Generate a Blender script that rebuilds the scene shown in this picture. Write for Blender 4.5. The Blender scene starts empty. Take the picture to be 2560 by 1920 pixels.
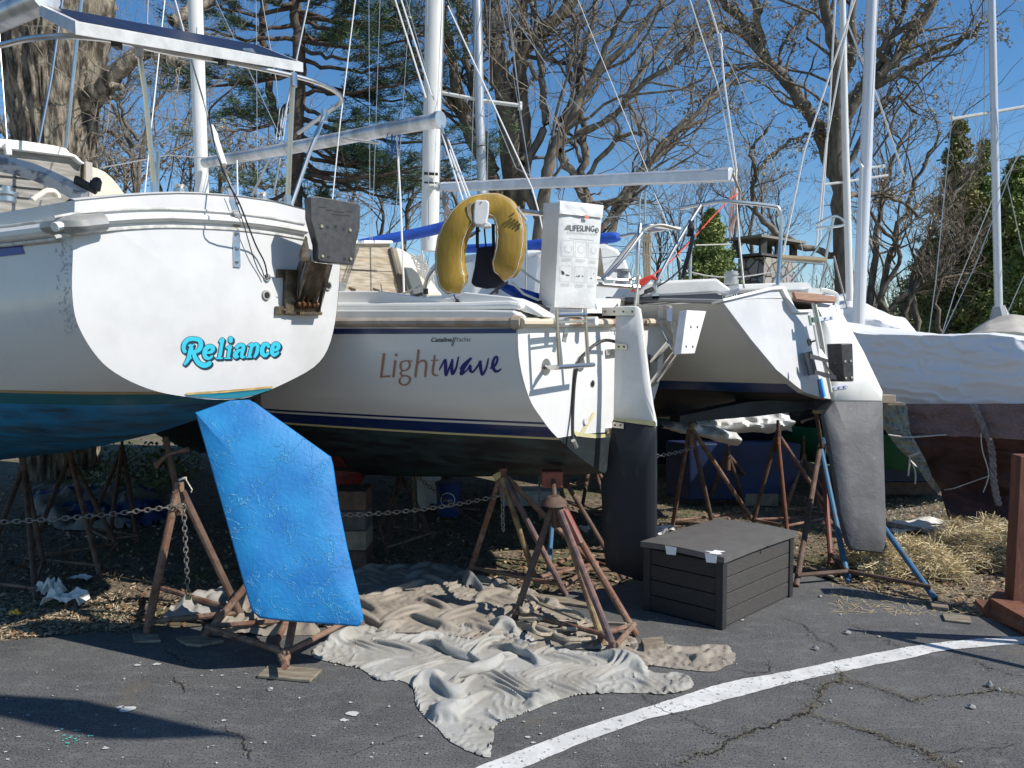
import bpy, bmesh, math, random
import numpy as np
from mathutils import Vector, Matrix, noise
from mathutils.bvhtree import BVHTree

# ---------------------------------------------------------------- camera, sky, sun, exposure
sc = bpy.context.scene
F = 1923.0
PITCH = math.radians(2.98)
EYE = Vector((0.0, 0.0, 1.7))
cam_data = bpy.data.cameras.new("camera")
cam = bpy.data.objects.new("camera", cam_data)
sc.collection.objects.link(cam)
cam.location = EYE
cam.rotation_euler = (math.pi / 2 - PITCH, 0, 0)
cam_data.sensor_width = 36.0
cam_data.lens = 36.0 * F / 2560.0
cam_data.clip_start = 0.05
cam_data.clip_end = 2000
sc.camera = cam

SUN_EL = math.radians(42)
SUN_DIR = Vector((math.cos(math.radians(22)) * math.cos(SUN_EL), -math.sin(math.radians(22)) * math.cos(SUN_EL), math.sin(SUN_EL)))
world = bpy.data.worlds.new("World")
sc.world = world
world.use_nodes = True
wn = world.node_tree.nodes
sky = wn.new("ShaderNodeTexSky")
sky.sky_type = 'NISHITA'
sky.sun_disc = False
sky.sun_elevation = SUN_EL
sky.sun_rotation = math.atan2(SUN_DIR.x, SUN_DIR.y)
sky.altitude = 0
sky.air_density = 1.0
sky.dust_density = 0.0
sky.ozone_density = 3.5
hsv = wn.new('ShaderNodeHueSaturation'); hsv.inputs['Saturation'].default_value = 1.22; world.node_tree.links.new(sky.outputs[0], hsv.inputs['Color'])
world.node_tree.links.new(hsv.outputs[0], wn["Background"].inputs[0])
wn["Background"].inputs[1].default_value = 0.10
sun_data = bpy.data.lights.new("sun", 'SUN')
sun_data.energy = 4.5
sun_data.angle = math.radians(0.5)
sun_data.color = (1.0, 0.95, 0.87)
sun = bpy.data.objects.new("sun", sun_data)
sc.collection.objects.link(sun)
sun.rotation_euler = SUN_DIR.to_track_quat('Z', 'Y').to_euler()
sc.view_settings.view_transform = 'Standard'
sc.view_settings.look = 'None'
sc.view_settings.exposure = 0.38
sc.view_settings.gamma = 1.0
sc.cycles.max_bounces = 6

# ---------------------------------------------------------------- helpers
R = math.radians
rnd = random.Random(7)
def V(*a): return Vector(a)
def ray(x, y):
    cx = (x - 1280) / F; cy = (960 - y) / F
    return Vector((cx, math.cos(PITCH) + cy * math.sin(PITCH), -math.sin(PITCH) + cy * math.cos(PITCH)))
def W(x, y, d):
    r = ray(x, y); return EYE + r * (d / r.y)
def G(x, y, z=0.0):
    r = ray(x, y); return EYE + r * ((z - EYE.z) / r.z)
def PLN(x, y, p, n):
    r = ray(x, y); return EYE + r * ((p - EYE).dot(n) / r.dot(n))
def lerp(a, b, t): return a + (b - a) * t
def interp(x, xs, ys): return float(np.interp(x, xs, ys))
def smooth_line(pts, n=6):
    """Catmull-Rom through points (Vectors or tuples of one length)"""
    P = [Vector(p) for p in pts]
    if len(P) < 3: return P
    out = []
    for i in range(len(P) - 1):
        p0 = P[max(i - 1, 0)]; p1 = P[i]; p2 = P[i + 1]; p3 = P[min(i + 2, len(P) - 1)]
        for k in range(n):
            t = k / n
            out.append(0.5 * ((2 * p1) + (p2 - p0) * t + (2 * p0 - 5 * p1 + 4 * p2 - p3) * t * t + (3 * p1 - p0 - 3 * p2 + p3) * t ** 3))
    out.append(P[-1])
    return out

SPLIT = {'transom_eye', 'torn_tape', 'strap', 'bolt', 'bolt_hole', 'mounting_flange', 'spreader', 'rivet', 'panel_clamp', 'panel_bracket', 'deck_eye', 'wood_pad', 'block', 'tie_line', 'tilt_spring_', 'mast_band', 'exhaust_port'}
class MB:
    def __init__(s): s.v = []; s.f = []; s.uv = {}
    def add(s, vs, fs):
        b = len(s.v); s.v += [Vector(q) for q in vs]; s.f += [tuple(i + b for i in f) for f in fs]; return s
    def quad(s, a, b, c, d): return s.add([a, b, c, d], [(0, 1, 2, 3)])
    def poly(s, pts): return s.add(pts, [tuple(range(len(pts)))])
    def box(s, o, ex, ey, ez):
        """corner o and three edge vectors"""
        o, ex, ey, ez = Vector(o), Vector(ex), Vector(ey), Vector(ez)
        vs = [o, o + ex, o + ex + ey, o + ey, o + ez, o + ex + ez, o + ex + ey + ez, o + ey + ez]
        fs = [(0, 3, 2, 1), (4, 5, 6, 7), (0, 1, 5, 4), (1, 2, 6, 5), (2, 3, 7, 6), (3, 0, 4, 7)]
        if ex.cross(ey).dot(ez) < 0: fs = [f[::-1] for f in fs]
        return s.add(vs, fs)
    def cbox(s, c, x, y, z, ax=(1, 0, 0), ay=(0, 1, 0), az=(0, 0, 1)):
        ax, ay, az = Vector(ax).normalized() * x, Vector(ay).normalized() * y, Vector(az).normalized() * z
        return s.box(Vector(c) - ax / 2 - ay / 2 - az / 2, ax, ay, az)
    def prism(s, pts, vec):
        pts = [Vector(p) for p in pts]; vec = Vector(vec); n = len(pts)
        nr = Vector((0, 0, 0))
        for i in range(n): nr += pts[i].cross(pts[(i + 1) % n])
        top = [p + vec for p in pts]
        fs = [tuple(range(n)), tuple(range(2 * n - 1, n - 1, -1))] + [(i, i + n, (i + 1) % n + n, (i + 1) % n) for i in range(n)]
        if nr.dot(vec) > 0: fs = [f[::-1] for f in fs]
        return s.add(pts + top, fs)
    def tube(s, pts, r, k=8, caps=True, flat=1.0, up=None, closed=False):
        pts = [Vector(p) for p in pts]; n = len(pts)
        rs = list(r) if hasattr(r, '__len__') else [r] * n
        if len(rs) != n: rs = [interp(i / (n - 1), np.linspace(0, 1, len(rs)), rs) for i in range(n)]
        tan = []
        for i in range(n):
            if closed: d = pts[(i + 1) % n] - pts[i - 1]
            else: d = pts[min(i + 1, n - 1)] - pts[max(i - 1, 0)]
            tan.append(d.normalized() if d.length > 1e-9 else Vector((0, 0, 1)))
        a = Vector(up) if up else (Vector((0, 0, 1)) if abs(tan[0].z) < .9 else Vector((1, 0, 0)))
        vs = []
        for i in range(n):
            a = a - tan[i] * a.dot(tan[i])
            if a.length < 1e-6: a = tan[i].orthogonal()
            a.normalize(); b = tan[i].cross(a)
            for j in range(k):
                t = 2 * math.pi * j / k
                vs.append(pts[i] + (a * math.cos(t) * flat + b * math.sin(t)) * rs[i])
        fs = []
        for i in range(n if closed else n - 1):
            for j in range(k):
                i2 = (i + 1) % n
                fs.append((i * k + j, i * k + (j + 1) % k, i2 * k + (j + 1) % k, i2 * k + j))
        if caps and not closed:
            fs.append(tuple(range(k))[::-1]); fs.append(tuple((n - 1) * k + j for j in range(k)))
        return s.add(vs, fs)
    def ball(s, c, r, k=8, sz=1.0):
        c = Vector(c); vs = []; fs = []
        m = k // 2
        for i in range(m + 1):
            th = math.pi * i / m
            for j in range(k):
                ph = 2 * math.pi * j / k
                vs.append(c + Vector((math.sin(th) * math.cos(ph), math.sin(th) * math.sin(ph), math.cos(th) * sz)) * r)
        for i in range(m):
            for j in range(k): fs.append((i * k + j, (i + 1) * k + j, (i + 1) * k + (j + 1) % k, i * k + (j + 1) % k))
        return s.add(vs, fs)
    def disc(s, c, n, r, h, k=14, r2=None):
        c = Vector(c); n = Vector(n).normalized()
        return s.tube([c, c + n * h], [r, r if r2 is None else r2], k)
    def grid(s, rows):
        """rows of equal length lists of points"""
        m = len(rows[0]); b = [p for r in rows for p in r]
        return s.add(b, [(i * m + j, i * m + j + 1, (i + 1) * m + j + 1, (i + 1) * m + j) for i in range(len(rows) - 1) for j in range(m - 1)])
    def islands(s):
        par = list(range(len(s.v)))
        def find(a):
            while par[a] != a: par[a] = par[par[a]]; a = par[a]
            return a
        for f in s.f:
            a = find(f[0])
            for q in f[1:]: par[find(q)] = a
        out = {}
        for f in s.f: out.setdefault(find(f[0]), []).append(f)
        return list(out.values())
    def build(s, name, mat, parent=None, smooth=False, bevel=0.0, angle=35):
        if name in SPLIT and parent:
            isl = s.islands()
            if len(isl) > 1:
                for fs in isl:
                    idx = sorted({i for f in fs for i in f}); mp = {i: k for k, i in enumerate(idx)}; m2 = MB()
                    m2.v = [s.v[i] for i in idx]; m2.f = [tuple(mp[i] for i in f) for f in fs]; o = m2.build(name, mat, parent, smooth, bevel, angle)
                return o
        org = ORG.get(parent.name, Vector((0, 0, 0))) if parent else Vector((0, 0, 0))
        me = bpy.data.meshes.new(name)
        me.from_pydata([tuple(q - org) for q in s.v], [], s.f)
        me.update()
        o = bpy.data.objects.new(name, me)
        sc.collection.objects.link(o)
        if mat: me.materials.append(mat)
        if parent:
            o.parent = parent; ORG[o.name] = org
        if smooth:
            me.polygons.foreach_set('use_smooth', [True] * len(me.polygons))
            try: me.set_sharp_from_angle(angle=R(angle))
            except Exception: pass
        if bevel > 0:
            md = o.modifiers.new("bevel", 'BEVEL'); md.width = bevel; md.segments = 2; md.limit_method = 'ANGLE'; md.angle_limit = R(40)
        return o
ORG = {}
def tag(o, label=None, cat=None, group=None, kind=None):
    if label: o['label'] = label
    if cat: o['category'] = cat
    if group: o['group'] = group
    if kind: o['kind'] = kind
    return o
def thing(name, label, cat, loc, group=None):
    o = bpy.data.objects.new(name, None); sc.collection.objects.link(o)
    o.location = loc; o.empty_display_size = .2
    ORG[o.name] = Vector(loc)
    return tag(o, label, cat, group)
def origin_to(o, loc):
    """move a top level mesh's origin to its base"""
    loc = Vector(loc)
    for v in o.data.vertices: v.co -= loc
    o.location = loc; return o

# ---------------------------------------------------------------- materials
def mat(name, col, rough=.5, metal=0.0, col2=None, scale=8.0, amt=.5, bump=0.0, bscale=None, detail=6, stretch=None, coat=0.0, contrast=(.35, .65), col3=None, scale3=2.0, c3=(.5, .7), emis=None, spec=None, alpha=None, sub=0):
    m = bpy.data.materials.new(name); m.use_nodes = True
    nt = m.node_tree; b = nt.nodes["Principled BSDF"]
    L = nt.links.new
    b.inputs["Base Color"].default_value = (*col, 1)
    b.inputs["Roughness"].default_value = rough
    b.inputs["Metallic"].default_value = metal
    if coat: b.inputs["Coat Weight"].default_value = coat; b.inputs["Coat Roughness"].default_value = .08
    if spec is not None: b.inputs["Specular IOR Level"].default_value = spec
    tc = nt.nodes.new("ShaderNodeTexCoord"); vec = tc.outputs["Object"]
    if stretch:
        mp = nt.nodes.new("ShaderNodeMapping"); mp.inputs["Scale"].default_value = stretch
        L(vec, mp.inputs[0]); vec = mp.outputs[0]
    def nz(scale, detail=6, rough=.6):
        n = nt.nodes.new("ShaderNodeTexNoise"); n.inputs["Scale"].default_value = scale
        n.inputs["Detail"].default_value = detail; n.inputs["Roughness"].default_value = rough
        L(vec, n.inputs["Vector"]); return n.outputs["Fac"]
    def ramp(src, a, b_):
        r = nt.nodes.new("ShaderNodeMapRange"); r.inputs["From Min"].default_value = a; r.inputs["From Max"].default_value = b_
        r.interpolation_type = 'SMOOTHSTEP'
        L(src, r.inputs["Value"]); return r.outputs[0]
    out = None
    if col2:
        mx = nt.nodes.new("ShaderNodeMix"); mx.data_type = 'RGBA'
        mx.inputs[6].default_value = (*col, 1); mx.inputs[7].default_value = (*col2, 1)
        L(ramp(nz(scale, detail), *contrast), mx.inputs[0]); out = mx.outputs[2]
    if col3:
        mx = nt.nodes.new("ShaderNodeMix"); mx.data_type = 'RGBA'
        if out: L(out, mx.inputs[6])
        else: mx.inputs[6].default_value = (*col, 1)
        mx.inputs[7].default_value = (*col3, 1)
        L(ramp(nz(scale3, 8, .7), *c3), mx.inputs[0]); out = mx.outputs[2]
    if out: L(out, b.inputs["Base Color"])
    if bump:
        bp = nt.nodes.new("ShaderNodeBump"); bp.inputs["Strength"].default_value = 1.0; bp.inputs["Distance"].default_value = bump
        L(nz(bscale or scale, 8, .65), bp.inputs["Height"]); L(bp.outputs[0], b.inputs["Normal"])
    if emis: b.inputs["Emission Color"].default_value = (*emis, 1); b.inputs["Emission Strength"].default_value = 1
    return m
def nodes_of(m): return m.node_tree.nodes, m.node_tree.links.new, m.node_tree.nodes["Principled BSDF"]

M = {}
M['gel'] = mat('white_gelcoat', (.72, .72, .70), .25, col2=(.62, .62, .59), scale=1.5, contrast=(.45, .75), col3=(.50, .49, .46), scale3=5, c3=(.64, .8))
M['gel2'] = mat('deck_gelcoat', (.78, .77, .74), .35, col2=(.60, .59, .55), scale=3, contrast=(.5, .8))
M['cream'] = mat('cream_gelcoat', (.72, .68, .56), .35, col2=(.62, .57, .45), scale=3)
M['grime'] = mat('grey_weathered_gelcoat', (.42, .42, .40), .6, col2=(.62, .62, .60), scale=12, contrast=(.4, .6))
M['rubrail'] = mat('vinyl_rub_rail', (.68, .68, .66), .4, col2=(.45, .45, .43), scale=6, contrast=(.5, .75))
M['brownrail'] = mat('brown_rub_rail', (.25, .20, .155), .45, col2=(.35, .30, .25), scale=9)
M['steel'] = mat('stainless_steel', (.60, .58, .55), .28, 1.0, col2=(.45, .43, .40), scale=14, contrast=(.5, .8))
M['alu'] = mat('aluminium', (.60, .60, .59), .38, .85, col2=(.48, .48, .47), scale=10)
M['mastwhite'] = mat('white_painted_mast', (.66, .66, .63), .35, col2=(.55, .54, .51), scale=9, contrast=(.5, .75), stretch=(1, 1, .15))
M['mastgrey'] = mat('grey_anodised_mast', (.60, .61, .62), .35, .5, col2=(.34, .35, .36), scale=7, stretch=(1, 1, .15))
M['darkmetal'] = mat('weathered_bronze_steel', (.12, .10, .075), .45, .8, col2=(.22, .16, .10), scale=25)
M['bracket'] = mat('stained_bracket_steel', (.33, .30, .25), .4, .8, col2=(.15, .11, .07), scale=18)
M['blackplastic'] = mat('black_plastic', (.028, .029, .031), .45, col2=(.05, .05, .052), scale=30)
M['black'] = mat('black_rubber', (.012, .012, .013), .5)
M['blackweb'] = mat('dark_navy_webbing', (.008, .010, .022), .8, bump=.001, bscale=300)
M['rope'] = mat('white_rope', (.62, .60, .55), .8, col2=(.40, .38, .34), scale=120, bump=.002, bscale=180)
M['rope_tan'] = mat('tan_rope', (.42, .36, .27), .85, col2=(.28, .23, .17), scale=90, bump=.002, bscale=160)
M['wire'] = mat('rigging_wire', (.48, .48, .47), .35, .7)
M['wirewhite'] = mat('white_rigging_line', (.70, .70, .68), .5)
M['bluecanvas'] = mat('blue_canvas', (.008, .075, .42), .7, col2=(.006, .05, .32), scale=5, bump=.004, bscale=12)
M['navy'] = mat('navy_stripe', (.010, .028, .13), .3)
M['teak'] = mat('teak', (.36, .15, .07), .5, col2=(.20, .08, .035), scale=14, stretch=(1, 1, 8), bump=.001)
M['ply'] = mat('weathered_plywood', (.40, .35, .27), .8, col2=(.26, .21, .15), scale=10, stretch=(.6, .6, 5), bump=.003, contrast=(.4, .62), col3=(.42, .28, .12), scale3=3, c3=(.55, .75))
M['plygrey'] = mat('grey_weathered_teak', (.33, .31, .28), .85, col2=(.20, .19, .17), scale=10, stretch=(.6, .6, 4), bump=.003)
M['wood'] = mat('old_timber', (.27, .23, .17), .85, col2=(.16, .13, .095), scale=7, stretch=(1, 5, 1), bump=.003)
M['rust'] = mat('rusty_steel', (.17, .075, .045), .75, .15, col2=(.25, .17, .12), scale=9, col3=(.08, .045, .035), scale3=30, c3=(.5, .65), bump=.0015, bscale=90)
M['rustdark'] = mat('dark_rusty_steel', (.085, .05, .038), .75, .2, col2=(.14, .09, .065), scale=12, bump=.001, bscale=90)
M['rustyellow'] = mat('rusty_yellow_paint', (.26, .20, .09), .7, .1, col2=(.15, .085, .05), scale=14, contrast=(.4, .6), bump=.001, bscale=90)
M['rustpurple'] = mat('rusty_purple_paint', (.075, .05, .06), .6, .2, col2=(.20, .11, .08), scale=12, bump=.001, bscale=90)
M['rustred'] = mat('chipped_red_paint', (.20, .045, .035), .6, 0, col2=(.15, .08, .055), scale=12, contrast=(.45, .6))
M['rustorange'] = mat('orange_rust', (.21, .085, .045), .8, .1, col2=(.13, .05, .03), scale=7, col3=(.42, .30, .20), scale3=22, c3=(.6, .72), bump=.002, bscale=70)
M['bluepaint'] = mat('chipped_blue_paint', (.045, .14, .26), .55, .1, col2=(.10, .10, .11), scale=16, contrast=(.5, .7), bump=.001, bscale=80)
M['chain'] = mat('galvanised_chain', (.35, .35, .34), .45, .7, col2=(.18, .16, .14), scale=40)
M['orange'] = mat('faded_orange_plastic', (.28, .07, .04), .6, col2=(.20, .06, .035), scale=12)
M['buoy'] = mat('mustard_vinyl', (.38, .24, .03), .5, col2=(.26, .16, .02), scale=7, bump=.004, bscale=14, col3=(.62, .50, .30), scale3=9, c3=(.68, .8), stretch=(1.6, 1.6, .5))
M['buoyedge'] = mat('faded_yellow_vinyl', (.55, .42, .17), .5, col2=(.42, .27, .03), scale=6, bump=.003)
M['vinyl'] = mat('white_vinyl', (.74, .74, .72), .38, col2=(.64, .65, .65), scale=5, bump=.006, bscale=9)
M['plastic'] = mat('white_plastic', (.74, .74, .73), .4, col2=(.60, .60, .60), scale=6)
M['ink'] = mat('black_ink', (.03, .035, .03), .6)
M['greyink'] = mat('faded_grey_ink', (.42, .42, .42), .7)
M['tape'] = mat('yellow_masking_tape', (.60, .56, .30), .7, col2=(.5, .45, .25), scale=10)
M['tapetan'] = mat('tan_masking_tape', (.50, .36, .14), .7, col2=(.38, .26, .10), scale=14, contrast=(.4, .6))
M['bluetape'] = mat('bright_blue_tape', (.02, .28, .85), .5)
M['red'] = mat('red_rope', (.65, .06, .035), .7)
M['redtag'] = mat('red_tag', (.62, .20, .16), .6)
M['canvas'] = mat('tan_canvas', (.31, .275, .225), .9, col2=(.23, .20, .165), scale=4, col3=(.17, .14, .11), scale3=9, c3=(.58, .75), bump=.004, bscale=30)
M['canvaswhite'] = mat('paint_stained_white_canvas', (.37, .365, .34), .9, col2=(.28, .265, .23), scale=3, col3=(.22, .23, .23), scale3=9, c3=(.54, .72), bump=.003, bscale=35)
M['greycloth'] = mat('dark_grey_cloth', (.15, .155, .16), .85, col2=(.21, .21, .21), scale=5, bump=.003, bscale=60)
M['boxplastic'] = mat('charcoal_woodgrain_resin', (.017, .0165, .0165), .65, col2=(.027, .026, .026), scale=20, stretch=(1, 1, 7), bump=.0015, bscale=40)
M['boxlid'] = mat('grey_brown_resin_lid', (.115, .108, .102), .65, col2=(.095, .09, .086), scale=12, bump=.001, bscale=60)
M['duct'] = mat('torn_white_tape', (.80, .80, .80), .4)
M['shrink'] = mat('white_shrinkwrap', (.80, .80, .81), .42, bump=.02, bscale=3.2, stretch=(1, 1, 2.2))
M['shrinktan'] = mat('beige_cover', (.52, .49, .42), .7, col2=(.42, .39, .33), scale=3, bump=.01, bscale=5)
M['stone'] = mat('fieldstone', (.22, .20, .17), .9)
M['slate'] = mat('dark_stone', (.06, .058, .055), .9, col2=(.10, .095, .09), scale=6)
M['redhull'] = mat('red_antifouling', (.26, .03, .022), .7, col2=(.12, .02, .018), scale=6)
M['greenhull'] = mat('green_antifouling', (.012, .13, .075), .55, col2=(.01, .09, .055), scale=4)
M['navyhull'] = mat('blue_antifouling', (.008, .030, .105), .6, col2=(.01, .02, .06), scale=3)
M['blackhull'] = mat('black_antifouling', (.012, .013, .016), .55, col2=(.022, .03, .032), scale=5)
M['panelglass'] = mat('solar_cells', (.012, .013, .035), .35, spec=.25)
M['paper'] = mat('crumpled_white_paper', (.72, .70, .66), .8)
M['yellowleaf'] = mat('yellow_plastic', (.75, .45, .03), .6)
M['bluebucket'] = mat('blue_bucket_plastic', (.012, .035, .16), .5)
M['dirtcloth'] = mat('dirty_blue_tarp', (.03, .07, .25), .7, col2=(.10, .10, .12), scale=4)
M['teal'] = mat('bright_turquoise', (.035, .46, .62), .45)
M['tealdark'] = mat('dark_letter_outline', (.008, .035, .06), .5)
M['copper'] = mat('copper_lettering', (.36, .175, .12), .5)
M['purplenavy'] = mat('navy_lettering', (.022, .018, .16), .4)
# brown mesh tarp: fine weave
M['mesh'] = mat('maroon_mesh_tarp', (.25, .17, .165), .85, col2=(.17, .11, .105), scale=3, col3=(.34, .25, .24), scale3=40, c3=(.5, .7), bump=.03, bscale=7, stretch=(1, 1, 2))

# blue rudder: thick brushed paint with crackle ridges
def rudder_paint():
    m = mat('thick_blue_bottom_paint', (.004, .15, .43), .6)
    n, L, b = nodes_of(m)
    tc = n.new("ShaderNodeTexCoord")
    n1 = n.new("ShaderNodeTexNoise"); n1.inputs["Scale"].default_value = 5; n1.inputs["Detail"].default_value = 8
    L(tc.outputs["Object"], n1.inputs["Vector"])
    cr = n.new("ShaderNodeValToRGB"); cr.color_ramp.elements[0].position = .35; cr.color_ramp.elements[0].color = (.003, .13, .38, 1)
    cr.color_ramp.elements[1].position = .68; cr.color_ramp.elements[1].color = (.010, .21, .48, 1)
    L(n1.outputs["Fac"], cr.inputs[0])
    # distorted crackle
    add = n.new("ShaderNodeVectorMath"); add.operation = 'MULTIPLY_ADD'
    n2 = n.new("ShaderNodeTexNoise"); n2.inputs["Scale"].default_value = 14; n2.inputs["Detail"].default_value = 5
    L(tc.outputs["Object"], n2.inputs["Vector"]); L(n2.outputs["Color"], add.inputs[0])
    add.inputs[1].default_value = (.22, .22, .22); L(tc.outputs["Object"], add.inputs[2])
    vo = n.new("ShaderNodeTexVoronoi"); vo.feature = 'DISTANCE_TO_EDGE'; vo.inputs["Scale"].default_value = 9
    L(add.outputs[0], vo.inputs["Vector"])
    mr = n.new("ShaderNodeMapRange"); mr.inputs["From Min"].default_value = 0; mr.inputs["From Max"].default_value = .035
    mr.inputs["To Min"].default_value = 1; mr.inputs["To Max"].default_value = 0
    L(vo.outputs["Distance"], mr.inputs["Value"])
    n3 = n.new("ShaderNodeTexNoise"); n3.inputs["Scale"].default_value = 6
    L(tc.outputs["Object"], n3.inputs["Vector"])
    m3 = n.new("ShaderNodeMapRange"); m3.inputs["From Min"].default_value = .42; m3.inputs["From Max"].default_value = .62
    L(n3.outputs["Fac"], m3.inputs["Value"])
    mul = n.new("ShaderNodeMath"); mul.operation = 'MULTIPLY'; L(mr.outputs[0], mul.inputs[0]); L(m3.outputs[0], mul.inputs[1])
    mx = n.new("ShaderNodeMix"); mx.data_type = 'RGBA'; L(mul.outputs[0], mx.inputs[0]); L(cr.outputs[0], mx.inputs[6])
    mx.inputs[7].default_value = (.10, .42, .75, 1); L(mx.outputs[2], b.inputs["Base Color"])
    n4 = n.new("ShaderNodeTexNoise"); n4.inputs["Scale"].default_value = 45; n4.inputs["Detail"].default_value = 6
    L(tc.outputs["Object"], n4.inputs["Vector"])
    ad = n.new("ShaderNodeMath"); ad.operation = 'MULTIPLY_ADD'; L(n4.outputs["Fac"], ad.inputs[0]); ad.inputs[1].default_value = .5; L(mul.outputs[0], ad.inputs[2])
    bp = n.new("ShaderNodeBump"); bp.inputs["Distance"].default_value = .006; bp.inputs["Strength"].default_value = .9
    L(ad.outputs[0], bp.inputs["Height"]); L(bp.outputs[0], b.inputs["Normal"])
    return m
M['rudderblue'] = rudder_paint()

def hull_material(name, bands, streak_from, dirt=.35):
    """bands: list of (height above the painted waterline, colour) from bottom up, read from the UV map"""
    m = bpy.data.materials.new(name); m.use_nodes = True
    n, L, b = nodes_of(m)
    uv = n.new("ShaderNodeUVMap"); sp = n.new("ShaderNodeSeparateXYZ"); L(uv.outputs[0], sp.inputs[0])
    tc = n.new("ShaderNodeTexCoord")
    lo, hi = -2.0, 2.0
    mr = n.new("ShaderNodeMapRange"); mr.inputs["From Min"].default_value = lo; mr.inputs["From Max"].default_value = hi
    L(sp.outputs[1], mr.inputs["Value"])
    cr = n.new("ShaderNodeValToRGB"); cr.color_ramp.interpolation = 'CONSTANT'
    el = cr.color_ramp.elements
    el[0].position = 0; el[0].color = (*bands[0][1], 1)
    el.remove(el[1])
    for h, c in bands[1:]:
        e = el.new((h - lo) / (hi - lo)); e.color = (*c, 1)
    L(mr.outputs[0], cr.inputs[0])
    # brushed streaks below the waterline, grey grime above
    mp = n.new("ShaderNodeMapping"); mp.inputs["Scale"].default_value = (1.0, 1.0, 5.0); L(tc.outputs["Object"], mp.inputs[0])
    nz = n.new("ShaderNodeTexNoise"); nz.inputs["Scale"].default_value = 3.2; nz.inputs["Detail"].default_value = 9; nz.inputs["Roughness"].default_value = .62
    L(mp.outputs[0], nz.inputs["Vector"])
    st = n.new("ShaderNodeMapRange"); st.inputs["From Min"].default_value = .42; st.inputs["From Max"].default_value = .68; L(nz.outputs["Fac"], st.inputs["Value"])
    lt = n.new("ShaderNodeMath"); lt.operation = 'LESS_THAN'; lt.inputs[1].default_value = streak_from[0]; L(sp.outputs[1], lt.inputs[0])
    mu = n.new("ShaderNodeMath"); mu.operation = 'MULTIPLY'; L(st.outputs[0], mu.inputs[0]); L(lt.outputs[0], mu.inputs[1])
    mx = n.new("ShaderNodeMix"); mx.data_type = 'RGBA'; L(mu.outputs[0], mx.inputs[0]); L(cr.outputs[0], mx.inputs[6]); mx.inputs[7].default_value = (*streak_from[1], 1)
    n2 = n.new("ShaderNodeTexNoise"); n2.inputs["Scale"].default_value = 4; n2.inputs["Detail"].default_value = 10; n2.inputs["Roughness"].default_value = .7
    L(tc.outputs["Object"], n2.inputs["Vector"])
    g = n.new("ShaderNodeMapRange"); g.inputs["From Min"].default_value = .52; g.inputs["From Max"].default_value = .8; g.inputs["To Max"].default_value = dirt
    L(n2.outputs["Fac"], g.inputs["Value"])
    m2 = n.new("ShaderNodeMix"); m2.data_type = 'RGBA'; L(g.outputs[0], m2.inputs[0]); L(mx.outputs[2], m2.inputs[6]); m2.inputs[7].default_value = (.33, .33, .33, 1)
    L(m2.outputs[2], b.inputs["Base Color"])
    ro = n.new("ShaderNodeMapRange"); ro.inputs["From Min"].default_value = 0; ro.inputs["From Max"].default_value = .01; ro.inputs["To Min"].default_value = .55; ro.inputs["To Max"].default_value = .2
    L(sp.outputs[1], ro.inputs["Value"]); L(ro.outputs[0], b.inputs["Roughness"])
    b.inputs["Specular IOR Level"].default_value = .5
    return m

# ---------------------------------------------------------------- tree and scatter mesh helpers
def fast_mesh(name, verts, faces_flat, per, mat_, smooth=False, parent=None):
    me = bpy.data.meshes.new(name)
    nv = len(verts); nf = len(faces_flat) // per
    me.vertices.add(nv); me.vertices.foreach_set('co', np.asarray(verts, dtype=np.float32).ravel())
    me.loops.add(nf * per); me.loops.foreach_set('vertex_index', np.asarray(faces_flat, dtype=np.int32))
    me.polygons.add(nf); me.polygons.foreach_set('loop_start', np.arange(0, nf * per, per, dtype=np.int32))
    me.polygons.foreach_set('loop_total', np.full(nf, per, dtype=np.int32))
    if smooth: me.polygons.foreach_set('use_smooth', np.ones(nf, dtype=bool))
    me.update(calc_edges=True)
    me.materials.append(mat_)
    o = bpy.data.objects.new(name, me); sc.collection.objects.link(o)
    if parent: o.parent = parent
    return o
def rand_quads(cent, normal_jit, su, sv, rs, up=None):
    """numpy leaf quads: centres (n,3), half sizes su, sv arrays"""
    n = len(cent)
    a = rs.normal(size=(n, 3));
    if up is not None: a = a * normal_jit + up
    a /= np.linalg.norm(a, axis=1)[:, None]
    b = rs.normal(size=(n, 3)); b -= a * (a * b).sum(1)[:, None]; b /= np.linalg.norm(b, axis=1)[:, None]
    c = np.cross(a, b)
    b = b * np.asarray(su).reshape(-1, 1); c = c * np.asarray(sv).reshape(-1, 1)
    v = np.stack([cent - b - c, cent + b - c, cent + b + c, cent - b + c], 1).reshape(-1, 3)
    return v, np.arange(4 * n)
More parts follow.
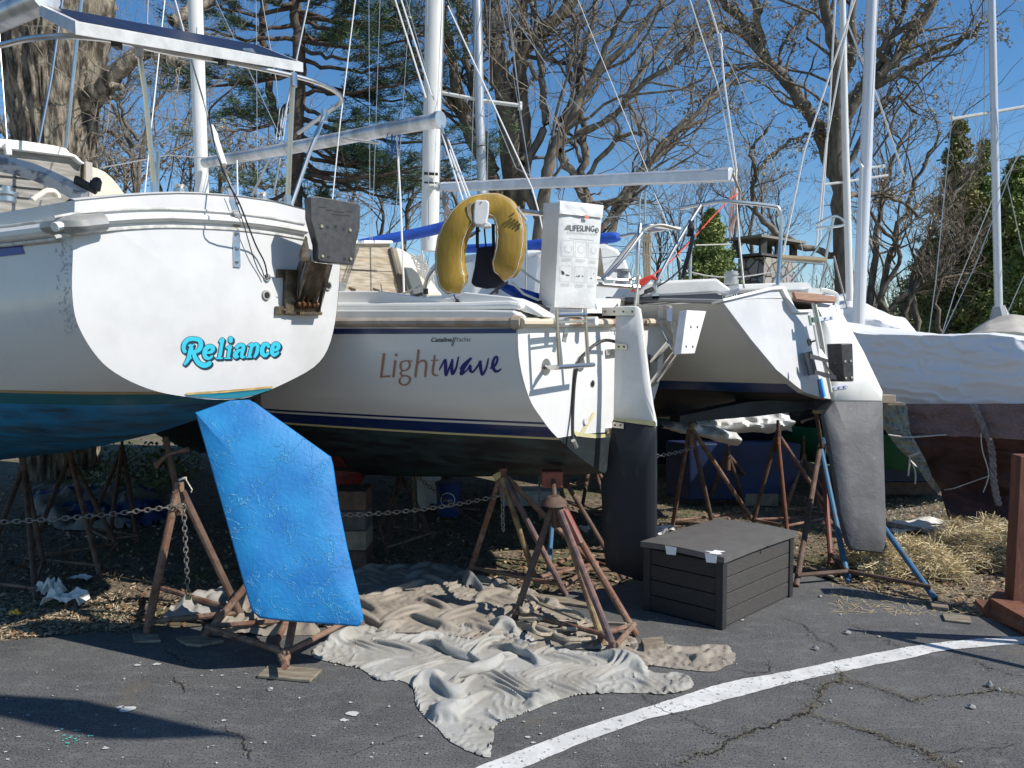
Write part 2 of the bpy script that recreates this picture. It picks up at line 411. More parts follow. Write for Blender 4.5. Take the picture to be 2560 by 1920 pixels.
class Branches:
    """collects polylines of equal point count per call and makes tubes"""
    def __init__(s): s.V = []; s.Fc = []; s.n = 0
    def add(s, P, r, k):
        P = np.asarray(P, float); m = len(P)
        T = np.gradient(P, axis=0); T /= np.linalg.norm(T, axis=1)[:, None] + 1e-9
        ref = np.array([0.3, 0.2, 1.0]) if abs(T[0][2]) < .85 else np.array([1.0, 0.3, 0.1])
        A = np.cross(T, ref); A /= np.linalg.norm(A, axis=1)[:, None] + 1e-9
        B = np.cross(T, A)
        th = np.arange(k) * 2 * math.pi / k
        r = np.interp(np.linspace(0, 1, m), np.linspace(0, 1, len(r)), r)
        vs = P[:, None, :] + (A[:, None, :] * np.cos(th)[None, :, None] + B[:, None, :] * np.sin(th)[None, :, None]) * r[:, None, None]
        s.V.append(vs.reshape(-1, 3))
        i = np.arange(m - 1)[:, None] * k; j = np.arange(k)[None, :]; j2 = (j + 1) % k
        f = np.stack([i + j, i + j2, i + k + j2, i + k + j], -1).reshape(-1, 4) + s.n
        s.Fc.append(f.ravel()); s.n += m * k
    def build(s, name, m, parent=None, smooth=True, org=None):
        v = np.concatenate(s.V)
        if org is not None: v = v - np.array(org)
        return fast_mesh(name, v, np.concatenate(s.Fc), 4, m, smooth, parent)
# ================================================================ lettering helpers
def zp(x0, y0, s): return lambda X, Y: (x0 + X * s, y0 + Y * s)
def sdf_mesh(strokes, step, grow=0.0, shift=(0, 0)):
    """strokes: list of [(x, y, r), ...] -> 2D triangle/polygon soup of their union (marching squares)"""
    segs = []
    for st in strokes:
        st = [(p[0] + shift[0], p[1] + shift[1], p[2] + grow) for p in st]
        if len(st) == 1: segs.append((*st[0], *st[0]))
        elif len(st) > 2:
            sm = smooth_line(st, 5); st = [tuple(q) for q in sm]
        for a, b in zip(st[:-1], st[1:]): segs.append((*a, *b))
    S = np.array(segs); mr = S[:, [2, 5]].max() + step * 2
    xs = np.arange(min(S[:, 0].min(), S[:, 3].min()) - mr, max(S[:, 0].max(), S[:, 3].max()) + mr, step)
    ys = np.arange(min(S[:, 1].min(), S[:, 4].min()) - mr, max(S[:, 1].max(), S[:, 4].max()) + mr, step)
    X, Y = np.meshgrid(xs, ys); D = np.full(X.shape, 1e9)
    for ax, ay, ar, bx, by, br in S:
        dx, dy = bx - ax, by - ay; l2 = dx * dx + dy * dy + 1e-9
        t = np.clip(((X - ax) * dx + (Y - ay) * dy) / l2, 0, 1)
        D = np.minimum(D, np.hypot(X - ax - t * dx, Y - ay - t * dy) - (ar + t * (br - ar)))
    out = []
    for j in range(len(ys) - 1):
        for i in range(len(xs) - 1):
            c = [(i, j), (i + 1, j), (i + 1, j + 1), (i, j + 1)]
            d = [D[q[1], q[0]] for q in c]
            if min(d) > 0: continue
            poly = []
            for k in range(4):
                a, b = c[k], c[(k + 1) % 4]; da, db = d[k], d[(k + 1) % 4]
                if da <= 0: poly.append((xs[a[0]], ys[a[1]]))
                if (da <= 0) != (db <= 0):
                    t = da / (da - db); poly.append((xs[a[0]] + t * (xs[b[0]] - xs[a[0]]), ys[a[1]] + t * (ys[b[1]] - ys[a[1]])))
            if len(poly) > 2: out.append(poly)
    return out
def place_polys(polys, fn):
    mb = MB(); seen = {}
    for p in polys:
        idx = []
        for q in p:
            k = (round(q[0], 3), round(q[1], 3))
            if k not in seen: seen[k] = len(mb.v); mb.v.append(fn(*q))
            if not idx or seen[k] != idx[-1]: idx.append(seen[k])
        if idx[0] == idx[-1]: idx.pop()
        if len(idx) > 2: mb.f.append(tuple(idx[::-1]))
    return mb
def text_polys(s, shear=0.0, offset=0.0, space=1.0, res=3):
    cu = bpy.data.curves.new("t", 'FONT'); cu.body = s; cu.shear = shear; cu.offset = offset; cu.space_character = space; cu.resolution_u = res
    o = bpy.data.objects.new("t", cu); sc.collection.objects.link(o)
    bpy.context.view_layer.update()
    dg = bpy.context.evaluated_depsgraph_get(); me = o.evaluated_get(dg).to_mesh()
    vs = [(v.co.x, v.co.y) for v in me.vertices]; ps = [[vs[i] for i in p.vertices] for p in me.polygons]
    o.evaluated_get(dg).to_mesh_clear(); bpy.data.objects.remove(o); bpy.data.curves.remove(cu)
    return ps
def text_px(s, fn, x0, y0, w, h, dx=0.0, up=None, **kw):
    """fit text into pixel box: baseline start (x0, y0), width w, cap height h (pixels), baseline rise dx per pixel"""
    ps = text_polys(s, **kw)
    X = [q[0] for p in ps for q in p]; Y = [q[1] for p in ps for q in p]
    mx, Mx = min(X), max(X); k = w / (Mx - mx); ky = h / (max(Y) - 0)
    ps = [[(x0 + (q[0] - mx) * k, y0 + (q[0] - mx) * k * dx - q[1] * ky) for q in p] for p in ps]
    mb = MB()
    for p in ps: mb.poly([fn(*q) for q in p])
    return mb

# ================================================================ hulls
class Boat:
    pass
def boat_frame(px, y_unused, depth, phi):
    b = Boat(); c = (px - 1280) / F
    b.C = Vector((c * depth, depth, 0)); ph = R(phi)
    b.a = Vector((-math.cos(ph), math.sin(ph), 0)); b.t = Vector((math.sin(ph), math.cos(ph), 0)); b.n = -b.a
    b.tp = lambda x, y, off=0.0: PLN(x, y, b.C + b.n * off, b.n)        # a point on (or off) the transom plane
    b.at = lambda u, v, z: b.C + b.a * u + b.t * v + Vector((0, 0, z))
    b.pl = lambda x, y, u: PLN(x, y, b.C + b.a * u, b.n)                # a point on the cross plane u metres forward
    return b
def loft(b, outline, us, fB, zs, zk, zw, name, m, parent, tilt=None, deck_mat=None, deck_drop=0.0, deck_name='deck'):
    """outline: 3D points on the transom from one sheer down round to the other. Lofts the hull forward"""
    n = len(outline); cz = max(p.z for p in outline); kz = min(p.z for p in outline)
    c0 = b.C
    rows = []; uv = []
    for u in us:
        row = []
        for p in outline:
            d = p - c0; v = d.dot(b.t); ua = d.dot(b.a)
            fr = (cz - p.z) / (cz - kz)
            z = p.z + (zs(u) - zs(0)) * (1 - fr) + (zk(u) - zk(0)) * fr
            # lower sections narrow towards the bow
            f = fB(u, fr)
            row.append(b.C + b.a * (u + ua * (1 if u < .01 else max(0, 1 - u / 3))) + b.t * v * f + Vector((0, 0, z)))
            uv.append((u, z - zw))
        rows.append(row)
    mb = MB().grid(rows)
    o = mb.build(name, m, parent, smooth=True, angle=60)
    uvl = o.data.uv_layers.new(name="UVMap")
    for l in o.data.loops: uvl.data[l.index].uv = uv[l.vertex_index]
    b.rows = rows
    b.bvh = BVHTree.FromPolygons([tuple(v) for v in mb.v], mb.f)
    if deck_mat:
        dr = []
        for row in rows:
            A, B = row[0], row[-1]; w = (B - A).length
            dr.append([A.lerp(B, k / 8) + Vector((0, 0, -deck_drop + .07 * w / 2 * (1 - (2 * k / 8 - 1) ** 2))) for k in range(9)])
        MB().grid(dr).build(deck_name, deck_mat, parent, smooth=True)
    return o
def onhull(b, x, y, off=.003):
    r = ray(x, y).normalized()
    h = b.bvh.ray_cast(EYE, r)
    if h[0] is None: return None
    n = h[1]
    if n.dot(r) > 0: n = -n
    return h[0] + n * off
def strip_on(b, top, bot, off, n=24):
    """ribbon on the hull between two pixel polylines"""
    mb = MB(); rows = []
    for k in range(n + 1):
        t = k / n
        f = lambda L: (interp(t, np.linspace(0, 1, len(L)), [q[0] for q in L]), interp(t, np.linspace(0, 1, len(L)), [q[1] for q in L]))
        p, q = onhull(b, *f(top), off), onhull(b, *f(bot), off)
        if p is None or q is None: continue
        rows.append([p, p.lerp(q, .5), q])
    return mb.grid(rows)

# ---------------------------------------------------------------- boat A: Reliance
KA = .94; W0 = W
def W(x, y, d): return W0(x, y, d * KA)
A = boat_frame(571, 0, 4.4 * KA, 35)
boatA = thing('sailboat', 'nearest white sailboat named Reliance in turquoise on its rounded transom, solar panel above', 'sailboat', (A.C.x, A.C.y, 0))
outA = [(188, 500), (186, 560), (183, 640), (181, 720), (188, 787), (206, 834), (236, 882), (272, 920), (328, 954), (395, 979), (467, 992), (540, 999), (607, 996), (661, 980), (719, 955), (785, 918), (820, 873), (838, 807), (846, 737), (851, 660), (851, 600), (848, 545)]
outA = [tuple(q) for q in smooth_line(outA, 3)]; outA3 = [A.tp(*q) for q in outA]
ZWA = 1.7 - .267 * KA
M['hullA'] = hull_material('reliance_hull_paint', [(-2, (.010, .20, .44)), (-.072, (.25, .38, .42)), (-.069, (.010, .20, .44)), (-.066, (.006, .12, .16)), (0, (.38, .26, .13)), (.008, (.62, .62, .60))], (-.066, (.02, .05, .08)), .28)
zkA = lambda u: interp(u, [0, .35, 1.0, 1.77, 3.0, 5, 7, 8.2], [1.375, 1.26, 1.10, .95, .78, .72, .95, 1.5])
zsA = lambda u: interp(u, [0, 3, 8.2], [2.40, 2.42, 2.75])
def fBA(u, fr):
    top = interp(u, [0, 1, 2.5, 4, 5.5, 7, 8.2], [1, 1.22, 1.5, 1.55, 1.3, .75, .03])
    low = interp(u, [0, 1, 2.5, 4, 5.5, 7, 8.2], [1, 1.15, 1.3, 1.3, .95, .4, .02])
    return lerp(top, low, fr)
hullA = loft(A, outA3, [0, .15, .35, .7, 1, 1.5, 2, 2.5, 3, 3.6, 4.3, 5, 5.8, 6.6, 7.4, 8.2], fBA, zsA, zkA, ZWA, 'hull', M['hullA'], boatA, deck_mat=M['gel2'], deck_drop=.02)
# transom plate with its arched top edge
arch = [(848, 545), (800, 531), (760, 521), (690, 503), (600, 490), (500, 483), (450, 482), (380, 484), (300, 489), (188, 500)]
face = [A.tp(*q, off=.004) for q in outA] + [A.tp(*q, off=.004) for q in arch[1:-1]]
mb = MB(); cpt = A.tp(540, 760, .004)
sub = []
for i in range(len(face)): sub += [face[i].lerp(face[(i + 1) % len(face)], k / 3) for k in range(3)]
RF = (.001, .3, .55, .75, .9, 1.0); rings = [[cpt.lerp(p, f) for p in sub] + [cpt.lerp(sub[0], f)] for f in RF]
# convex camber, dying out at the rim
for k, rg in enumerate(rings):
    for j in range(len(rg)): rg[j] = rg[j] + A.n * (.03 * (1 - RF[k] ** 2) - .003 * (k == 5))
mb.grid(rings)
M['transomA'] = mat('transom_gelcoat', (.60, .60, .60), .25, col2=(.51, .51, .51), scale=2.0, contrast=(.4, .7), col3=(.42, .42, .42), scale3=7, c3=(.66, .85))  # transom's own off-white gelcoat with random grey mottling
mb.build('transom', M['transomA'], boatA, smooth=True, angle=180)
camb = lambda x, y: .03 * (1 - min(1, math.hypot((x - 540) / 320, (y - 745) / 250)) ** 2)
tA = lambda off: (lambda x, y: A.tp(x, y, .004 + camb(x, y) + off))
# bulwark top cap
rim = [A.tp(*q, off=.01) for q in arch]
rows = [[p + Vector((0, 0, .0)), p + Vector((0, 0, .012)) + A.a * .05, p + A.a * .12 + Vector((0, 0, -.005)), p + A.a * .14 + Vector((0, 0, -.15))] for p in rim]
MB().grid(rows).build('bulwark', M['gel2'], boatA, smooth=True)
# boot stripe and masking tape across the bottom of the transom
zt = zp(0, 640, 860 / 2212)
bs = [zt(1190, 897), zt(1235, 890), zt(1430, 880), zt(1600, 865), zt(1750, 848), zt(1735, 862), zt(1650, 888), zt(1540, 912), zt(1430, 915), zt(1300, 908)]
mb = MB().poly([tA(.004)(*q) for q in bs]); mb.build('boot_stripe', mat('teal_boot_stripe', (.012, .17, .24), .35), boatA)
tp_ = [zt(1190, 880), zt(1430, 865), zt(1600, 850), zt(1750, 836), zt(1757, 848), zt(1600, 864), zt(1430, 879), zt(1205, 893)]
MB().poly([tA(.007)(*q) for q in tp_]).build('masking_tape', M['tapetan'], boatA)
# rub rail round the transom and along the side
zr = zp(0, 0, 860 / 2212)
rail = [zr(350, 1460), zr(500, 1432), zr(660, 1418), zr(900, 1402), zr(1150, 1400), zr(1500, 1420), zr(1750, 1450), zr(1960, 1487)]
railp = smooth_line([A.tp(*q, off=.02) for q in rail], 5)
side_rail = [A.rows[i][1] for i in range(len(A.rows))]
zoff = railp[0].z
sr = []
for x, y in [(150, 575), (140, 576), (90, 582), (40, 588), (0, 592), (-60, 598), (-140, 606)]:
    p = onhull(A, x, y, .018)
    if p is not None: sr.append(p)
MB().tube(railp, .034, 10, flat=.62, up=A.t.cross(A.n)).build('rub_rail', M['rubrail'], boatA, smooth=True)
MB().tube(smooth_line(sr, 3), .034, 10).build('rub_rail', M['rubrail'], boatA, smooth=True)
for dz, rr in ((-.045, .010), (.043, .006)):
    MB().tube([p + Vector((0, 0, dz)) for p in railp], rr, 6).build('rail_trim', M['grime'], boatA, smooth=True)
    MB().tube([p + Vector((0, 0, dz)) for p in smooth_line(sr, 3)], rr, 6).build('rail_trim', M['grime'], boatA, smooth=True)
# corner cap over the rail joint
cap = [onhull(A, *zr(352, 1468), .035), onhull(A, *zr(420, 1462), .038), A.tp(*zr(487, 1448), off=.045) , A.tp(*zr(560, 1440), off=.045), A.tp(*zr(660, 1430), off=.04)]
mb = MB().tube(smooth_line(cap, 4), [.036, .052, .054, .052, .050], 10, flat=.85); mb.build('corner_cap', mat('grey_cast_cap', (.40, .40, .39), .45, .3, col2=(.30, .30, .28), scale=9), boatA, smooth=True)
mb = MB()
for q in (zr(372, 1470), zr(617, 1434)): mb.ball(A.tp(*q, off=.085), .008, 6)
mb.build('rivet', M['steel'], boatA, smooth=True)
# navy side stripe with a curved end
za = zp(0, 320, 330 / 1711)
st = [za(-700, 1600), za(-300, 1550), za(0, 1500), za(200, 1478), za(315, 1467), za(298, 1520), za(300, 1575), za(326, 1632), za(100, 1655), za(0, 1670), za(-300, 1712), za(-700, 1770)]
rows = []
for k in range(18):
    t = k / 17; xt = lerp(-480, 318, t); xb = lerp(-480, 326, t)
    top = onhull(A, *za(xt, 1502 - (xt) * .11), .004); mid = onhull(A, *za(lerp(-480, 297, t), 1586 - xt * .10), .004); bot = onhull(A, *za(xb, 1668 - xb * .11), .004)
    if top and mid and bot: rows.append([top, mid, bot])
MB().grid(rows).build('side_stripe', mat('royal_blue_stripe', (.012, .03, .26), .35), boatA)

# name: fat outlined script
s = 280 / 2212; zn = zp(440, 820, s)
def ST(pts, r): return [(*zn(p[0], p[1]), (p[2] if len(p) > 2 else r) * s) for p in pts]
rel = [
    ST([(172, 460, 40), (150, 400, 42), (170, 300, 46), (250, 225, 46), (370, 215, 44), (470, 250, 48), (490, 340, 48), (460, 420, 46), (380, 468, 40), (300, 470, 30)], 42),
    ST([(285, 345, 34), (300, 400, 46), (275, 480, 44), (255, 570, 42), (215, 660, 36), (170, 715, 26)], 40),
    ST([(345, 335, 18), (255, 345, 20)], 18), ST([(240, 620, 28), (300, 590, 18)], 20),
    ST([(345, 480, 40), (380, 590, 48), (450, 690, 52), (550, 738, 52), (640, 715, 48), (665, 690, 40)], 50),
    ST([(600, 490, 24), (690, 475, 34), (730, 420, 46), (710, 370, 44), (640, 370, 46), (580, 430, 48), (560, 510, 44), (590, 580, 44), (650, 600, 30), (710, 560, 26)], 40),
    ST([(860, 270, 20), (915, 230, 40), (905, 300, 38), (885, 420, 38), (865, 540, 38), (850, 590, 30)], 38), ST([(800, 600, 18), (905, 598, 20)], 18),
    ST([(1080, 210, 46), (1078, 250, 46)], 46),
    ST([(1000, 400, 18), (1070, 360, 34), (1055, 430, 36), (1035, 540, 36), (1025, 585, 26)], 36), ST([(965, 598, 16), (1065, 595, 18)], 18),
    ST([(1200, 385, 36), (1250, 335, 34), (1320, 345, 40), (1330, 400, 40), (1300, 520, 36), (1305, 570, 34), (1345, 570, 22)], 36),
    ST([(1310, 430, 22), (1230, 450, 34), (1170, 520, 46), (1175, 565, 44), (1230, 560, 20)], 34),
    ST([(1440, 340, 22), (1500, 320, 32), (1480, 420, 36), (1450, 540, 36), (1445, 565, 26)], 36), ST([(1390, 580, 16), (1485, 572, 18)], 17),
    ST([(1500, 380, 20), (1560, 325, 34), (1610, 340, 38), (1610, 420, 38), (1590, 500, 38), (1550, 570, 26)], 34),
    ST([(1825, 360, 36), (1800, 318, 34), (1740, 330, 44), (1700, 420, 46), (1710, 510, 48), (1760, 545, 36), (1820, 500, 28)], 40),
    ST([(1920, 440, 26), (1990, 425, 34), (2025, 370, 42), (2005, 315, 40), (1940, 320, 40), (1900, 400, 42), (1895, 480, 42), (1930, 530, 40), (1990, 510, 28), (2020, 480, 22)], 38)]
for st_ in ([-.2] + [0]): pass
dark = []
for k in range(5): dark += [[(p[0] + k * 1.0, p[1] + k * .95, p[2]) for p in stt] for stt in rel]
ptsd = sdf_mesh(dark, .55, grow=1.0)
place_polys(ptsd, tA(.004)).build('name_lettering', M['tealdark'], boatA)
place_polys(sdf_mesh(rel, .5, grow=-.3), tA(.007)).build('name_lettering', M['teal'], boatA)

mb = MB()
for k in range(120):
    if k < 120: x, y = rnd.gauss(160, 9), rnd.uniform(600, 840)
    elif k < 170: x, y = rnd.gauss(110, 30), rnd.uniform(625, 660)
    else: x, y = rnd.gauss(225, 12), rnd.uniform(650, 830)
    x += max(0, y - 760) * .25
    fn = (lambda a, b_: onhull(A, a, b_, .002)) if k < 170 else tA(.002)
    w_, h_ = rnd.uniform(.6, 3), rnd.uniform(1, 6)
    q = [fn(x + w_ * math.cos(t) * rnd.uniform(.5, 1.2), y + h_ * math.sin(t) * rnd.uniform(.5, 1.2)) for t in np.linspace(0, 2 * math.pi, 7)[:-1]]
    if all(q): mb.poly(q[::-1])
mb.build('scuff_marks', mat('grey_scuff', (.50, .51, .55), .7), boatA)
# through-hull fittings on the transom
def flange(mb, c, n, r, h): mb.disc(c - n * .004, n, r, h + .004, 20, r * .85)
for (x, y, rr) in ((664, 738, .031), (818, 714, .033)):
    f = MB(); c = tA(0)(x, y); flange(f, c, A.n, rr, .012); fo = f.build('drain_outlet', mat('worn_plastic_fitting', (.32, .31, .29), .6), boatA, smooth=True)
    g = MB(); g.disc(c + A.n * .0125, A.n, rr * .55, .002, 16); g.build('bore', M['black'], fo)
    g = MB(); g.disc(c + A.n * .0125, A.n, rr * .0, .001, 5)
# vertical chain plate strap
strap = [zr(1480, 1195), zr(1500, 1290), zr(1515, 1350), zr(1535, 1400), zr(1522, 1470), zr(1522, 1560), zr(1524, 1640), (593, 655), (593, 668)]
sp_ = [A.tp(*strap[0], off=-.03), A.tp(*strap[1], off=.012), A.tp(*strap[2], off=.014), A.tp(*strap[3], off=.05), A.tp(*strap[4], off=.02)] + [tA(.008)(*q) for q in strap[5:]]
mb = MB(); hw = A.t * .021
rows = [[p - hw, p + hw] for p in sp_]; rows2 = [[p - hw - A.n * .006, p + hw - A.n * .006] for p in sp_]
mb.grid(rows); mb.grid(rows2); mb.grid([[a[0], b_[0]] for a, b_ in zip(rows, rows2)]); mb.grid([[a[1], b_[1]] for a, b_ in zip(rows, rows2)])
cp = mb.build('backstay_strap', M['steel'], boatA)
mb = MB()
for q in ((594, 508), (592, 583), (593, 622), (593, 655)): mb.ball(tA(.012)(*q), .009, 8)
mb.build('bolt', M['steel'], cp, smooth=True)
# backstay assembly above the strap
b0 = A.tp(*zr(1480, 1200), off=-.02)
bs1 = [b0, W(*zr(1440, 1080), 4.32), W(*zr(1400, 960), 4.35)]
MB().tube(bs1, .009, 6).build('turnbuckle', M['steel'], boatA, smooth=True)
MB().tube([W(*zr(1400, 960), 4.35), W(*zr(1375, 870), 4.38), W(*zr(1355, 810), 4.4)], [.014, .022, .014], 8).build('backstay_insulator', M['vinyl'], boatA, smooth=True)
MB().tube([W(*zr(1355, 815), 4.4), W(*zr(1300, 620), 4.45), W(*zr(1225, 370), 4.6), W(*zr(1120, 0), 4.9), W(*zr(960, -500), 5.6)], .0045, 5).build('backstay', M['wire'], boatA)
cable = smooth_line([A.tp(*zr(1580, 445), off=-.3), W(*zr(1500, 560), 4.3), W(*zr(1400, 650), 4.33), W(*zr(1345, 720), 4.34), W(*zr(1360, 830), 4.34), W(*zr(1400, 1000), 4.32), W(*zr(1480, 1200), 4.2), W(*zr(1540, 1310), 4.2), tA(.05)(*zt(1640, -80)), tA(.03)(*zt(1700, 40)), tA(.02)(*zt(1720, 140))], 4)
MB().tube(cable, .0045, 5).build('antenna_cable', M['black'], boatA)
MB().tube(smooth_line([tA(.05)(*zr(1490, 1215)), tA(.05)(*zr(1560, 1420)), tA(.03)(*zt(1620, -20)), tA(.015)(*zt(1660, 90)), tA(.02)(*zt(1700, 150))], 4), .003, 5).build('ground_wire', M['black'], boatA)
MB().tube([W(*zr(1370, 845), 4.37), W(*zr(1440, 1060), 4.3)], .016, 6).build('cable_tape', M['duct'], boatA)
f = MB(); c = tA(0)(*zt(1712, 140)); f.disc(c, A.n, .022, .012, 12); f.ball(c + A.n * .02, .012, 8); f.build('cable_gland', M['steel'], boatA, smooth=True)

# stern pulpit: stainless rail with legs
zq = zr
rl = [W(*zq(-260, 345), 4.3), W(*zq(0, 292), 4.05), W(*zq(180, 250), 3.95), W(*zq(380, 232), 3.92), W(*zq(560, 240), 3.95), W(*zq(760, 265), 4.02), W(*zq(1100, 340), 4.22), W(*zq(1500, 405), 4.5), W(*zq(1880, 485), 4.75), W(*zq(2050, 535), 4.88), W(*zq(2160, 590), 5.05), W(*zq(2195, 650), 5.25), W(*zq(2100, 725), 5.55), W(*zq(1920, 855), 6.1)]
MB().tube(smooth_line(rl, 5), .0145, 10).build('stern_rail', M['steel'], boatA, smooth=True)
def post(pts, r, nm='stanchion', m='steel'): return MB().tube(pts, r, 8).build(nm, M[m], boatA, smooth=True)
post([W(*zq(890, 310), 4.1), W(*zq(935, 600), 4.15), W(*zq(995, 1220), 4.22)], .0135)
post([W(*zq(1885, 480), 4.75), W(*zq(1870, 800), 4.8), W(*zq(1850, 1300), 4.86)], .0155)
post([W(*zq(2090, 730), 5.4), W(*zq(1980, 1010), 5.3), W(*zq(1875, 1315), 5.15)], .0145)
post([W(*zq(1015, 980), 5.2), W(*zq(1012, 1235), 5.2)], .012)
for x, y, d in ((995, 1215, 4.22), (1850, 1290, 4.86)):
    p = W(*zq(x, y), d); MB().tube([p - Vector((0, 0, .05)), p + Vector((0, 0, .03))], .022, 8).build('stanchion_base', M['steel'], boatA, smooth=True)
for x, y, d in ((895, 310, 4.1), (1888, 505, 4.75), (2085, 735, 5.4)):
    p = W(*zq(x, y), d); MB().tube([p - Vector((0, 0, .045)), p + Vector((0, 0, .03))], .021, 8).build('rail_clamp', M['steel'], boatA, smooth=True)
for x, y, d in ((1160, 1215, 4.3), (1690, 1262, 4.7)):
    p = A.tp(*zq(x, y), off=-.12); MB().tube([p - Vector((0, 0, .03)), p], .035, 10).tube([p, p + Vector((0, 0, .02))], [.02, .03], 10).build('deck_fitting', M['steel'], boatA, smooth=True)
# solar panel on the rail
pA, pB, pC, pD = W(97, 10, 3.9), W(188, 53, 3.5), W(758, 157, 4.9), W(648, 113, 5.3)
pn = (pB - pA).cross(pD - pA).normalized()
if pn.z < 0: pn = -pn
th = pn * .042
mb = MB()
e = .03; uu = (pC - pB).normalized(); vv = (pA - pB).normalized()
th = Vector((0, 0, .055)); mb.prism([pA - th, pB - th, pC - th, pD - th], th)
sp0 = mb.build('solar_panel', mat('pale_aluminium_frame', (.62, .62, .60), .45, .2, col2=(.50, .50, .48), scale=12), boatA, bevel=.002)
MB().poly([pA + uu * e - vv * e + pn * .002, pB + uu * e + vv * e + pn * .002, pC - uu * e + vv * e + pn * .002, pD - uu * e - vv * e + pn * .002]).build('cell_sheet', M['panelglass'], sp0)
mb = MB()
for k in range(1, 9):
    a = (pB + uu * e + vv * e).lerp(pC - uu * e + vv * e, k / 9) + pn * .0035; d = (pA + uu * e - vv * e).lerp(pD - uu * e - vv * e, k / 9) + pn * .0035
    w_ = uu * .0015; mb.quad(a - w_, a + w_, d + w_, d - w_)
mb.build('cell_line', mat('cell_line_grey', (.12, .12, .17), .4), sp0)
mb = MB()
for f_ in (.02, .30): # mounting struts below
    pass
for q0, q1, dd in (((745, 255), (755, 310), 4.0), ((1430, 375), (1430, 430), 4.42)):
    a = W(*zq(*q0), dd); b_ = W(*zq(*q1), dd); mb.cbox((a + b_) / 2, .03, .05, (a - b_).length)
mb.build('panel_clamp', M['blackplastic'], boatA)
mb = MB()
for q in ((910, 290), (1610, 405)):
    a = W(*zq(q[0], q[1] - 10), 4.15 if q[0] < 1000 else 4.6); mb.cbox(a + Vector((0, 0, .02)), .05, .09, .07)
mb.build('panel_bracket', M['alu'], boatA)
mb = MB().box(W(*zq(770, 262), 4.05), W(*zq(1600, 425), 4.55) - W(*zq(770, 262), 4.05), Vector((0, .03, 0)), Vector((0, 0, .03)))
mb.build('panel_crossbar', M['alu'], boatA)
# boom and sail-free boom end at top left
MB().tube([W(*zq(-500, 330), 4.6), W(*zq(0, 115), 4.2), W(*zq(300, -20), 3.9)], .062, 14).build('boom', M['mastgrey'], boatA, smooth=True)
# shrouds and stays of this boat, thick rod at left
MB().tube([W(*zq(425, 950), 5.0), W(*zq(490, 300), 5.0), W(*zq(530, -60), 5.0)], .011, 8).build('shroud', M['steel'], boatA)
MB().tube([W(*zq(250, 915), 5.4), W(*zq(330, 500), 5.5), W(*zq(410, -60), 5.6)], .008, 6).build('shroud', M['steel'], boatA)
MB().tube([W(*zq(45, 900), 5.4), W(*zq(0, 300), 5.5), W(*zq(-15, -60), 5.6)], .004, 5).build('stay', M['wire'], boatA)

# companionway, hatch and cabin end of Reliance
UC = 1.75
plA = lambda x, y, du=0: A.pl(*za(x, y), UC + du)
def slab(name, m, pts, fwd, parent, bevel=0, b=A):
    return MB().prism(pts, b.a * fwd).build(name, m, parent, bevel=bevel)
slab('companionway_boards', M['plygrey'], [plA(-900, 180), plA(0, 262), plA(150, 285), plA(500, 322), plA(950, 368), plA(1000, 410), plA(1100, 480), plA(1110, 1100), plA(-900, 1100)], .03, boatA)
mb = MB()
for y0, y1 in ((612, 650), (740, 800), (880, 905)):
    a, b_ = plA(-900, y0 - 90, -.008), plA(410 if y0 != 740 else 720, y1, -.008); mb.prism([a, b_, b_ - Vector((0, 0, .008)), a - Vector((0, 0, .008))], A.a * .006)
mb.build('board_seam', M['black'], boatA)
slab('sliding_hatch', M['gel2'], [plA(-900, 80, -.05), plA(0, 137, -.05), plA(300, 165, -.05), plA(700, 225, -.05), plA(860, 262, -.05), plA(905, 320, -.05), plA(985, 350, -.05), plA(1060, 425, -.05), plA(1100, 455, -.05), plA(1085, 470, -.05), plA(1030, 440, -.05), plA(960, 372, -.05), plA(500, 312, -.05), plA(150, 270, -.05), plA(0, 250, -.05), plA(-900, 190, -.05)], .5, boatA, .004)
slab('companionway_frame', mat('weathered_post', (.40, .37, .34), .8), [plA(1108, 430, -.03), plA(1200, 450, -.03), plA(1205, 1100, -.03), plA(1112, 1100, -.03)], .06, boatA, .003)
slab('slide_channel', M['darkmetal'], [plA(1085, 460, -.035), plA(1110, 462, -.035), plA(1112, 1100, -.035), plA(1090, 1100, -.035)], .05, boatA)
slab('cabin_end', M['cream'], [plA(1190, 500), plA(1280, 525), plA(1370, 570), plA(1450, 640), plA(1530, 730), plA(1600, 830), plA(1690, 900), plA(1700, 1100), plA(1190, 1100)], 1.6, boatA, .01)
slab('hatch_latch', M['gel2'], [plA(70, 190, -.09), plA(130, 195, -.09), plA(135, 255, -.09), plA(158, 290, -.09), plA(160, 350, -.09), plA(85, 340, -.09), plA(75, 260, -.09)], .035, boatA, .004)
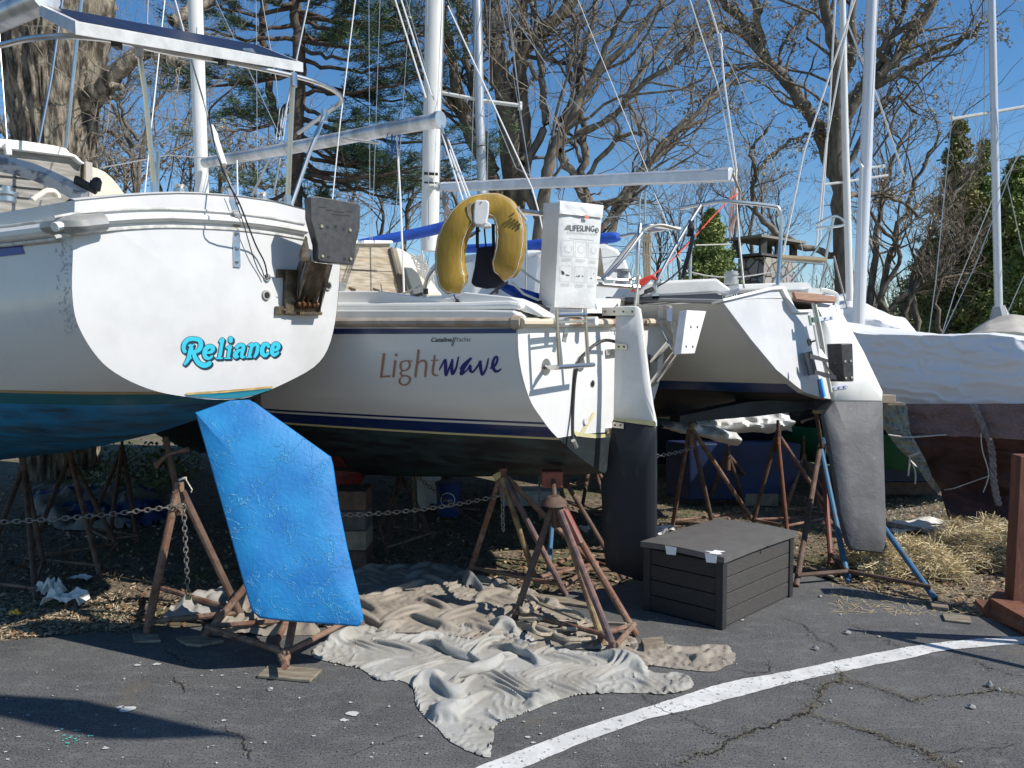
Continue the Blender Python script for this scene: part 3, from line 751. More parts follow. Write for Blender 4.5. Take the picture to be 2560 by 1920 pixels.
# weathered tiller-arm / traveller beam crossing
beam = [A.pl(*za(-500, 330), .9), A.pl(*za(0, 455), .95), A.pl(*za(400, 560), .9), A.pl(*za(800, 730), .8), A.pl(*za(1100, 900), .7)]
M['beam'] = mat('flaking_painted_beam', (.50, .51, .52), .7, col2=(.16, .17, .20), scale=16, contrast=(.5, .62), bump=.001)
MB().tube(smooth_line(beam, 4), .045, 4).build('traveller_beam', M['beam'], boatA)
mb = MB().tube([A.pl(*za(980, 670), .72), A.pl(*za(1260, 820), .66)], .022, 6).tube([A.pl(*za(1000, 690), .72), A.pl(*za(1020, 640), .72)], .02, 6).tube([A.pl(*za(1225, 800), .66), A.pl(*za(1245, 700), .66)], [.03, .03], 8).ball(A.pl(*za(1255, 700), .66), .028, 8)
mb.build('jam_cleat', M['black'], boatA, smooth=True)
mb = MB().tube(smooth_line([A.pl(*za(420, 930), .3), A.pl(*za(540, 850), .3), A.pl(*za(600, 815), .3), A.pl(*za(690, 815), .3), A.pl(*za(740, 850), .3), A.pl(*za(765, 905), .3)], 3), .012, 6)
mb.prism([A.pl(*za(525, 905), .32), A.pl(*za(545, 840), .32), A.pl(*za(600, 820), .32), A.pl(*za(700, 822), .32), A.pl(*za(750, 900), .32)], A.a * .12)
mb.build('vent_cowl', M['cream'], boatA)
mb = MB().disc(A.pl(*za(100, 955), .25), (0, 0, 1), .035, .02, 12).disc(A.pl(*za(100, 930), .25), (0, 0, 1), .02, .06, 12).disc(A.pl(*za(100, 870), .25), (0, 0, 1), .045, .012, 12)
mb.build('mooring_bollard', M['steel'], boatA, smooth=True)

# outboard motor bracket, board first
zb = zp(640, 440, 400 / 1659)
PB = lambda x, y, off=0: PLN(*zb(x, y), A.tp(800, 560, .30 + off), (A.n * .95 - Vector((0, 0, .0)) + A.t * -.18).normalized())
nb = (A.n * .95 - A.t * .18).normalized()
board = [(575, 212), (650, 212), (1060, 285), (1080, 310), (1078, 540), (1055, 640), (1035, 720), (1025, 800), (1020, 900), (1000, 920), (700, 890), (660, 878), (645, 850), (640, 710), (610, 600), (575, 470), (566, 430), (564, 225)]
bp3 = [PB(*q) for q in board]
mb = MB().prism(bp3, -nb * .062)
motor = mb.build('motor_board', M['blackplastic'], boatA, bevel=.004)
mb = MB()
for (x, y) in ((680, 523), (973, 562), (688, 832), (980, 860)):
    c = PB(x, y, .001); mb.disc(c, nb, .0125 if y < 700 else .010, .007, 10, .008)
mb.build('bolt', mat('brass_bolt', (.55, .46, .28), .3, .9), motor, smooth=True)
mb = MB()
for (x, y) in ((745, 528), (830, 520), (912, 550), (755, 840), (922, 858)):
    c = PB(x, y, .0012); mb.disc(c, nb, .009, .001, 10)
for a, b_ in (((650, 318), (740, 330)), ((730, 352), (920, 378)), ((780, 392), (915, 412)), ((940, 362), (1000, 372)), ((920, 405), (980, 416))):
    p, q = PB(*a, .0012), PB(*b_, .0012); w_ = Vector((0, 0, .0022)); mb.quad(p - w_, q - w_, q + w_, p + w_)
mb.build('bolt_hole', M['black'], motor)
# bracket arms and mount
def q3(pts, off): return [A.tp(*zb(*p), off=o) for p, o in zip(pts, off)]
mb = MB()
L0 = q3([(440, 985), (560, 880), (600, 640), (500, 640)], [.06, .2, .28, .22])
mb.prism(q3([(425, 1330), (520, 870), (580, 880), (455, 1240)], [.05, .24, .25, .06]), A.t * .012)
mb.prism(q3([(405, 1440), (415, 980), (520, 640), (500, 880), (440, 1080), (425, 1440)], [.03, .03, .24, .2, .08, .04]), A.t * .01)
mb.prism(q3([(440, 820), (510, 620), (560, 880), (460, 880)], [.16, .26, .24, .18]), A.t * .01)
mb.prism(q3([(640, 1300), (740, 910), (780, 915), (680, 1290), (640, 1440)], [.05, .24, .25, .08, .04]), A.t * .012)
arm = mb.build('bracket_arm', M['bracket'], boatA)
mb = MB(); mb.prism(q3([(430, 1330), (500, 1180), (570, 890), (760, 915), (690, 1130), (630, 1320)], [.035, .1, .18, .18, .1, .035]), A.n * -.008)
mb.build('bracket_web', M['darkmetal'], boatA)
mb = MB()
mb.prism([tA(.004)(*zb(280, 975)), tA(.004)(*zb(430, 985)), tA(.004)(*zb(405, 1445)), tA(.004)(*zb(272, 1430))], A.n * .03)
mb.prism([tA(.004)(*zb(210, 965)), tA(.004)(*zb(440, 975)), tA(.004)(*zb(440, 1050)), tA(.004)(*zb(208, 1055))], A.n * .012)
mb.prism([tA(.004)(*zb(195, 1350)), tA(.004)(*zb(655, 1365)), tA(.004)(*zb(655, 1445)), tA(.004)(*zb(190, 1440))], A.n * .018)
mb.prism([tA(.02)(*zb(405, 1440)), tA(.02)(*zb(630, 1445)), tA(.02)(*zb(640, 1415)), tA(.02)(*zb(405, 1410))], A.n * .045)
mt = mb.build('bracket_mount', M['darkmetal'], boatA, bevel=.002)
mb = MB()
for q in ((318, 1010), (406, 1010), (370, 1118), (385, 1315), (297, 1390), (350, 1418)): mb.ball(tA(.036)(*zb(*q)), .008, 8)
mb.build('bolt', M['darkmetal'], mt, smooth=True)
mb = MB()
mb.tube([tA(.055)(*zb(425, 1330)), tA(.055)(*zb(640, 1335))], .017, 8)
for x in (470, 525, 575):
    mb.tube([tA(.055)(*zb(x - 8, 1332)), tA(.055)(*zb(x + 12, 1334))], .026, 10)
    mb.tube([tA(.05)(*zb(x - 20, 1445)), tA(.075)(*zb(x + 5, 1320)), tA(.10)(*zb(x + 40, 1240))], .003, 5)
mb.build('tilt_spring', mat('rusty_spring', (.13, .065, .03), .5, .7), boatA, smooth=True)

# rudder of Reliance, hung under the counter and turned to face the light
rp = [(489, 1033), (520, 1022), (575, 1003), (622, 1001), (640, 1010), (827, 1143), (833, 1165), (848, 1270), (868, 1370), (895, 1480), (908, 1545), (905, 1560), (893, 1566), (860, 1563), (720, 1553), (650, 1545), (630, 1528), (610, 1460), (560, 1280), (520, 1140)]
ny = Vector((.30, -1, .28)).normalized(); PR = W(690, 1280, 4.24)
rr3 = [PLN(x, y, PR, ny) for x, y in rp]
def foil(name, pts, nrm, thick, m, parent, cen, steps=((1.0, 0.0), (.985, .45), (.95, .8), (.8, 1.0), (.4, 1.15), (.0005, 1.2)), res=3):
    """thick board with rounded edges from an outline"""
    P = []
    for i in range(len(pts)): P += [pts[i].lerp(pts[(i + 1) % len(pts)], k / res) for k in range(res)]
    P.append(P[0]); rows = []
    for f, h in steps[::-1]: rows.append([cen.lerp(p, f) + nrm * thick / 2 * h for p in P])
    for f, h in steps[1:]: rows.append([cen.lerp(p, f) - nrm * thick / 2 * h for p in P])
    return MB().grid(rows).build(name, m, parent, smooth=True, angle=80)
foil('rudder', rr3, ny, .07, M['rudderblue'], boatA, PLN(700, 1270, PR, ny), steps=((1.0, 0.0), (1.0, .55), (.993, .88), (.975, 1.0), (.5, 1.02), (.0005, 1.02)))
MB().tube([A.tp(640, 1010, -.25) - Vector((0, 0, .1)), A.tp(640, 985, -.25)], .03, 8).build('rudder_stock', M['rustdark'], boatA)

KB = 1.02
def W(x, y, d): return W0(x, y, d * KB)
# ---------------------------------------------------------------- boat B: Lightwave
B = boat_frame(1510, 0, 5.1 * KB, 35)
boatB = thing('sailboat', 'white sailboat named Lightwave with navy stripes and a swim ladder on its transom', 'sailboat', (B.C.x, B.C.y, 0))
outB = [(1297, 806), (1295, 834), (1297, 889), (1309, 951), (1328, 1006), (1352, 1043), (1380, 1080), (1420, 1118), (1465, 1155), (1519, 1184), (1560, 1150), (1592, 1100), (1620, 1050), (1634, 1003), (1646, 963), (1656, 915), (1662, 860), (1666, 812)]
outB = [tuple(q) for q in smooth_line(outB, 3)]; outB3 = [B.tp(*q) for q in outB]
ZWB = 1.7 - .567 * KB
wh = (.67, .665, .64); nv = (.010, .028, .12)
M['hullB'] = hull_material('lightwave_hull_paint', [(-2, (.009, .012, .016)), (-.02, (.60, .56, .30)), (0, nv), (.066, wh), (.084, nv), (.105, wh)], (-.02, (.035, .075, .08)), .10)
zkB = lambda u: interp(u, [0, .6, 1.4, 2.3, 3.5, 5, 6.5, 7.8], [.845, .77, .68, .60, .56, .62, .95, 1.5])
zsB = lambda u: interp(u, [0, 3, 7.8], [1.825, 1.84, 2.15])
def fBB(u, fr):
    top = interp(u, [0, 1, 2, 3.4, 5, 6.5, 7.8], [1, 1.17, 1.28, 1.33, 1.12, .68, .02])
    low = interp(u, [0, 1, 2, 3.4, 5, 6.5, 7.8], [1, 1.15, 1.2, 1.15, .8, .35, .02])
    return lerp(top, low, fr)
loft(B, outB3, [0, .15, .4, .8, 1.2, 1.6, 2, 2.5, 3, 3.6, 4.3, 5, 5.8, 6.6, 7.2, 7.8], fBB, zsB, zkB, ZWB, 'hull', M['hullB'], boatB, deck_mat=M['gel2'])
# transom
M['transomB'] = hull_material('lightwave_transom_paint', [(-2, (.012, .016, .02)), (-.02, (.012, .016, .02)), (0, (.67, .67, .66))], (-.02, (.012, .02, .022)), .14)
face = [B.tp(*q, off=.003) for q in outB] ; cpt = B.tp(1500, 960, .003)
P = []
for i in range(len(face) - 1): P += [face[i].lerp(face[i + 1], k / 3) for k in range(3)]
P.append(face[-1]); P += [face[-1].lerp(face[0], k / 6) for k in range(1, 7)]
rings = [[cpt.lerp(p, f) + B.n * .02 * (1 - f * f) for p in P] for f in (.001, .25, .5, .75, 1)]
rings.append([p - B.n * .003 for p in rings[-1]]); o = MB().grid(rings).build('transom', M['transomB'], boatB, smooth=True)
uvl = o.data.uv_layers.new(name="UVMap")
for l in o.data.loops: uvl.data[l.index].uv = (0, o.data.vertices[l.vertex_index].co.z - ZWB + .028 * max(0, min(1, (o.data.vertices[l.vertex_index].co.dot(B.t) + .35) / .5)))
tB = lambda off: (lambda x, y: B.tp(x, y, .003 + .02 * (1 - min(1, math.hypot((x - 1500) / 175, (y - 960) / 185)) ** 2) + off))
# stripe, tape, rail
strip_on(B, [(700, 824), (850, 822), (1000, 822), (1150, 822), (1291, 821)], [(700, 838), (850, 835), (1000, 835), (1150, 834), (1291, 833)], .003).build('sheer_stripe', M['navy'], boatB)
zw_ = zp(1320, 700, 440 / 1825)
MB().poly([tB(.004)(*zw_(*q)) for q in ((470, 1565), (560, 1585), (700, 1600), (885, 1595), (880, 1625), (700, 1640), (500, 1620))]).build('masking_tape', M['tape'], boatB)
MB().poly([tB(.006)(*zw_(*q)) for q in ((680, 1365), (697, 1385), (560, 1625), (520, 1620))]).build('masking_tape', M['tape'], boatB)
zl = zp(850, 640, 860 / 2212)
sdn = Vector((-math.sin(R(23)), -math.cos(R(23)), 0)); rb = [PLN(x, y, B.rows[0][0] + sdn * .012, sdn) for x, y in ((700, 808), (800, 807), (900, 806), (1000, 806), (1100, 806), (1200, 806), (1294, 806))]
MB().tube(rb, .036, 10, flat=.8).build('rub_rail', M['brownrail'], boatB, smooth=True)
MB().tube([rb[-2].lerp(rb[-1], .9), rb[-1] + B.t * .0 + B.n * .03], [.042, .038], 10).build('rail_end_cap', mat('tan_rail_cap', (.42, .33, .24), .4), boatB, smooth=True)
tr = [B.tp(1300, 806, .03), B.tp(1400, 807, .03), B.tp(1520, 807, .03), B.tp(1600, 806, .03), B.tp(1672, 804, .03)]
MB().tube(tr, .034, 10, flat=.8).build('transom_rail', mat('tan_transom_rail', (.60, .52, .40), .45, col2=(.26, .17, .11), scale=1.1, contrast=(.5, .56), stretch=(3, 3, .3)), boatB, smooth=True)
# pulpit feet stubs: two white round ends
for (x, y) in ((408, 435), (715, 425)):
    c = B.tp(*zw_(x, y), off=.14); MB().tube([c - B.n * .12, c], .028, 12).build('pipe_end', M['plastic'], boatB, smooth=True)
MB().prism([B.tp(*zw_(*q), off=.08) for q in ((378, 500), (430, 500), (392, 650), (360, 640))], -B.n * .006).build('bracket_plate', M['alu'], boatB)
# coaming and side deck moulding
zz = lambda x, y: zl(x, y)
def pb(x, y, u_off):   # plane parallel to the near side, set in by u_off metres
    sd = Vector((-math.cos(R(23)), math.sin(R(23)), 0)); nn = Vector((-math.sin(R(23)), -math.cos(R(23)), 0))
    return PLN(x, y, B.rows[0][0] - nn * u_off, nn)
nn = Vector((-math.sin(R(23)), -math.cos(R(23)), 0))
def moulding(px, inset, depth, m, nm, bev=.012): return MB().prism([pb(*zz(*q), inset) for q in px], -nn * depth).build(nm, m, boatB, bevel=bev)
moulding([(-500, 345), (900, 345), (1110, 350), (1155, 385), (1160, 410), (-500, 410)], .03, .4, M['gel'], 'deck_moulding', .02)
moulding([(-500, 296), (400, 300), (820, 296), (1085, 285), (1165, 300), (1165, 345), (-500, 352)], .07, .4, M['gel'], 'deck_moulding', .02)
moulding([(-500, 225), (250, 225), (480, 262), (700, 270), (800, 232), (1090, 262), (1180, 298), (1310, 380), (1305, 395), (1150, 350), (-500, 350)], .13, .22, M['gel2'], 'coaming', .02)
# right part of the stern deck, seen past the sling bag
MB().prism([B.pl(*zp(1320, 700, 440 / 1825)(*q), .25) for q in ((560, 190), (900, 190), (1240, 200), (1290, 235), (1330, 330), (1345, 395), (560, 395))], B.a * .8).build('coaming', M['gel'], boatB, bevel=.015)
MB().tube([B.pl(*zw_(1060, 240), .2), B.pl(*zw_(1090, 240), .25)], .035, 10).build('deck_vent', M['black'], boatB, smooth=True)
# cabin end with weathered boards
UB = 2.18
zc = zp(640, 440, 400 / 1659)
pc = lambda x, y, du=0: B.pl(*zc(x, y), UB + du)
slabB = lambda name, m, pts, fwd, bev=0: MB().prism(pts, B.a * fwd).build(name, m, boatB, bevel=bev)
slabB('companionway_boards', M['ply'], [pc(880, 700), (pc(1030, 700)), pc(1390, 690), pc(1400, 760), pc(1510, 1205), pc(700, 1240), pc(700, 700)], .03)
slabB('board_seam', M['black'], [pc(990, 964, -.006), pc(1258, 980, -.006), pc(1258, 988, -.006), pc(1000, 978, -.006)], .004)
slabB('board_seam', M['darkmetal'], [pc(700, 960, -.004), pc(1460, 992, -.004), pc(1460, 995, -.004), pc(700, 964, -.004)], .003)
slabB('companionway_frame', mat('dark_channel', (.10, .085, .07), .7), [pc(1393, 755, -.03), pc(1412, 745, -.03), pc(1530, 1190, -.03), pc(1510, 1215, -.03)], .05)
slabB('companionway_frame', M['wood'], [pc(1405, 740, -.02), pc(1455, 742, -.02), pc(1570, 1190, -.02), pc(1525, 1200, -.02)], .05)
slabB('cabin_end', M['cream'], [pc(1450, 745), pc(1520, 750), pc(1640, 830), pc(1760, 960), pc(1900, 1180), pc(1960, 1240), pc(1560, 1240)], 2.2, .03)
slabB('sliding_hatch', M['gel2'], [pc(700, 660, -.04), pc(1420, 668, -.04), pc(1430, 700, -.04), pc(700, 700, -.04)], .6, .01)
# locker vents: grey plastic winch handle holder
slabB('handle_holder', mat('grey_plastic', (.10, .11, .11), .5), [pc(1550, 945, -.12), pc(1620, 950, -.12), pc(1690, 1010, -.12), pc(1790, 1280, -.12), pc(1660, 1290, -.12), pc(1560, 1000, -.12)], .05, .01)
# stern pulpit of Lightwave
def tubeB(px, ds, r, nm='stern_rail', m='steel', k=8):
    return MB().tube(smooth_line([W(*q, d) for q, d in zip(px, ds)], 5), r, k).build(nm, M[m], boatB, smooth=True)
tubeB([(1062, 750), (1063, 715), (1075, 685), (1102, 655), (1140, 615), (1200, 575)], [4.95, 4.95, 4.95, 4.93, 4.9, 4.9], .014)
tubeB([(1290, 530), (1355, 534), (1412, 540), (1470, 545)], [4.9, 4.85, 4.8, 4.8], .015)
tubeB([(1240, 530), (1300, 533), (1360, 536)], [5.0, 4.95, 4.9], .012)
MB().box(W(1058, 735, 4.93), (.03, 0, 0), (0, .03, 0), (0, 0, .035)).build('stanchion_clamp', M['black'], boatB)
tubeB([(1315, 560), (1315, 790)], [5.3, 5.3], .010, 'stanchion')
# right hand part: horizontal tubes and clamps
tubeB([(1485, 710), (1560, 716), (1597, 718)], [5.0, 5.15, 5.2], .016)
tubeB([(1485, 695), (1560, 700), (1600, 695)], [5.1, 5.2, 5.25], .008)
tubeB([(1600, 560), (1594, 640), (1593, 760)], [5.25, 5.2, 5.2], .014, 'stanchion')
tubeB([(1507, 700), (1555, 650), (1600, 590), (1612, 575), (1650, 563), (1700, 575)], [5.0, 5.05, 5.15, 5.2, 5.25, 5.3], .012)
tubeB([(1597, 690), (1590, 740), (1585, 790)], [5.15, 5.15, 5.15], .009, 'lashing', 'rope')
mb = MB().cbox(W(1521, 703, 5.0), .06, .03, .03); mb.build('rail_clamp', M['steel'], boatB)
# cockpit winch and rope clusters
MB().disc(W(1557, 712, 5.9), (0, 0, 1), .06, .03).disc(W(1557, 705, 5.9), (0, 0, 1), .045, .08).disc(W(1557, 680, 5.9), (0, 0, 1), .07, .02, 14).build('winch', mat('grey_winch', (.28, .29, .30), .4, .5), boatB, smooth=True)
# ladder on the transom
def lad(px, offs, r): return [B.tp(*zw_(*q), off=o) for q, o in zip(px, offs)]
mb = MB()
mb.tube(lad([(295, 300), (300, 420), (310, 650), (325, 900)], [.17, .17, .17, .17], 0), .012, 8)
mb.tube(lad([(592, 300), (600, 500), (612, 700), (625, 880)], [.17, .17, .17, .17], 0), .012, 8)
mb.tube(lad([(300, 365), (450, 362), (600, 360)], [.17, .17, .17], 0), .014, 8)
mb.tube(lad([(300, 440), (450, 433), (605, 428)], [.17, .17, .17], 0), .007, 6)
mb.tube(lad([(185, 900), (240, 908), (310, 905), (480, 893), (680, 878)], [.01, .10, .17, .17, .17], 0), .014, 8)
la = mb.build('swim_ladder', M['steel'], boatB, smooth=True)
mb = MB(); mb.disc(tB(0)(*zw_(182, 900)), B.n, .05, .006, 20); mb.disc(tB(0)(*zw_(540, 865)), B.n, .05, .006, 20); mb.build('mounting_flange', M['steel'], la, smooth=True)
# transom details
mb = MB().disc(tB(-.001)(*zw_(668, 1075)), B.n, .024, .004, 16); mb.build('exhaust_port', M['steel'], boatB)
mb = MB().disc(tB(.004)(*zw_(668, 1075)), B.n, .019, .002, 16); mb.build('exhaust_port', M['black'], boatB)
mb = MB().disc(tB(0)(*zw_(592, 1460)), B.n, .030, .010, 18, .026); mb.build('deck_fill_cap', M['plastic'], boatB, smooth=True)
hose = smooth_line([B.tp(*zw_(905, 640), off=.10), B.tp(*zw_(800, 625), off=.10), B.tp(*zw_(680, 680), off=.08), B.tp(*zw_(560, 800), off=.05), B.tp(*zw_(510, 900), off=.04), B.tp(*zw_(480, 1080), off=.03), B.tp(*zw_(465, 1350), off=.03), B.tp(*zw_(462, 1560), off=.04), B.tp(*zw_(470, 1660), off=.05), B.tp(*zl(1500, 1195), off=.06)], 5)
MB().tube(hose, .0105, 8).build('outboard_hose', M['black'], boatB, smooth=True)
MB().tube([B.tp(*zl(1500, 1185), off=.06), B.tp(*zl(1520, 1230), off=.06)], .015, 6).build('hose_connector', M['alu'], boatB)
# rudder of Lightwave
nR = Vector((-math.sin(R(26)), -math.cos(R(26)), 0)); PRB = B.tp(1530, 960, .10)
fr = lambda x, y, off=0: PLN(x, y, PRB + nR * off, nR)
RU = [(915, 275), (1130, 272), (1165, 300), (1190, 480), (1220, 720), (1260, 1050), (1300, 1330), (1330, 1470), (1330, 1520), (895, 1440), (905, 900), (918, 380)]
rup = [fr(*zw_(*q)) for q in RU]
bev = ((1.0, 0.0), (1.0, .7), (.985, 1.0), (.5, 1.0), (.0005, 1.0))
rudB = foil('rudder', rup, nR, .045, mat('white_rudder_paint', (.74, .74, .72), .35, col2=(.62, .62, .60), scale=3), boatB, fr(1585, 920), bev, 2)
zy = zp(850, 640, 860 / 2212)
RL = [zw_(890, 1446), zw_(1330, 1516), (1641, 1120), (1641, 1300), (1641, 1450), (1637, 1457), (1600, 1450), (1530, 1426), (1516, 1412), (1510, 1330), (1504, 1200), (1519, 1175), (1525, 1110)]
foil('rudder_blade', [fr(*q) for q in RL], nR, .05, mat('dark_rudder_antifouling', (.006, .009, .015), .6, col2=(.03, .07, .08), scale=4, stretch=(3, 3, .7), contrast=(.58, .82)), rudB, fr(1578, 1290), bev, 3)
MB().poly([fr(*zw_(*q), .0265) for q in ((895, 1432), (1310, 1462), (1325, 1475), (1328, 1518), (893, 1458))]).build('masking_tape', M['tape'], rudB)
for pts, nm in ((((765, 285), (1112, 282), (1105, 370), (765, 368)), 'tiller_head'), (((905, 655), (1025, 665), (1028, 728), (900, 715)), 'gudgeon'), (((868, 1465), (990, 1485), (992, 1545), (868, 1530)), 'gudgeon')):
    g = MB().prism([fr(*zw_(*q), .034) for q in pts], -nR * .007).build(nm, M['steel'], rudB, bevel=.002)
    mb = MB(); xs = np.linspace(pts[0][0] + 35, pts[1][0] - 30, 4 if nm == 'tiller_head' else 2); ym = (pts[0][1] + pts[2][1]) / 2
    for x in xs: mb.disc(fr(*zw_(x, ym), .034), nR, .007, .004, 8)
    mb.build('bolt', M['darkmetal'], g)
for y0 in (745, 1560):
    MB().prism([tB(.0)(*zw_(*q)) for q in ((800, y0 - 28), (905, y0 - 34), (905, y0 + 25), (805, y0 + 33))], B.n * .03).build('gudgeon', M['steel'], boatB, bevel=.002)
# outboard bracket with white board, far side of the rudder
zo = zw_
nO = (B.n * .9 - B.t * .1 + Vector((0, 0, .12))).normalized(); PO = W0(1725, 830, 5.25)
po = lambda x, y, off=0: PLN(*zo(x, y), PO + nO * off, nO)
wb = MB().prism([po(1650, 312), po(1850, 322), po(1730, 762), po(1590, 765)], -nO * .06).build('motor_board', M['plastic'], boatB, bevel=.004)
mb = MB()
for x, y in ((1688, 487), (1756, 487), (1640, 690), (1708, 690)): mb.disc(po(x, y, .001), nO, .009, .002, 8)
mb.build('bolt_hole', M['darkmetal'], wb)
mb = MB()
cq = lambda x, y, d: W0(*zo(x, y), d * .985)
for (a, b_) in (((1275, 850, 5.75), (1450, 640, 5.45)), ((1300, 855, 5.85), (1475, 655, 5.5)), ((1270, 1070, 5.75), (1520, 740, 5.4)), ((1310, 1090, 5.85), (1560, 760, 5.45))):
    mb.tube([cq(*a), cq(*b_)], .011, 6)
mb.tube([cq(1355, 430, 5.6), cq(1500, 720, 5.42)], .009, 6).tube([cq(1420, 430, 5.6), cq(1500, 540, 5.5), cq(1490, 430, 5.5)], .008, 6)
mb.prism([cq(1515, 430, 5.42), cq(1570, 430, 5.42), cq(1545, 745, 5.38), cq(1500, 730, 5.38)], Vector((0, .01, 0)))
mb.prism([cq(1350, 262, 5.7), cq(1400, 262, 5.7), cq(1400, 400, 5.7), cq(1350, 395, 5.7)], Vector((0, .01, 0)))
mb.prism([cq(1440, 290, 5.55), cq(1495, 280, 5.55), cq(1492, 430, 5.5), cq(1440, 420, 5.5)], Vector((0, .01, 0)))
mb.tube([cq(1380, 280, 5.65), cq(1480, 290, 5.55)], .014, 8)
mb.build('bracket_arm', M['steel'], boatB, smooth=True)
MB().prism([cq(1270, 770, 5.8), cq(1345, 840, 5.8), cq(1335, 1110, 5.8), cq(1270, 1110, 5.8)], Vector((0, .05, 0))).build('bracket_mount', mat('grey_mount', (.16, .16, .15), .5, .4), boatB)

# lettering on the side
fB3 = lambda off: (lambda x, y: onhull(B, x, y, off))
s = 340 / 2212; zs_ = zp(930, 820, s)
def SL(pts, r=18): return [(*zs_(p[0], p[1]), (p[2] if len(p) > 2 else r) * s) for p in pts]
light = [SL([(198, 425, 21), (152, 790, 19)]), SL([(150, 790, 10), (290, 780, 14)]), SL([(396, 435, 23), (396, 436, 23)]), SL([(382, 540, 19), (350, 785, 19)]), SL([(362, 540, 8), (398, 535, 8)]),
         SL([(560, 530, 9), (490, 550, 14), (465, 610, 18), (485, 680, 14), (540, 690, 10), (600, 650, 15), (618, 590, 18), (600, 545, 14), (550, 528, 9)]), SL([(560, 530, 9), (655, 535, 10)]),
         SL([(500, 695, 8), (465, 735, 14), (500, 770, 12), (580, 780, 14), (622, 820, 18), (600, 890, 14), (530, 925, 11), (465, 900, 14), (450, 850, 16), (480, 800, 9), (520, 778, 7)]),
         SL([(760, 365, 20), (708, 785, 18)]), SL([(738, 600, 8), (790, 540, 14), (850, 530, 18), (885, 580, 20), (875, 700, 18), (868, 780, 18)]),
         SL([(1022, 450, 14), (1010, 560, 18), (990, 690, 18), (1005, 755, 16), (1075, 772, 9)]), SL([(965, 528, 8), (1080, 522, 9)])]
wave = [SL([(1100, 675, 10), (1180, 530, 18), (1200, 540, 20), (1200, 650, 28), (1208, 765, 18), (1290, 570, 16), (1310, 520, 18), (1300, 640, 26), (1312, 745, 22), (1370, 650, 18), (1408, 475, 12)]),
        SL([(1610, 495, 20), (1500, 590, 24), (1440, 660, 14)]), SL([(1600, 510, 16), (1500, 640, 28), (1455, 740, 28), (1540, 690, 12), (1600, 610, 18), (1600, 680, 26), (1640, 715, 16), (1720, 620, 16), (1765, 540, 18), (1770, 650, 26), (1797, 755, 20), (1860, 650, 16), (1895, 500, 12)]),
        SL([(1935, 650, 16), (2010, 600, 18), (2045, 500, 18), (2020, 465, 16), (1980, 520, 22), (1965, 620, 26), (2010, 700, 24), (2070, 690, 16), (2095, 665, 12)])]
place_polys(sdf_mesh(light, .55), fB3(.003)).build('name_lettering', M['copper'], boatB)
place_polys(sdf_mesh(wave, .55), fB3(.003)).build('name_lettering', M['purplenavy'], boatB)
text_px('Catalina', fB3(.003), *zs_(965, 225), 335 * s, 70 * s, shear=.25, offset=.018, dx=-.01).build('builder_logo', M['ink'], boatB)
text_px('Yachts', fB3(.003), *zs_(1372, 220), 235 * s, 68 * s, shear=.25, offset=-.006, dx=-.01).build('builder_logo', M['ink'], boatB)
mb = MB()
for x0 in (0, 28):
    mb.poly([fB3(.003)(*zs_(*q)) for q in ((1330 + x0, 152), (1342 + x0, 152), (1300 + x0 * .6, 285 + x0 * .4), (1290 + x0 * .6, 285 + x0 * .4))])
mb.build('builder_logo', M['ink'], boatB)
# exposed red primer patch and red keel root of Lightwave
rk = [onhull(B, *q, .006) for q in (zl(0, 1285), zl(35, 1320), zl(75, 1380), zl(118, 1440))]
kd = MB()
kp = [B.at(2.3, 0, .62), B.at(3.9, 0, .58), B.at(3.7, 0, .14), B.at(2.7, 0, .14)]
foil('keel', kp, B.t, .16, M['redhull'], boatB, B.at(3.1, 0, .38), bev, 3)
rows = []
for t in np.linspace(0, 1, 8):
    r0 = [onhull(B, lerp(700, 852 + 46 * t, f), lerp(1140, 1203, t), .004) for f in (0, .33, .66, 1)]
    if all(r0): rows.append(r0)
if len(rows) > 1: MB().grid(rows).build('bare_red_patch', M['redhull'], boatB)
# mast, boom, vang, sheets of Lightwave
MB().tube([W(507, 520, 7.72), W(488, 0, 7.75), W(478, -300, 7.8)], [.055, .062, .062], 14, flat=1.2).build('mast', M['mastwhite'], boatB, smooth=True)
bm = [W(512, 407, 7.6), W(700, 375, 7.1), W(1095, 300, 5.95)]
boom = MB().tube(bm, [.052, .056, .058], 14).build('boom', M['mastgrey'], boatB, smooth=True)
e0 = bm[-1]; bd = (bm[-1] - bm[-2]).normalized()
MB().tube([e0 - bd * .01, e0 + bd * .03], .066, 16).build('boom_end_cap', M['alu'], boom, smooth=True)
MB().tube(smooth_line([W(950, 358, 6.2), W(900, 352, 6.3), W(850, 345, 6.5)], 4), .01, 6).build('clew_line', M['rope'], boom)
def line(parent, px, ds, r, m, nm='line', k=5, sag=0):
    pts = [W(*q, d) for q, d in zip(px, ds)]
    if sag and len(pts) == 2:
        pts = [pts[0].lerp(pts[1], t) - Vector((0, 0, sag * 4 * t * (1 - t))) for t in np.linspace(0, 1, 9)]
    return MB().tube(pts, r, k).build(nm, M[m], parent)
line(boatB, [(1105, 335), (1163, 520)], [5.95, 5.3], .007, 'wirewhite', 'mainsheet')
line(boatB, [(1112, 345), (1175, 515)], [5.95, 5.3], .007, 'wirewhite', 'mainsheet')
line(boatB, [(1120, 350), (1182, 512)], [5.95, 5.3], .007, 'wirewhite', 'mainsheet')
line(boatB, [(1098, 300), (1110, 345)], [5.95, 5.95], .016, 'steel', 'sheet_block')
line(boatB, [(1108, 340), (1122, 385)], [5.95, 5.8], .022, 'black', 'sheet_block')
MB().tube([W(992, 340, 6.2), W(1000, 480, 6.2), W(1005, 600, 6.2), W(1010, 730, 6.2)], .008, 6).build('topping_pole', M['wirewhite'], boatB)
mb = MB()
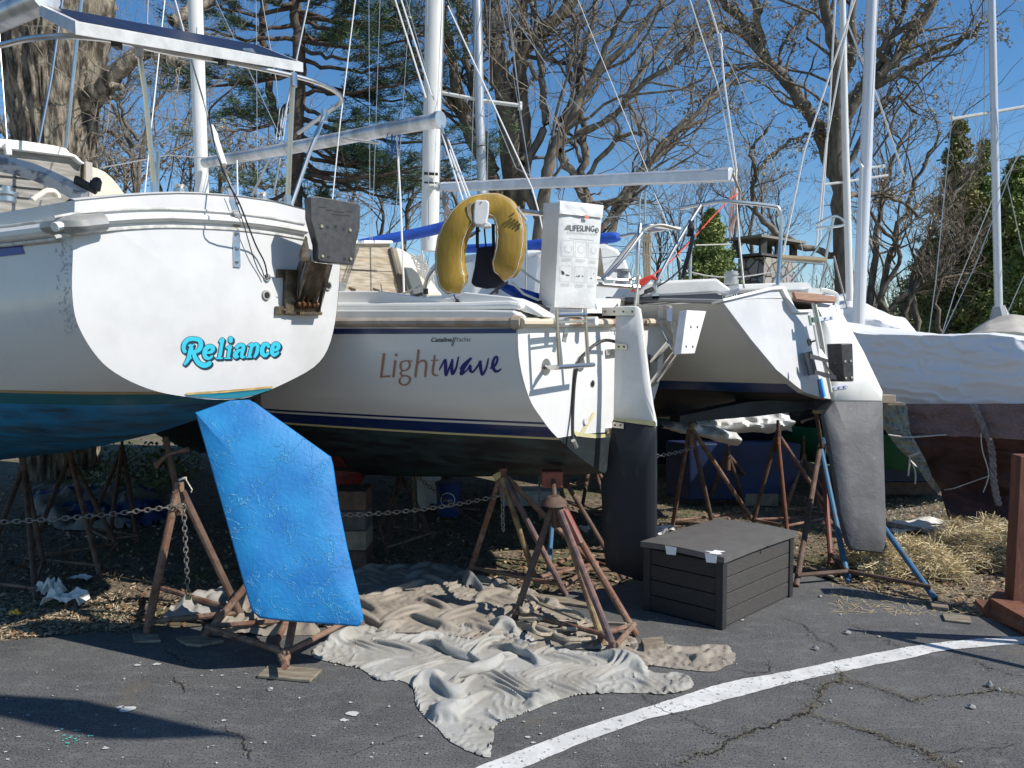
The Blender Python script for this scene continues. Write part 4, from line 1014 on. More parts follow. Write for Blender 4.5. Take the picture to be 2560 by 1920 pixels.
for k in range(7): mb.tube(smooth_line([W(975 + k * 5, 322, 6.25), W(970 + k * 5 + rnd.uniform(-4, 4), 350, 6.2), W(978 + k * 2, 372 + rnd.uniform(0, 22), 6.2)], 3), .004, 5)
mb.build('sail_tie', mat('blue_line', (.03, .10, .30), .7), boatB)
# backstay and running lines
line(boatB, [(1120, 15), (1330, 470), (1350, 540), (1363, 610)], [5.8, 5.3, 5.25, 5.2], .006, 'wirewhite', 'backstay')
line(boatB, [(985, -10), (1065, 245)], [6.5, 6.0], .007, 'wirewhite', 'topping_lift')
line(boatB, [(1000, -10), (1080, 240)], [6.5, 6.0], .007, 'wirewhite', 'topping_lift')
line(boatB, [(1015, 0), (1085, 250)], [7.5, 6.0], .006, 'wire', 'halyard')
mb = MB()
for dx_ in (0, 4, 9): mb.tube([W(700 + dx_ * 2, 270, 7.2), W(690 + dx_ * 2, 350, 7.2)], .003, 4)
mb.build('line', M['wirewhite'], boatB)
line(boatB, [(540, 0), (700, 340)], [7.6, 7.1], .004, 'wire', 'lazy_jack')
line(boatB, [(655, 0), (690, 200), (705, 355)], [7.6, 7.4, 7.1], .004, 'wire', 'lazy_jack')
line(boatB, [(772, 0), (705, 320)], [7.6, 7.1], .009, 'wire', 'shroud')
line(boatB, [(888, 0), (850, 310), (825, 560)], [6.5, 6.3, 6.2], .005, 'wirewhite', 'shroud')
line(boatB, [(412, 0), (378, 320), (360, 500)], [6.6, 6.3, 6.2], .005, 'wirewhite', 'shroud')
line(boatB, [(370, 0), (368, 60)], [6.6, 6.6], .006, 'wire', 'shroud')
line(boatB, [(438, 0), (460, 80)], [6.6, 6.5], .006, 'wirewhite', 'shroud')
line(boatB, [(250, 420), (420, 388), (515, 395)], [6.6, 7, 7.4], .006, 'wire', 'lifeline')
line(boatB, [(592, 400), (594, 490)], [7.0, 7.0], .008, 'wirewhite', 'stanchion')
line(boatB, [(672, 400), (630, 490)], [7.0, 7.0], .014, 'alu', 'boom_vang')
line(boatB, [(700, 395), (683, 490)], [6.9, 6.9], .010, 'alu', 'boom_vang')
for x0, x1, d in ((922, 925, 6.8), (950, 930, 6.9), (1025, 985, 7.2), (640, 645, 8)):
    line(boatB, [(x0, 0), (x1, 600)], [d, d], .003, 'wire', 'shroud')
# cleats and winch on the near deck
MB().disc(W(855, 745, 5.6), (0, 0, 1), .04, .03).disc(W(855, 740, 5.6), (0, 0, 1), .022, .1).disc(W(855, 711, 5.6), (0, 0, 1), .04, .012).build('winch', M['steel'], boatB, smooth=True)
mb = MB()
for x, y in ((880, 728), (940, 730)): mb.tube([W(x, y + 4, 5.5), W(x, y - 6, 5.5)], .012, 6).tube([W(x - 8, y - 8, 5.5), W(x + 9, y - 2, 5.5)], .010, 6)
mb.build('deck_eye', M['darkmetal'], boatB)
line(boatB, [(862, 735), (920, 745), (985, 745), (1050, 715)], [5.5, 5.3, 5.1, 5.0], .006, 'rope', 'mooring_line')
mb = MB().tube([W(995, 750, 5.0), W(1030, 742, 5.0), W(1062, 733, 5.0)], .011, 6).tube([W(1010, 746, 5.0), W(1012, 756, 5.0)], .01, 6).tube([W(1035, 740, 5.0), W(1037, 752, 5.0)], .01, 6)
mb.build('deck_cleat', M['black'], boatB)
MB().tube([W(1320, 762, 4.62), W(1345, 765, 4.62), W(1375, 775, 4.62)], .014, 6).tube([W(1285, 762, 4.6), W(1330, 760, 4.62)], .007, 6).build('deck_cleat', M['blackplastic'], boatB)
mb = MB()
for k in range(12): mb.tube(smooth_line([W(1310 + rnd.uniform(-10, 50), 760 + rnd.uniform(-8, 20), 4.7) for _ in range(5)], 3), .006, 5)
mb.build('dark_line_tangle', M['black'], boatB)
mb = MB()
for k in range(14): mb.tube(smooth_line([W(1030 + rnd.uniform(-12, 30) + 8 * j, 640 + rnd.uniform(-14, 14) + 14 * j, 6.3) for j in range(5)], 3), .006, 5)
mb.build('mainsheet_coil', M['rope'], boatB)

W = W0
# ---------------------------------------------------------------- boat C: white boat with a diagonal transom and grey rudder
KSC = 1.03
def W(x, y, d): return W0(x, y, d * KSC)
Cb = boat_frame(2035, 0, 6.1 * KSC, 50)
boatC = thing('sailboat', 'white sailboat with a slanted transom, teak tiller and long grey rudder blade', 'sailboat', (Cb.C.x, Cb.C.y, 0))
LC, TC, KC = W(1808, 758, 5.32), W(2032, 760, 6.1), W(2079, 996, 5.99)
nC = (LC - TC).cross(KC - TC).normalized()
if nC.y > 0: nC = -nC
tC = lambda off=0.0: (lambda x, y: PLN(x, y, LC + nC * off, nC))
halfC = [(1808, 756), (1830, 785), (1879, 850), (1941, 924), (1988, 963), (2011, 980), (2054, 994), (2079, 998)]
hl = [tC()(*q) for q in halfC]
def mirror(p):
    d = p - Cb.C; return p - Cb.t * (1.38 * d.dot(Cb.t))
outC3 = hl + [mirror(p) for p in hl[:-1][::-1]]
ZWC = (W(1750, 984, 5.75)).z
M['hullC'] = hull_material('cream_hull_paint', [(-2, (.010, .011, .013)), (-.012, (.60, .60, .58)), (0, (.02, .055, .17)), (.075, (.60, .585, .53))], (-.012, (.02, .022, .022)), .06)
zkC = lambda u: interp(u, [0, .3, .8, 1.6, 3, 5, 7, 8.2], [1.27, 1.2, 1.12, 1.0, .85, .8, 1.1, 1.7])
zsC = lambda u: interp(u, [0, 4, 8.2], [hl[0].z, hl[0].z + .02, hl[0].z + .35])
def fBC(u, fr):
    top = interp(u, [0, 1, 2, 3.5, 5, 6.8, 8.2], [1, 1.16, 1.28, 1.35, 1.15, .6, .02]); low = interp(u, [0, 1, 2, 3.5, 5, 6.8, 8.2], [1, 1.2, 1.3, 1.3, 1.0, .35, .02])
    return lerp(top, low, fr)
loft(Cb, outC3, [0, .2, .5, 1, 1.5, 2, 2.6, 3.3, 4, 5, 6, 7, 7.7, 8.2], fBC, zsC, zkC, ZWC, 'hull', M['hullC'], boatC, deck_mat=M['gel2'])
fc = [tC(.004)(*q) for q in halfC] + [mirror(tC(.004)(*q)) for q in halfC[:-1][::-1]]
fc = [tC(.004)(*q) for q in halfC] + [mirror(tC()(*q)) + nC * .004 for q in halfC[:-1][::-1]]
topc = [tC(.004)(*q) for q in ((2060, 772), (2027, 774), (1992, 774), (1955, 717))]
mb = MB().prism(fc + topc, -nC * .05)
mb.build('transom', M['transomA'], boatC)
zx = zp(1400, 480, 600 / 2212)
q4 = zp(1960, 700, 280 / 1290)
mb = MB().prism([tC(.03)(*zx(*q)) for q in ((1500, 985), (1960, 870), (2065, 865), (2085, 885), (2180, 1085), (2320, 1080), (2320, 1105), (2160, 1112), (2050, 895), (1960, 900), (1510, 1008))], -nC * .10)
mb.build('transom_coaming', M['gel2'], boatC, bevel=.004)
# side rail, dark toe strip and coamings
def Cl(px, ds, r, nm, m, k=8, flat=1.0): return MB().tube(smooth_line([W(*zx(*q), d) for q, d in zip(px, ds)], 4), r, k, flat=flat).build(nm, M[m], boatC, smooth=True)
M['toerail'] = mat('aluminium_toe_rail', (.36, .35, .33), .5, .5)
rc = [onhull(Cb, x, y, .004) for x, y in ((1580, 760), (1640, 759), (1700, 758), (1760, 759), (1800, 760))]
rc = [p + Vector((0, 0, .02)) for p in rc if p]
MB().tube([rc[0] + (rc[0] - rc[-1]).normalized() * .8] + rc, .017, 6).build('toe_rail', M['toerail'], boatC, smooth=True)
MB().prism([W(*zx(*q), 5.6) for q in ((600, 972), (1440, 932), (1500, 962), (1480, 990), (900, 1000), (600, 1000))], Vector((0, .12, 0))).build('cove_strip', mat('dark_slate_strip', (.03, .035, .05), .5), boatC)
MB().prism([W(*zx(*q), 5.75) for q in ((640, 972), (740, 830), (1060, 812), (1450, 795), (1590, 900), (1500, 950), (1440, 933), (950, 962))], Vector((-.1, .45, 0))).build('coaming', M['gel2'], boatC, bevel=.02)
MB().prism([W(*zx(*q), 6.7) for q in ((1640, 850), (2000, 838), (2230, 832), (2300, 870), (2300, 900), (1640, 900))], Vector((-.1, .5, 0))).build('coaming', M['gel2'], boatC, bevel=.01)
MB().prism([W(*q4(*q), 6.6) for q in ((-80, 40), (270, 25), (330, 95), (330, 110), (-80, 110))], Vector((0, .4, 0))).build('far_coaming', M['gel2'], boatC)
MB().prism([W(*q4(*q), 6.45) for q in ((285, 95), (425, 95), (440, 190), (270, 175))], Vector((0, .3, 0))).build('far_coaming', M['gel2'], boatC)
MB().tube(smooth_line([W(*q4(*q), 6.4) for q in ((420, 110), (520, 130), (600, 165), (612, 215), (612, 300))], 3), .018, 6).build('stern_moulding', M['gel2'], boatC, smooth=True)
MB().disc(W(1828, 710, 6.2), (0, 0, 1), .06, .035).disc(W(1828, 706, 6.2), (0, 0, 1), .05, .09).disc(W(1828, 688, 6.2), (0, 0, 1), .06, .015).build('winch', mat('pale_winch', (.42, .42, .42), .4, .5), boatC, smooth=True)
Cl([(1490, 930), (1560, 925), (1650, 900)], [5.7] * 3, .012, 'deck_cleat', 'alu')
Cl([(1520, 960), (1600, 930), (1640, 910)], [5.65] * 3, .010, 'deck_cleat', 'alu')
# stern rail
Cl([(1110, 150), (1300, 115), (1520, 85), (1700, 100), (1960, 130), (2015, 160), (2038, 240), (2030, 500), (2005, 860)], [6.0, 5.9, 5.85, 5.85, 5.9, 5.9, 5.9, 5.9, 5.85], .0155, 'stern_rail', 'steel', 10)
Cl([(1300, 120), (1100, 440), (905, 800), (880, 850), (880, 915)], [5.9, 5.75, 5.6, 5.6, 5.6], .0145, 'stern_rail', 'steel', 10)
Cl([(360, 245), (700, 205), (1110, 150)], [6.1, 6.05, 6.0], .004, 'lifeline', 'wire', 5)
MB().box(W(*zx(850, 990), 5.6), (.05, 0, 0), (0, .05, 0), (0, 0, .05)).build('stanchion_base', M['alu'], boatC)
Cl([(1205, 490), (1200, 800)], [6.6, 6.6], .012, 'stanchion', 'alu')
Cl([(1210, 740), (1350, 770), (1500, 785), (1700, 780), (1980, 735)], [6.6] * 5, .006, 'lifeline', 'rope', 5)
Cl([(1250, 490), (1580, 480)], [7.0, 7.2], .006, 'lifeline', 'rope', 5)
# black line hank and the red line
mb = MB()
for k in range(9):
    x0 = 1210 + rnd.uniform(-25, 35)
    mb.tube(smooth_line([W(*zx(x0, 260 + rnd.uniform(0, 40)), 5.7), W(*zx(x0 + rnd.uniform(-35, 35), 330), 5.68), W(*zx(x0 + rnd.uniform(-40, 20), 410), 5.7)], 4), .008, 5)
for k in range(5):
    mb.tube(smooth_line([W(*zx(1215 + 6 * k, 400), 5.7), W(*zx(1175 + 8 * k, 560), 5.66), W(*zx(1140 + 7 * k, 690), 5.66), W(*zx(1120 + 5 * k, 790), 5.66)], 4), .005, 5)
mb.tube(smooth_line([W(*zx(1200, 560), 5.68), W(*zx(1130, 690), 5.66), W(*zx(1000, 810), 5.62), W(*zx(860, 890), 5.6), W(*zx(740, 960), 5.55)], 4), .006, 5)
mb.tube([W(*zx(850, 895), 5.55), W(*zx(790, 920), 5.5)], .018, 6)
mb.build('furling_line_hank', M['black'], boatC)
Cl([(1640, 10), (1500, 130), (1250, 400), (1040, 620), (880, 750), (700, 880), (660, 920)], [6.3, 6.1, 5.9, 5.7, 5.6, 5.5, 5.5], .0055, 'red_line', 'red', 6)
mb = MB()
for k in range(5): mb.tube(smooth_line([W(*zx(680 + 10 * k, 920 - 5 * k), 5.45), W(*zx(720 + 12 * k, 830 + 6 * k), 5.45), W(*zx(840, 772 + 7 * k), 5.45), W(*zx(885, 800 + 4 * k), 5.45)], 4), .008, 5)
mb.build('red_line_coil', M['red'], boatC, smooth=True)
mb = MB()
for k in range(8):
    x0 = 1590 + rnd.uniform(-28, 30)
    mb.tube(smooth_line([W(*zx(1600, -60 + rnd.uniform(0, 30)), 6.3), W(*zx(x0, 60), 6.3), W(*zx(x0 + rnd.uniform(-14, 14), 200), 6.3), W(*zx(1585 + rnd.uniform(-25, 15), 330 + rnd.uniform(0, 130)), 6.3)], 4), .006, 5)
mb.build('rope_hank', mat('faded_pink_rope', (.48, .33, .28), .8), boatC)
# mast, boom
MB().tube([W(1074, 628, 10.2), W(1080, 300, 10.2), W(1086, 0, 10.2), W(1090, -300, 10.2)], .093, 16, flat=1.3).build('mast', M['mastwhite'], boatC, smooth=True)
b0_, b1_ = W(1108, 468, 9.9), W(1830, 437, 6.5)
bx_ = (b1_ - b0_).normalized(); up_ = bx_.cross(Vector((0, 1, 0))); up_ = Vector((0, 0, 1)); sd_ = bx_.cross(up_).normalized()
bo = MB().prism([b0_ + up_ * .06 - sd_ * .03, b0_ + up_ * .06 + sd_ * .03, b0_ + up_ * .035 + sd_ * .055, b0_ - up_ * .055 + sd_ * .055, b0_ - up_ * .055 - sd_ * .055, b0_ + up_ * .035 - sd_ * .055], b1_ - b0_).build('boom', mat('silver_white_boom', (.66, .67, .69), .3, .2, col2=(.55, .55, .56), scale=5), boatC, bevel=.006)
MB().cbox(b0_ - bx_ * .06, .12, .09, .09).tube([b0_ - bx_ * .3, b0_], .03, 6).build('gooseneck', M['grime'], boatC)
line(boatC, [(1840, 425), (1842, 520), (1848, 600), (1860, 720)], [6.5, 6.3, 6.2, 6.0], .009, 'rope', 'mainsheet')
line(boatC, [(1832, 435), (1850, 480), (1848, 510)], [6.4, 6.4, 6.4], .012, 'rope_tan', 'mainsheet')
line(boatC, [(1725, 0), (1800, 230), (1836, 430)], [6.9, 6.7, 6.5], .006, 'wirewhite', 'backstay')
line(boatC, [(1770, 0), (1802, 105), (1810, 200), (1842, 430)], [6.9, 6.8, 6.7, 6.5], .008, 'wirewhite', 'backstay')
line(boatC, [(1805, 115), (1900, 320), (1990, 560), (2010, 640)], [6.8, 7.5, 8, 8], .003, 'wire', 'shroud')
line(boatC, [(1798, 85), (1803, 118)], [6.8, 6.8], .018, 'vinyl', 'insulator')
line(boatC, [(1120, 0), (1200, 200), (1290, 420), (1370, 463)], [9.8, 9.4, 9, 8.6], .005, 'wire', 'sail_line')
line(boatC, [(1255, 0), (1420, 240), (1590, 410), (1650, 452)], [9, 8.4, 7.6, 7.4], .005, 'wire', 'sail_line')
line(boatC, [(1105, 0), (1085, 470)], [9.9, 10], .006, 'wirewhite', 'halyard')
line(boatC, [(1110, 0), (1098, 470)], [9.9, 9.9], .006, 'wire', 'halyard')
line(boatC, [(1068, 0), (1072, 600)], [9.9, 9.9], .006, 'wire', 'halyard')
line(boatC, [(1445, 0), (1620, 430)], [9.9, 9.0], .005, 'wirewhite', 'shroud')
line(boatC, [(1250, 0), (1330, 460)], [9.9, 9.0], .004, 'wire', 'shroud')
mb = MB()
for y in (435, 456, 432): mb.tube([W(1060, y, 10.08), W(1095, y + 2, 10.08)], .012, 5)
mb.build('mast_band', M['black'], boatC)
mb = MB()
for k in range(10): mb.tube(smooth_line([W(1112 + rnd.uniform(-8, 14), 480 + 22 * j + rnd.uniform(-5, 5), 9.8) for j in range(5)], 3), .008, 5)
mb.build('rope_hank', mat('grey_brown_rope', (.24, .20, .18), .8), boatC)
# rudder of boat C
nRC = Vector((.18, -1, .3)).normalized(); PRC = W(2110, 900, 5.75)
fcr = lambda x, y, o=0: PLN(x, y, PRC + nRC * o, nRC)
RH = [q4(*q) for q in ((330, 262), (440, 280), (560, 300), (575, 262), (620, 330), (900, 840), (1118, 1300), (1112, 1400), (570, 1398), (555, 1360), (465, 960))]
rudC = foil('rudder', [fcr(*q) for q in RH], nRC, .05, mat('warm_white_rudder', (.74, .73, .69), .35), boatC, fcr(2110, 900), bev, 2)
RG = [q4(555, 1402), q4(1112, 1402), (2204, 1120), (2209, 1285), (2211, 1370), (2203, 1383), (2128, 1375), (2118, 1362), (2097, 1285), (2089, 1223), (2070, 1110), q4(435, 1560)]
foil('rudder_blade', [fcr(*q) for q in RG], nRC, .055, mat('grey_primer', (.105, .105, .11), .65, col2=(.08, .08, .085), scale=5, col3=(.20, .20, .20), scale3=16, c3=(.62, .72), bump=.008, bscale=11), rudC, fcr(2150, 1180), bev, 3)
MB().prism([fcr(*q4(*q), .028) for q in ((80, 150), (330, 170), (575, 205), (562, 272), (290, 262), (110, 238))], nRC * .035).build('tiller', M['teak'], rudC, bevel=.005)
for pts in (((370, 425), (570, 405), (585, 425), (575, 452), (380, 480)), ((540, 1230), (715, 1205), (740, 1220), (725, 1250), (545, 1275))):
    g = MB().prism([fcr(*q4(*q), .032) for q in pts], -nRC * .006).build('rudder_strap', mat('blue_grey_steel', (.30, .34, .44), .35, .6), rudC, bevel=.002)
    mb = MB()
    for f in (.15, .5, .85): mb.disc(fcr(*q4(lerp(pts[0][0], pts[1][0], f) + 5, lerp((pts[0][1] + pts[-1][1]) / 2, (pts[1][1] + pts[3][1]) / 2, f)), .033), nRC, .008, .005, 8)
    mb.build('bolt', M['darkmetal'], g)
mb = MB().tube([fcr(*q4(355, 270), .03), fcr(*q4(430, 620), .03), fcr(*q4(540, 1300), .03)], .014, 8).tube([fcr(*q4(340, 520), .01), fcr(*q4(400, 850), .01)], .007, 6)
mb.build('rudder_rod', mat('grey_green_rod', (.38, .38, .33), .5, .3), boatC, smooth=True)
MB().prism([fcr(*q4(*q), .045) for q in ((400, 790), (430, 800), (520, 925), (480, 925), (400, 870))], -nRC * .008).build('rod_bracket', M['alu'], boatC)
MB().cbox(fcr(*q4(345, 460), .03), .03, .04, .04).tube([fcr(*q4(290, 410), .03), fcr(*q4(310, 520), .03)], .012, 6).build('gudgeon', mat('verdigris_fitting', (.20, .30, .25), .6, .3), boatC)
mb = MB().tube([tC(.06)(*q4(300, 720)), tC(.10)(*q4(380, 690))], .007, 6).disc(tC(.004)(*q4(290, 715)), nC, .03, .006, 12)
mb.build('transom_eye', M['darkmetal'], boatC)
# grey lifting bracket and black motor board
mb = MB().tube([tC(.05)(*q4(265, 830)), tC(.05)(*q4(330, 1090))], .038, 10)
bk = mb.build('bracket_barrel', mat('grey_cast_bracket', (.17, .17, .18), .45, .5), boatC, smooth=True)
cC = lambda x, y, d: W(*q4(x, y), d)
mb = MB()
for pts in (((310, 850), (480, 905), (580, 920), (600, 960), (480, 945), (315, 905)), ((370, 1040), (600, 1100), (610, 1150), (480, 1125), (365, 1080)), ((440, 940), (470, 945), (610, 1140), (590, 1150))):
    mb.prism([cC(x, y, lerp(5.60, 5.45, (x - 300) / 300)) for x, y in pts], Vector((0, .012, 0)))
mb.build('bracket_arm', mat('dull_bracket_arm', (.26, .25, .24), .5, .4), boatC)
nb2 = Vector((.25, -1, .02)).normalized(); Pb2 = cC(700, 950, 5.42)
pb2 = lambda x, y, o=0: PLN(*q4(x, y), Pb2 + nb2 * o, nb2)
m2 = MB().prism([pb2(655, 735), pb2(785, 728), pb2(792, 740), pb2(805, 1160), pb2(795, 1170), pb2(695, 1172), pb2(675, 980)], -nb2 * .085 + Vector((-.05, 0, 0))).build('motor_board', M['blackplastic'], boatC, bevel=.005)
mb = MB()
for x, y in ((704, 937), (768, 932), (712, 1128), (780, 1122)): mb.disc(pb2(x, y, .001), nb2, .009, .004, 8)
mb.build('bolt', M['steel'], m2)
MB().poly([tC(.012)(*q4(*q)) for q in ((395, 1145), (438, 1128), (482, 1340), (455, 1360), (425, 1340))]).build('blue_tape', M['bluetape'], boatC)
# skeg under the transom
MB().prism([W(2036, 1000, 6.0), W(2080, 996, 5.98), W(2084, 1034, 5.98), W(2036, 1022, 6.0)], Vector((-.03, .05, 0))).build('skeg', M['blackhull'], boatC)
MB().prism([W(*q, 6.05) for q in ((1700, 1040), (1870, 1005), (2040, 992), (2078, 1000), (2060, 1020), (1900, 1040), (1760, 1052), (1700, 1056))], Vector((-.06, .12, 0))).build('skeg', M['blackhull'], boatC)
# far-side rail frame with wooden seat
def Cw(px, d, r, nm='seat_frame', m='steel'): return MB().tube(smooth_line([W(*q, d) for q in px], 3), r, 6).build(nm, M[m], boatC, smooth=True)
Cw([(1945, 642), (2064, 650), (2056, 700), (2046, 735)], 6.9, .013); Cw([(1942, 650), (2062, 660)], 6.85, .010)
Cw([(2040, 562), (2082, 541), (2104, 548), (2111, 560), (2090, 566), (2040, 571)], 7.0, .013); Cw([(2084, 545), (2064, 650), (2056, 720)], 7.0, .014); Cw([(2078, 568), (2040, 625), (1980, 705)], 7.0, .011)
Cw([(2000, 660), (1935, 715)], 6.9, .011); Cw([(2036, 655), (2030, 720)], 6.9, .009); Cw([(1965, 655), (1930, 710)], 6.9, .009)
MB().prism([W(1955, 637, 6.8), W(2068, 644, 6.8), W(2067, 652, 6.8), W(1955, 643, 6.8)], Vector((.02, .18, 0))).build('rail_seat', mat('pale_teak_slat', (.46, .36, .22), .7), boatC)
line(boatC, [(2085, 640), (2100, 700), (2118, 770)], [7, 7, 7], .008, 'rope', 'line')

W = W0
# ---------------------------------------------------------------- simple hulls of the boats standing behind
def back_boat(label, px, depth, phi, w, zs, zk, L, zw, bands, streak, cat='sailboat', deck=None, name='sailboat'):
    b = boat_frame(px, 0, depth, phi)
    root = thing(name, label, cat, (b.C.x, b.C.y, 0))
    o = []
    for k in range(15):
        t = math.pi * k / 14
        v = -w * math.copysign(abs(math.cos(t)) ** .55, math.cos(t)); z = zs - (zs - zk[0]) * abs(math.sin(t)) ** .8
        o.append(b.C + b.t * v + Vector((0, 0, z)))
    mh = hull_material(name + '_paint', bands, streak, .08)
    us = np.linspace(0, L, 14)
    fb = lambda u, fr: interp(u / L, [0, .15, .35, .55, .75, .9, 1], [1, 1.2, 1.35, 1.3, .95, .45, .02]) * (1 - .3 * fr * u / L)
    zkf = lambda u: interp(u / L, np.linspace(0, 1, len(zk)), zk)
    loft(b, o, list(us), fb, lambda u: zs + .25 * (u / L) ** 2, zkf, zw, 'hull', mh, root, deck_mat=deck or M['gel2'])
    MB().poly([p + b.n * .002 for p in o][::-1]).build('transom', M['gel'], root)
    return b, root
Db, boatD = back_boat('white sailboat behind Lightwave with blue canvas boom cover and a rounded white cabin', 1560, 7.6, 36, 1.15, 2.05, [1.0, .7, .65, .7, 1.2], 7.5, 1.25,
    [(-2, (.012, .014, .02)), (0, (.75, .75, .72))], (0, (.02, .03, .03)))
zq2 = zp(1060, 440, 500 / 2212)
MB().tube(smooth_line([W(870, 613, 7.3), W(950, 600, 7.3), W(1050, 582, 7.3), W(1140, 560, 7.25), W(1170, 550, 7.2)], 4), [.03, .045, .052, .054, .05], 12).build('sail_cover', M['bluecanvas'], boatD, smooth=True)
MB().tube(smooth_line([W(1155, 622, 8.4), W(1260, 618, 8.2), W(1400, 606, 8.0), W(1530, 594, 7.8), W(1542, 594, 7.8)], 4), [.045, .05, .055, .055, .03], 12).build('sail_cover', M['bluecanvas'], boatD, smooth=True)
# blue cloth hanging down into the cockpit of Lightwave
rows = []
for t in np.linspace(0, 1, 10):
    x = lerp(1250, 1365, t); y0 = lerp(703, 738, t ** .9) ; y1 = lerp(722, 775, t ** .8)
    rows.append([W(x, lerp(y0, y1, f), 4.95 + .04 * math.sin(5 * t + 6 * f)) for f in (0, .33, .66, 1)])
MB().grid(rows).build('sail_cover_end', M['bluecanvas'], boatB, smooth=True)
line(boatB, [(1300, 672), (1330, 695), (1360, 712)], [5.1, 5.0, 4.9], .008, 'wirewhite', 'mainsheet')
line(boatB, [(1278, 704), (1310, 735), (1350, 752)], [4.9, 4.85, 4.8], .008, 'wirewhite', 'mainsheet')
MB().prism([W(1490, 610, 8.2), W(1520, 608, 8.2), W(1548, 620, 8.2), W(1570, 650, 8.2), W(1586, 700, 8.2), W(1586, 760, 8.2), W(1330, 760, 8.2), W(1345, 640, 8.2), W(1355, 628, 8.2)], Vector((-.6, .9, 0))).build('cabin', M['gel'], boatD, bevel=.05)
MB().prism([W(*q, 8.8) for q in ((1180, 655), (1200, 632), (1270, 622), (1360, 625), (1360, 760), (1180, 760))], Vector((-.6, .9, 0))).build('cabin', M['gel'], boatD, bevel=.03)
MB().prism([W(*q, 8.79) for q in ((1230, 690), (1330, 640), (1335, 700), (1240, 735))], Vector((0, -.01, 0))).build('cabin_window', M['darkmetal'], boatD)
MB().prism([W(1496, 620, 7.0), W(1502, 620, 7.0), W(1512, 700, 7.0), W(1492, 700, 7.0)], Vector((0, .05, 0))).build('wooden_board', M['wood'], boatD)
Dp = lambda px, ds, r, m='steel', nm='stern_rail': MB().tube(smooth_line([W(*zx(*q), d) for q, d in zip(px, ds)], 5), r, 8).build(nm, M[m], boatD, smooth=True)
Dp([(395, 800), (560, 590), (720, 385), (760, 330), (830, 310), (940, 320), (1100, 338)], [6.3, 6.2, 6.1, 6.1, 6.1, 6.15, 6.2], .017)
Dp([(715, 740), (725, 500), (745, 390), (770, 350), (850, 355), (960, 340)], [6.2] * 6, .017)
Dp([(735, 360), (735, 100), (752, 0)], [6.3, 6.3, 6.3], .008, 'steel', 'backstay')
Dp([(780, 380), (785, 100), (790, 0)], [6.35, 6.35, 6.35], .010, 'steel', 'backstay')
mb = MB()
for k in range(9): mb.tube([W(*zx(775 + 8 * k, 380), 6.35 + .01 * (k % 3)), W(*zx(772 + 7 * k + rnd.uniform(-4, 4), 600), 6.35), W(*zx(780 + 6 * k, 800), 6.35)], .008, 5)
for k in range(6): mb.tube([W(*zx(768, 400 + k * 12), 6.32), W(*zx(835, 405 + k * 12), 6.32)], .006, 5)
mb.build('rope_bundle', M['rope_tan'], boatD)
Dp([(550, 410), (600, 400), (700, 385)], [6.4] * 3, .012, 'steel', 'turnbuckle')
Dp([(360, 610), (560, 590), (1000, 545)], [7, 6.9, 6.8], .004, 'wire', 'lifeline'); Dp([(560, 525), (1000, 500)], [7, 6.9], .004, 'wire', 'lifeline')
Dp([(870, 10), (960, 230), (1080, 580), (1180, 740)], [7.5] * 4, .004, 'wirewhite', 'shroud')
# its mast with spreaders
MB().tube([W(1206, 500, 12.3), W(1197, 200, 12.3), W(1186, -250, 12.3)], .075, 14).build('mast', M['mastgrey'], boatD, smooth=True)
MB().tube([W(1098, 231, 12.3), W(1190, 248, 12.3)], .03, 8).tube([W(1205, 252, 12.3), W(1300, 264, 12.3)], .032, 8).tube([W(1300, 255, 12.3), W(1300, 275, 12.3)], .035, 8).build('spreader', M['mastwhite'], boatD, smooth=True)
for a, b_ in (((1300, 268), (1330, 480)), ((1300, 262), (1268, -20)), ((1190, 0), (1178, 450)), ((1225, 0), (1218, 450)), ((1265, 0), (1300, 262))):
    line(boatD, [a, b_], [12.2, 11.5], .006, 'wire', 'shroud')

Eb, boatE = back_boat('sailboat with deep blue bottom and cream topsides seen between the rusty stands', 2035, 8.7, 52, 1.0, 1.55, [.72, .12, .08, .3, .9], 6.5, .83,
    [(-2, (.006, .022, .075)), (-.10, (.02, .14, .17)), (-.01, (.3, .1, .06)), (0, (.68, .66, .58))], (-.1, (.008, .03, .10)))
MB().prism([W0(*q, 8.0) for q in ((1722, 1108), (2004, 1108), (2000, 1175), (1975, 1228), (1920, 1250), (1725, 1252))], Vector((-.2, .25, 0))).build('keel', mat('deep_blue_keel', (.006, .025, .095), .55, col2=(.005, .015, .06), scale=3), boatE, bevel=.02)
Fb, boatI = back_boat('boat with a bright green bottom and dark topsides under the covers at right', 2420, 8.0, 62, 1.1, 1.15, [.36, .28, .3, .4, .8], 6, .80,
    [(-2, (.010, .12, .072)), (-.0, (.012, .014, .018))], (-.9, (.02, .08, .05)))

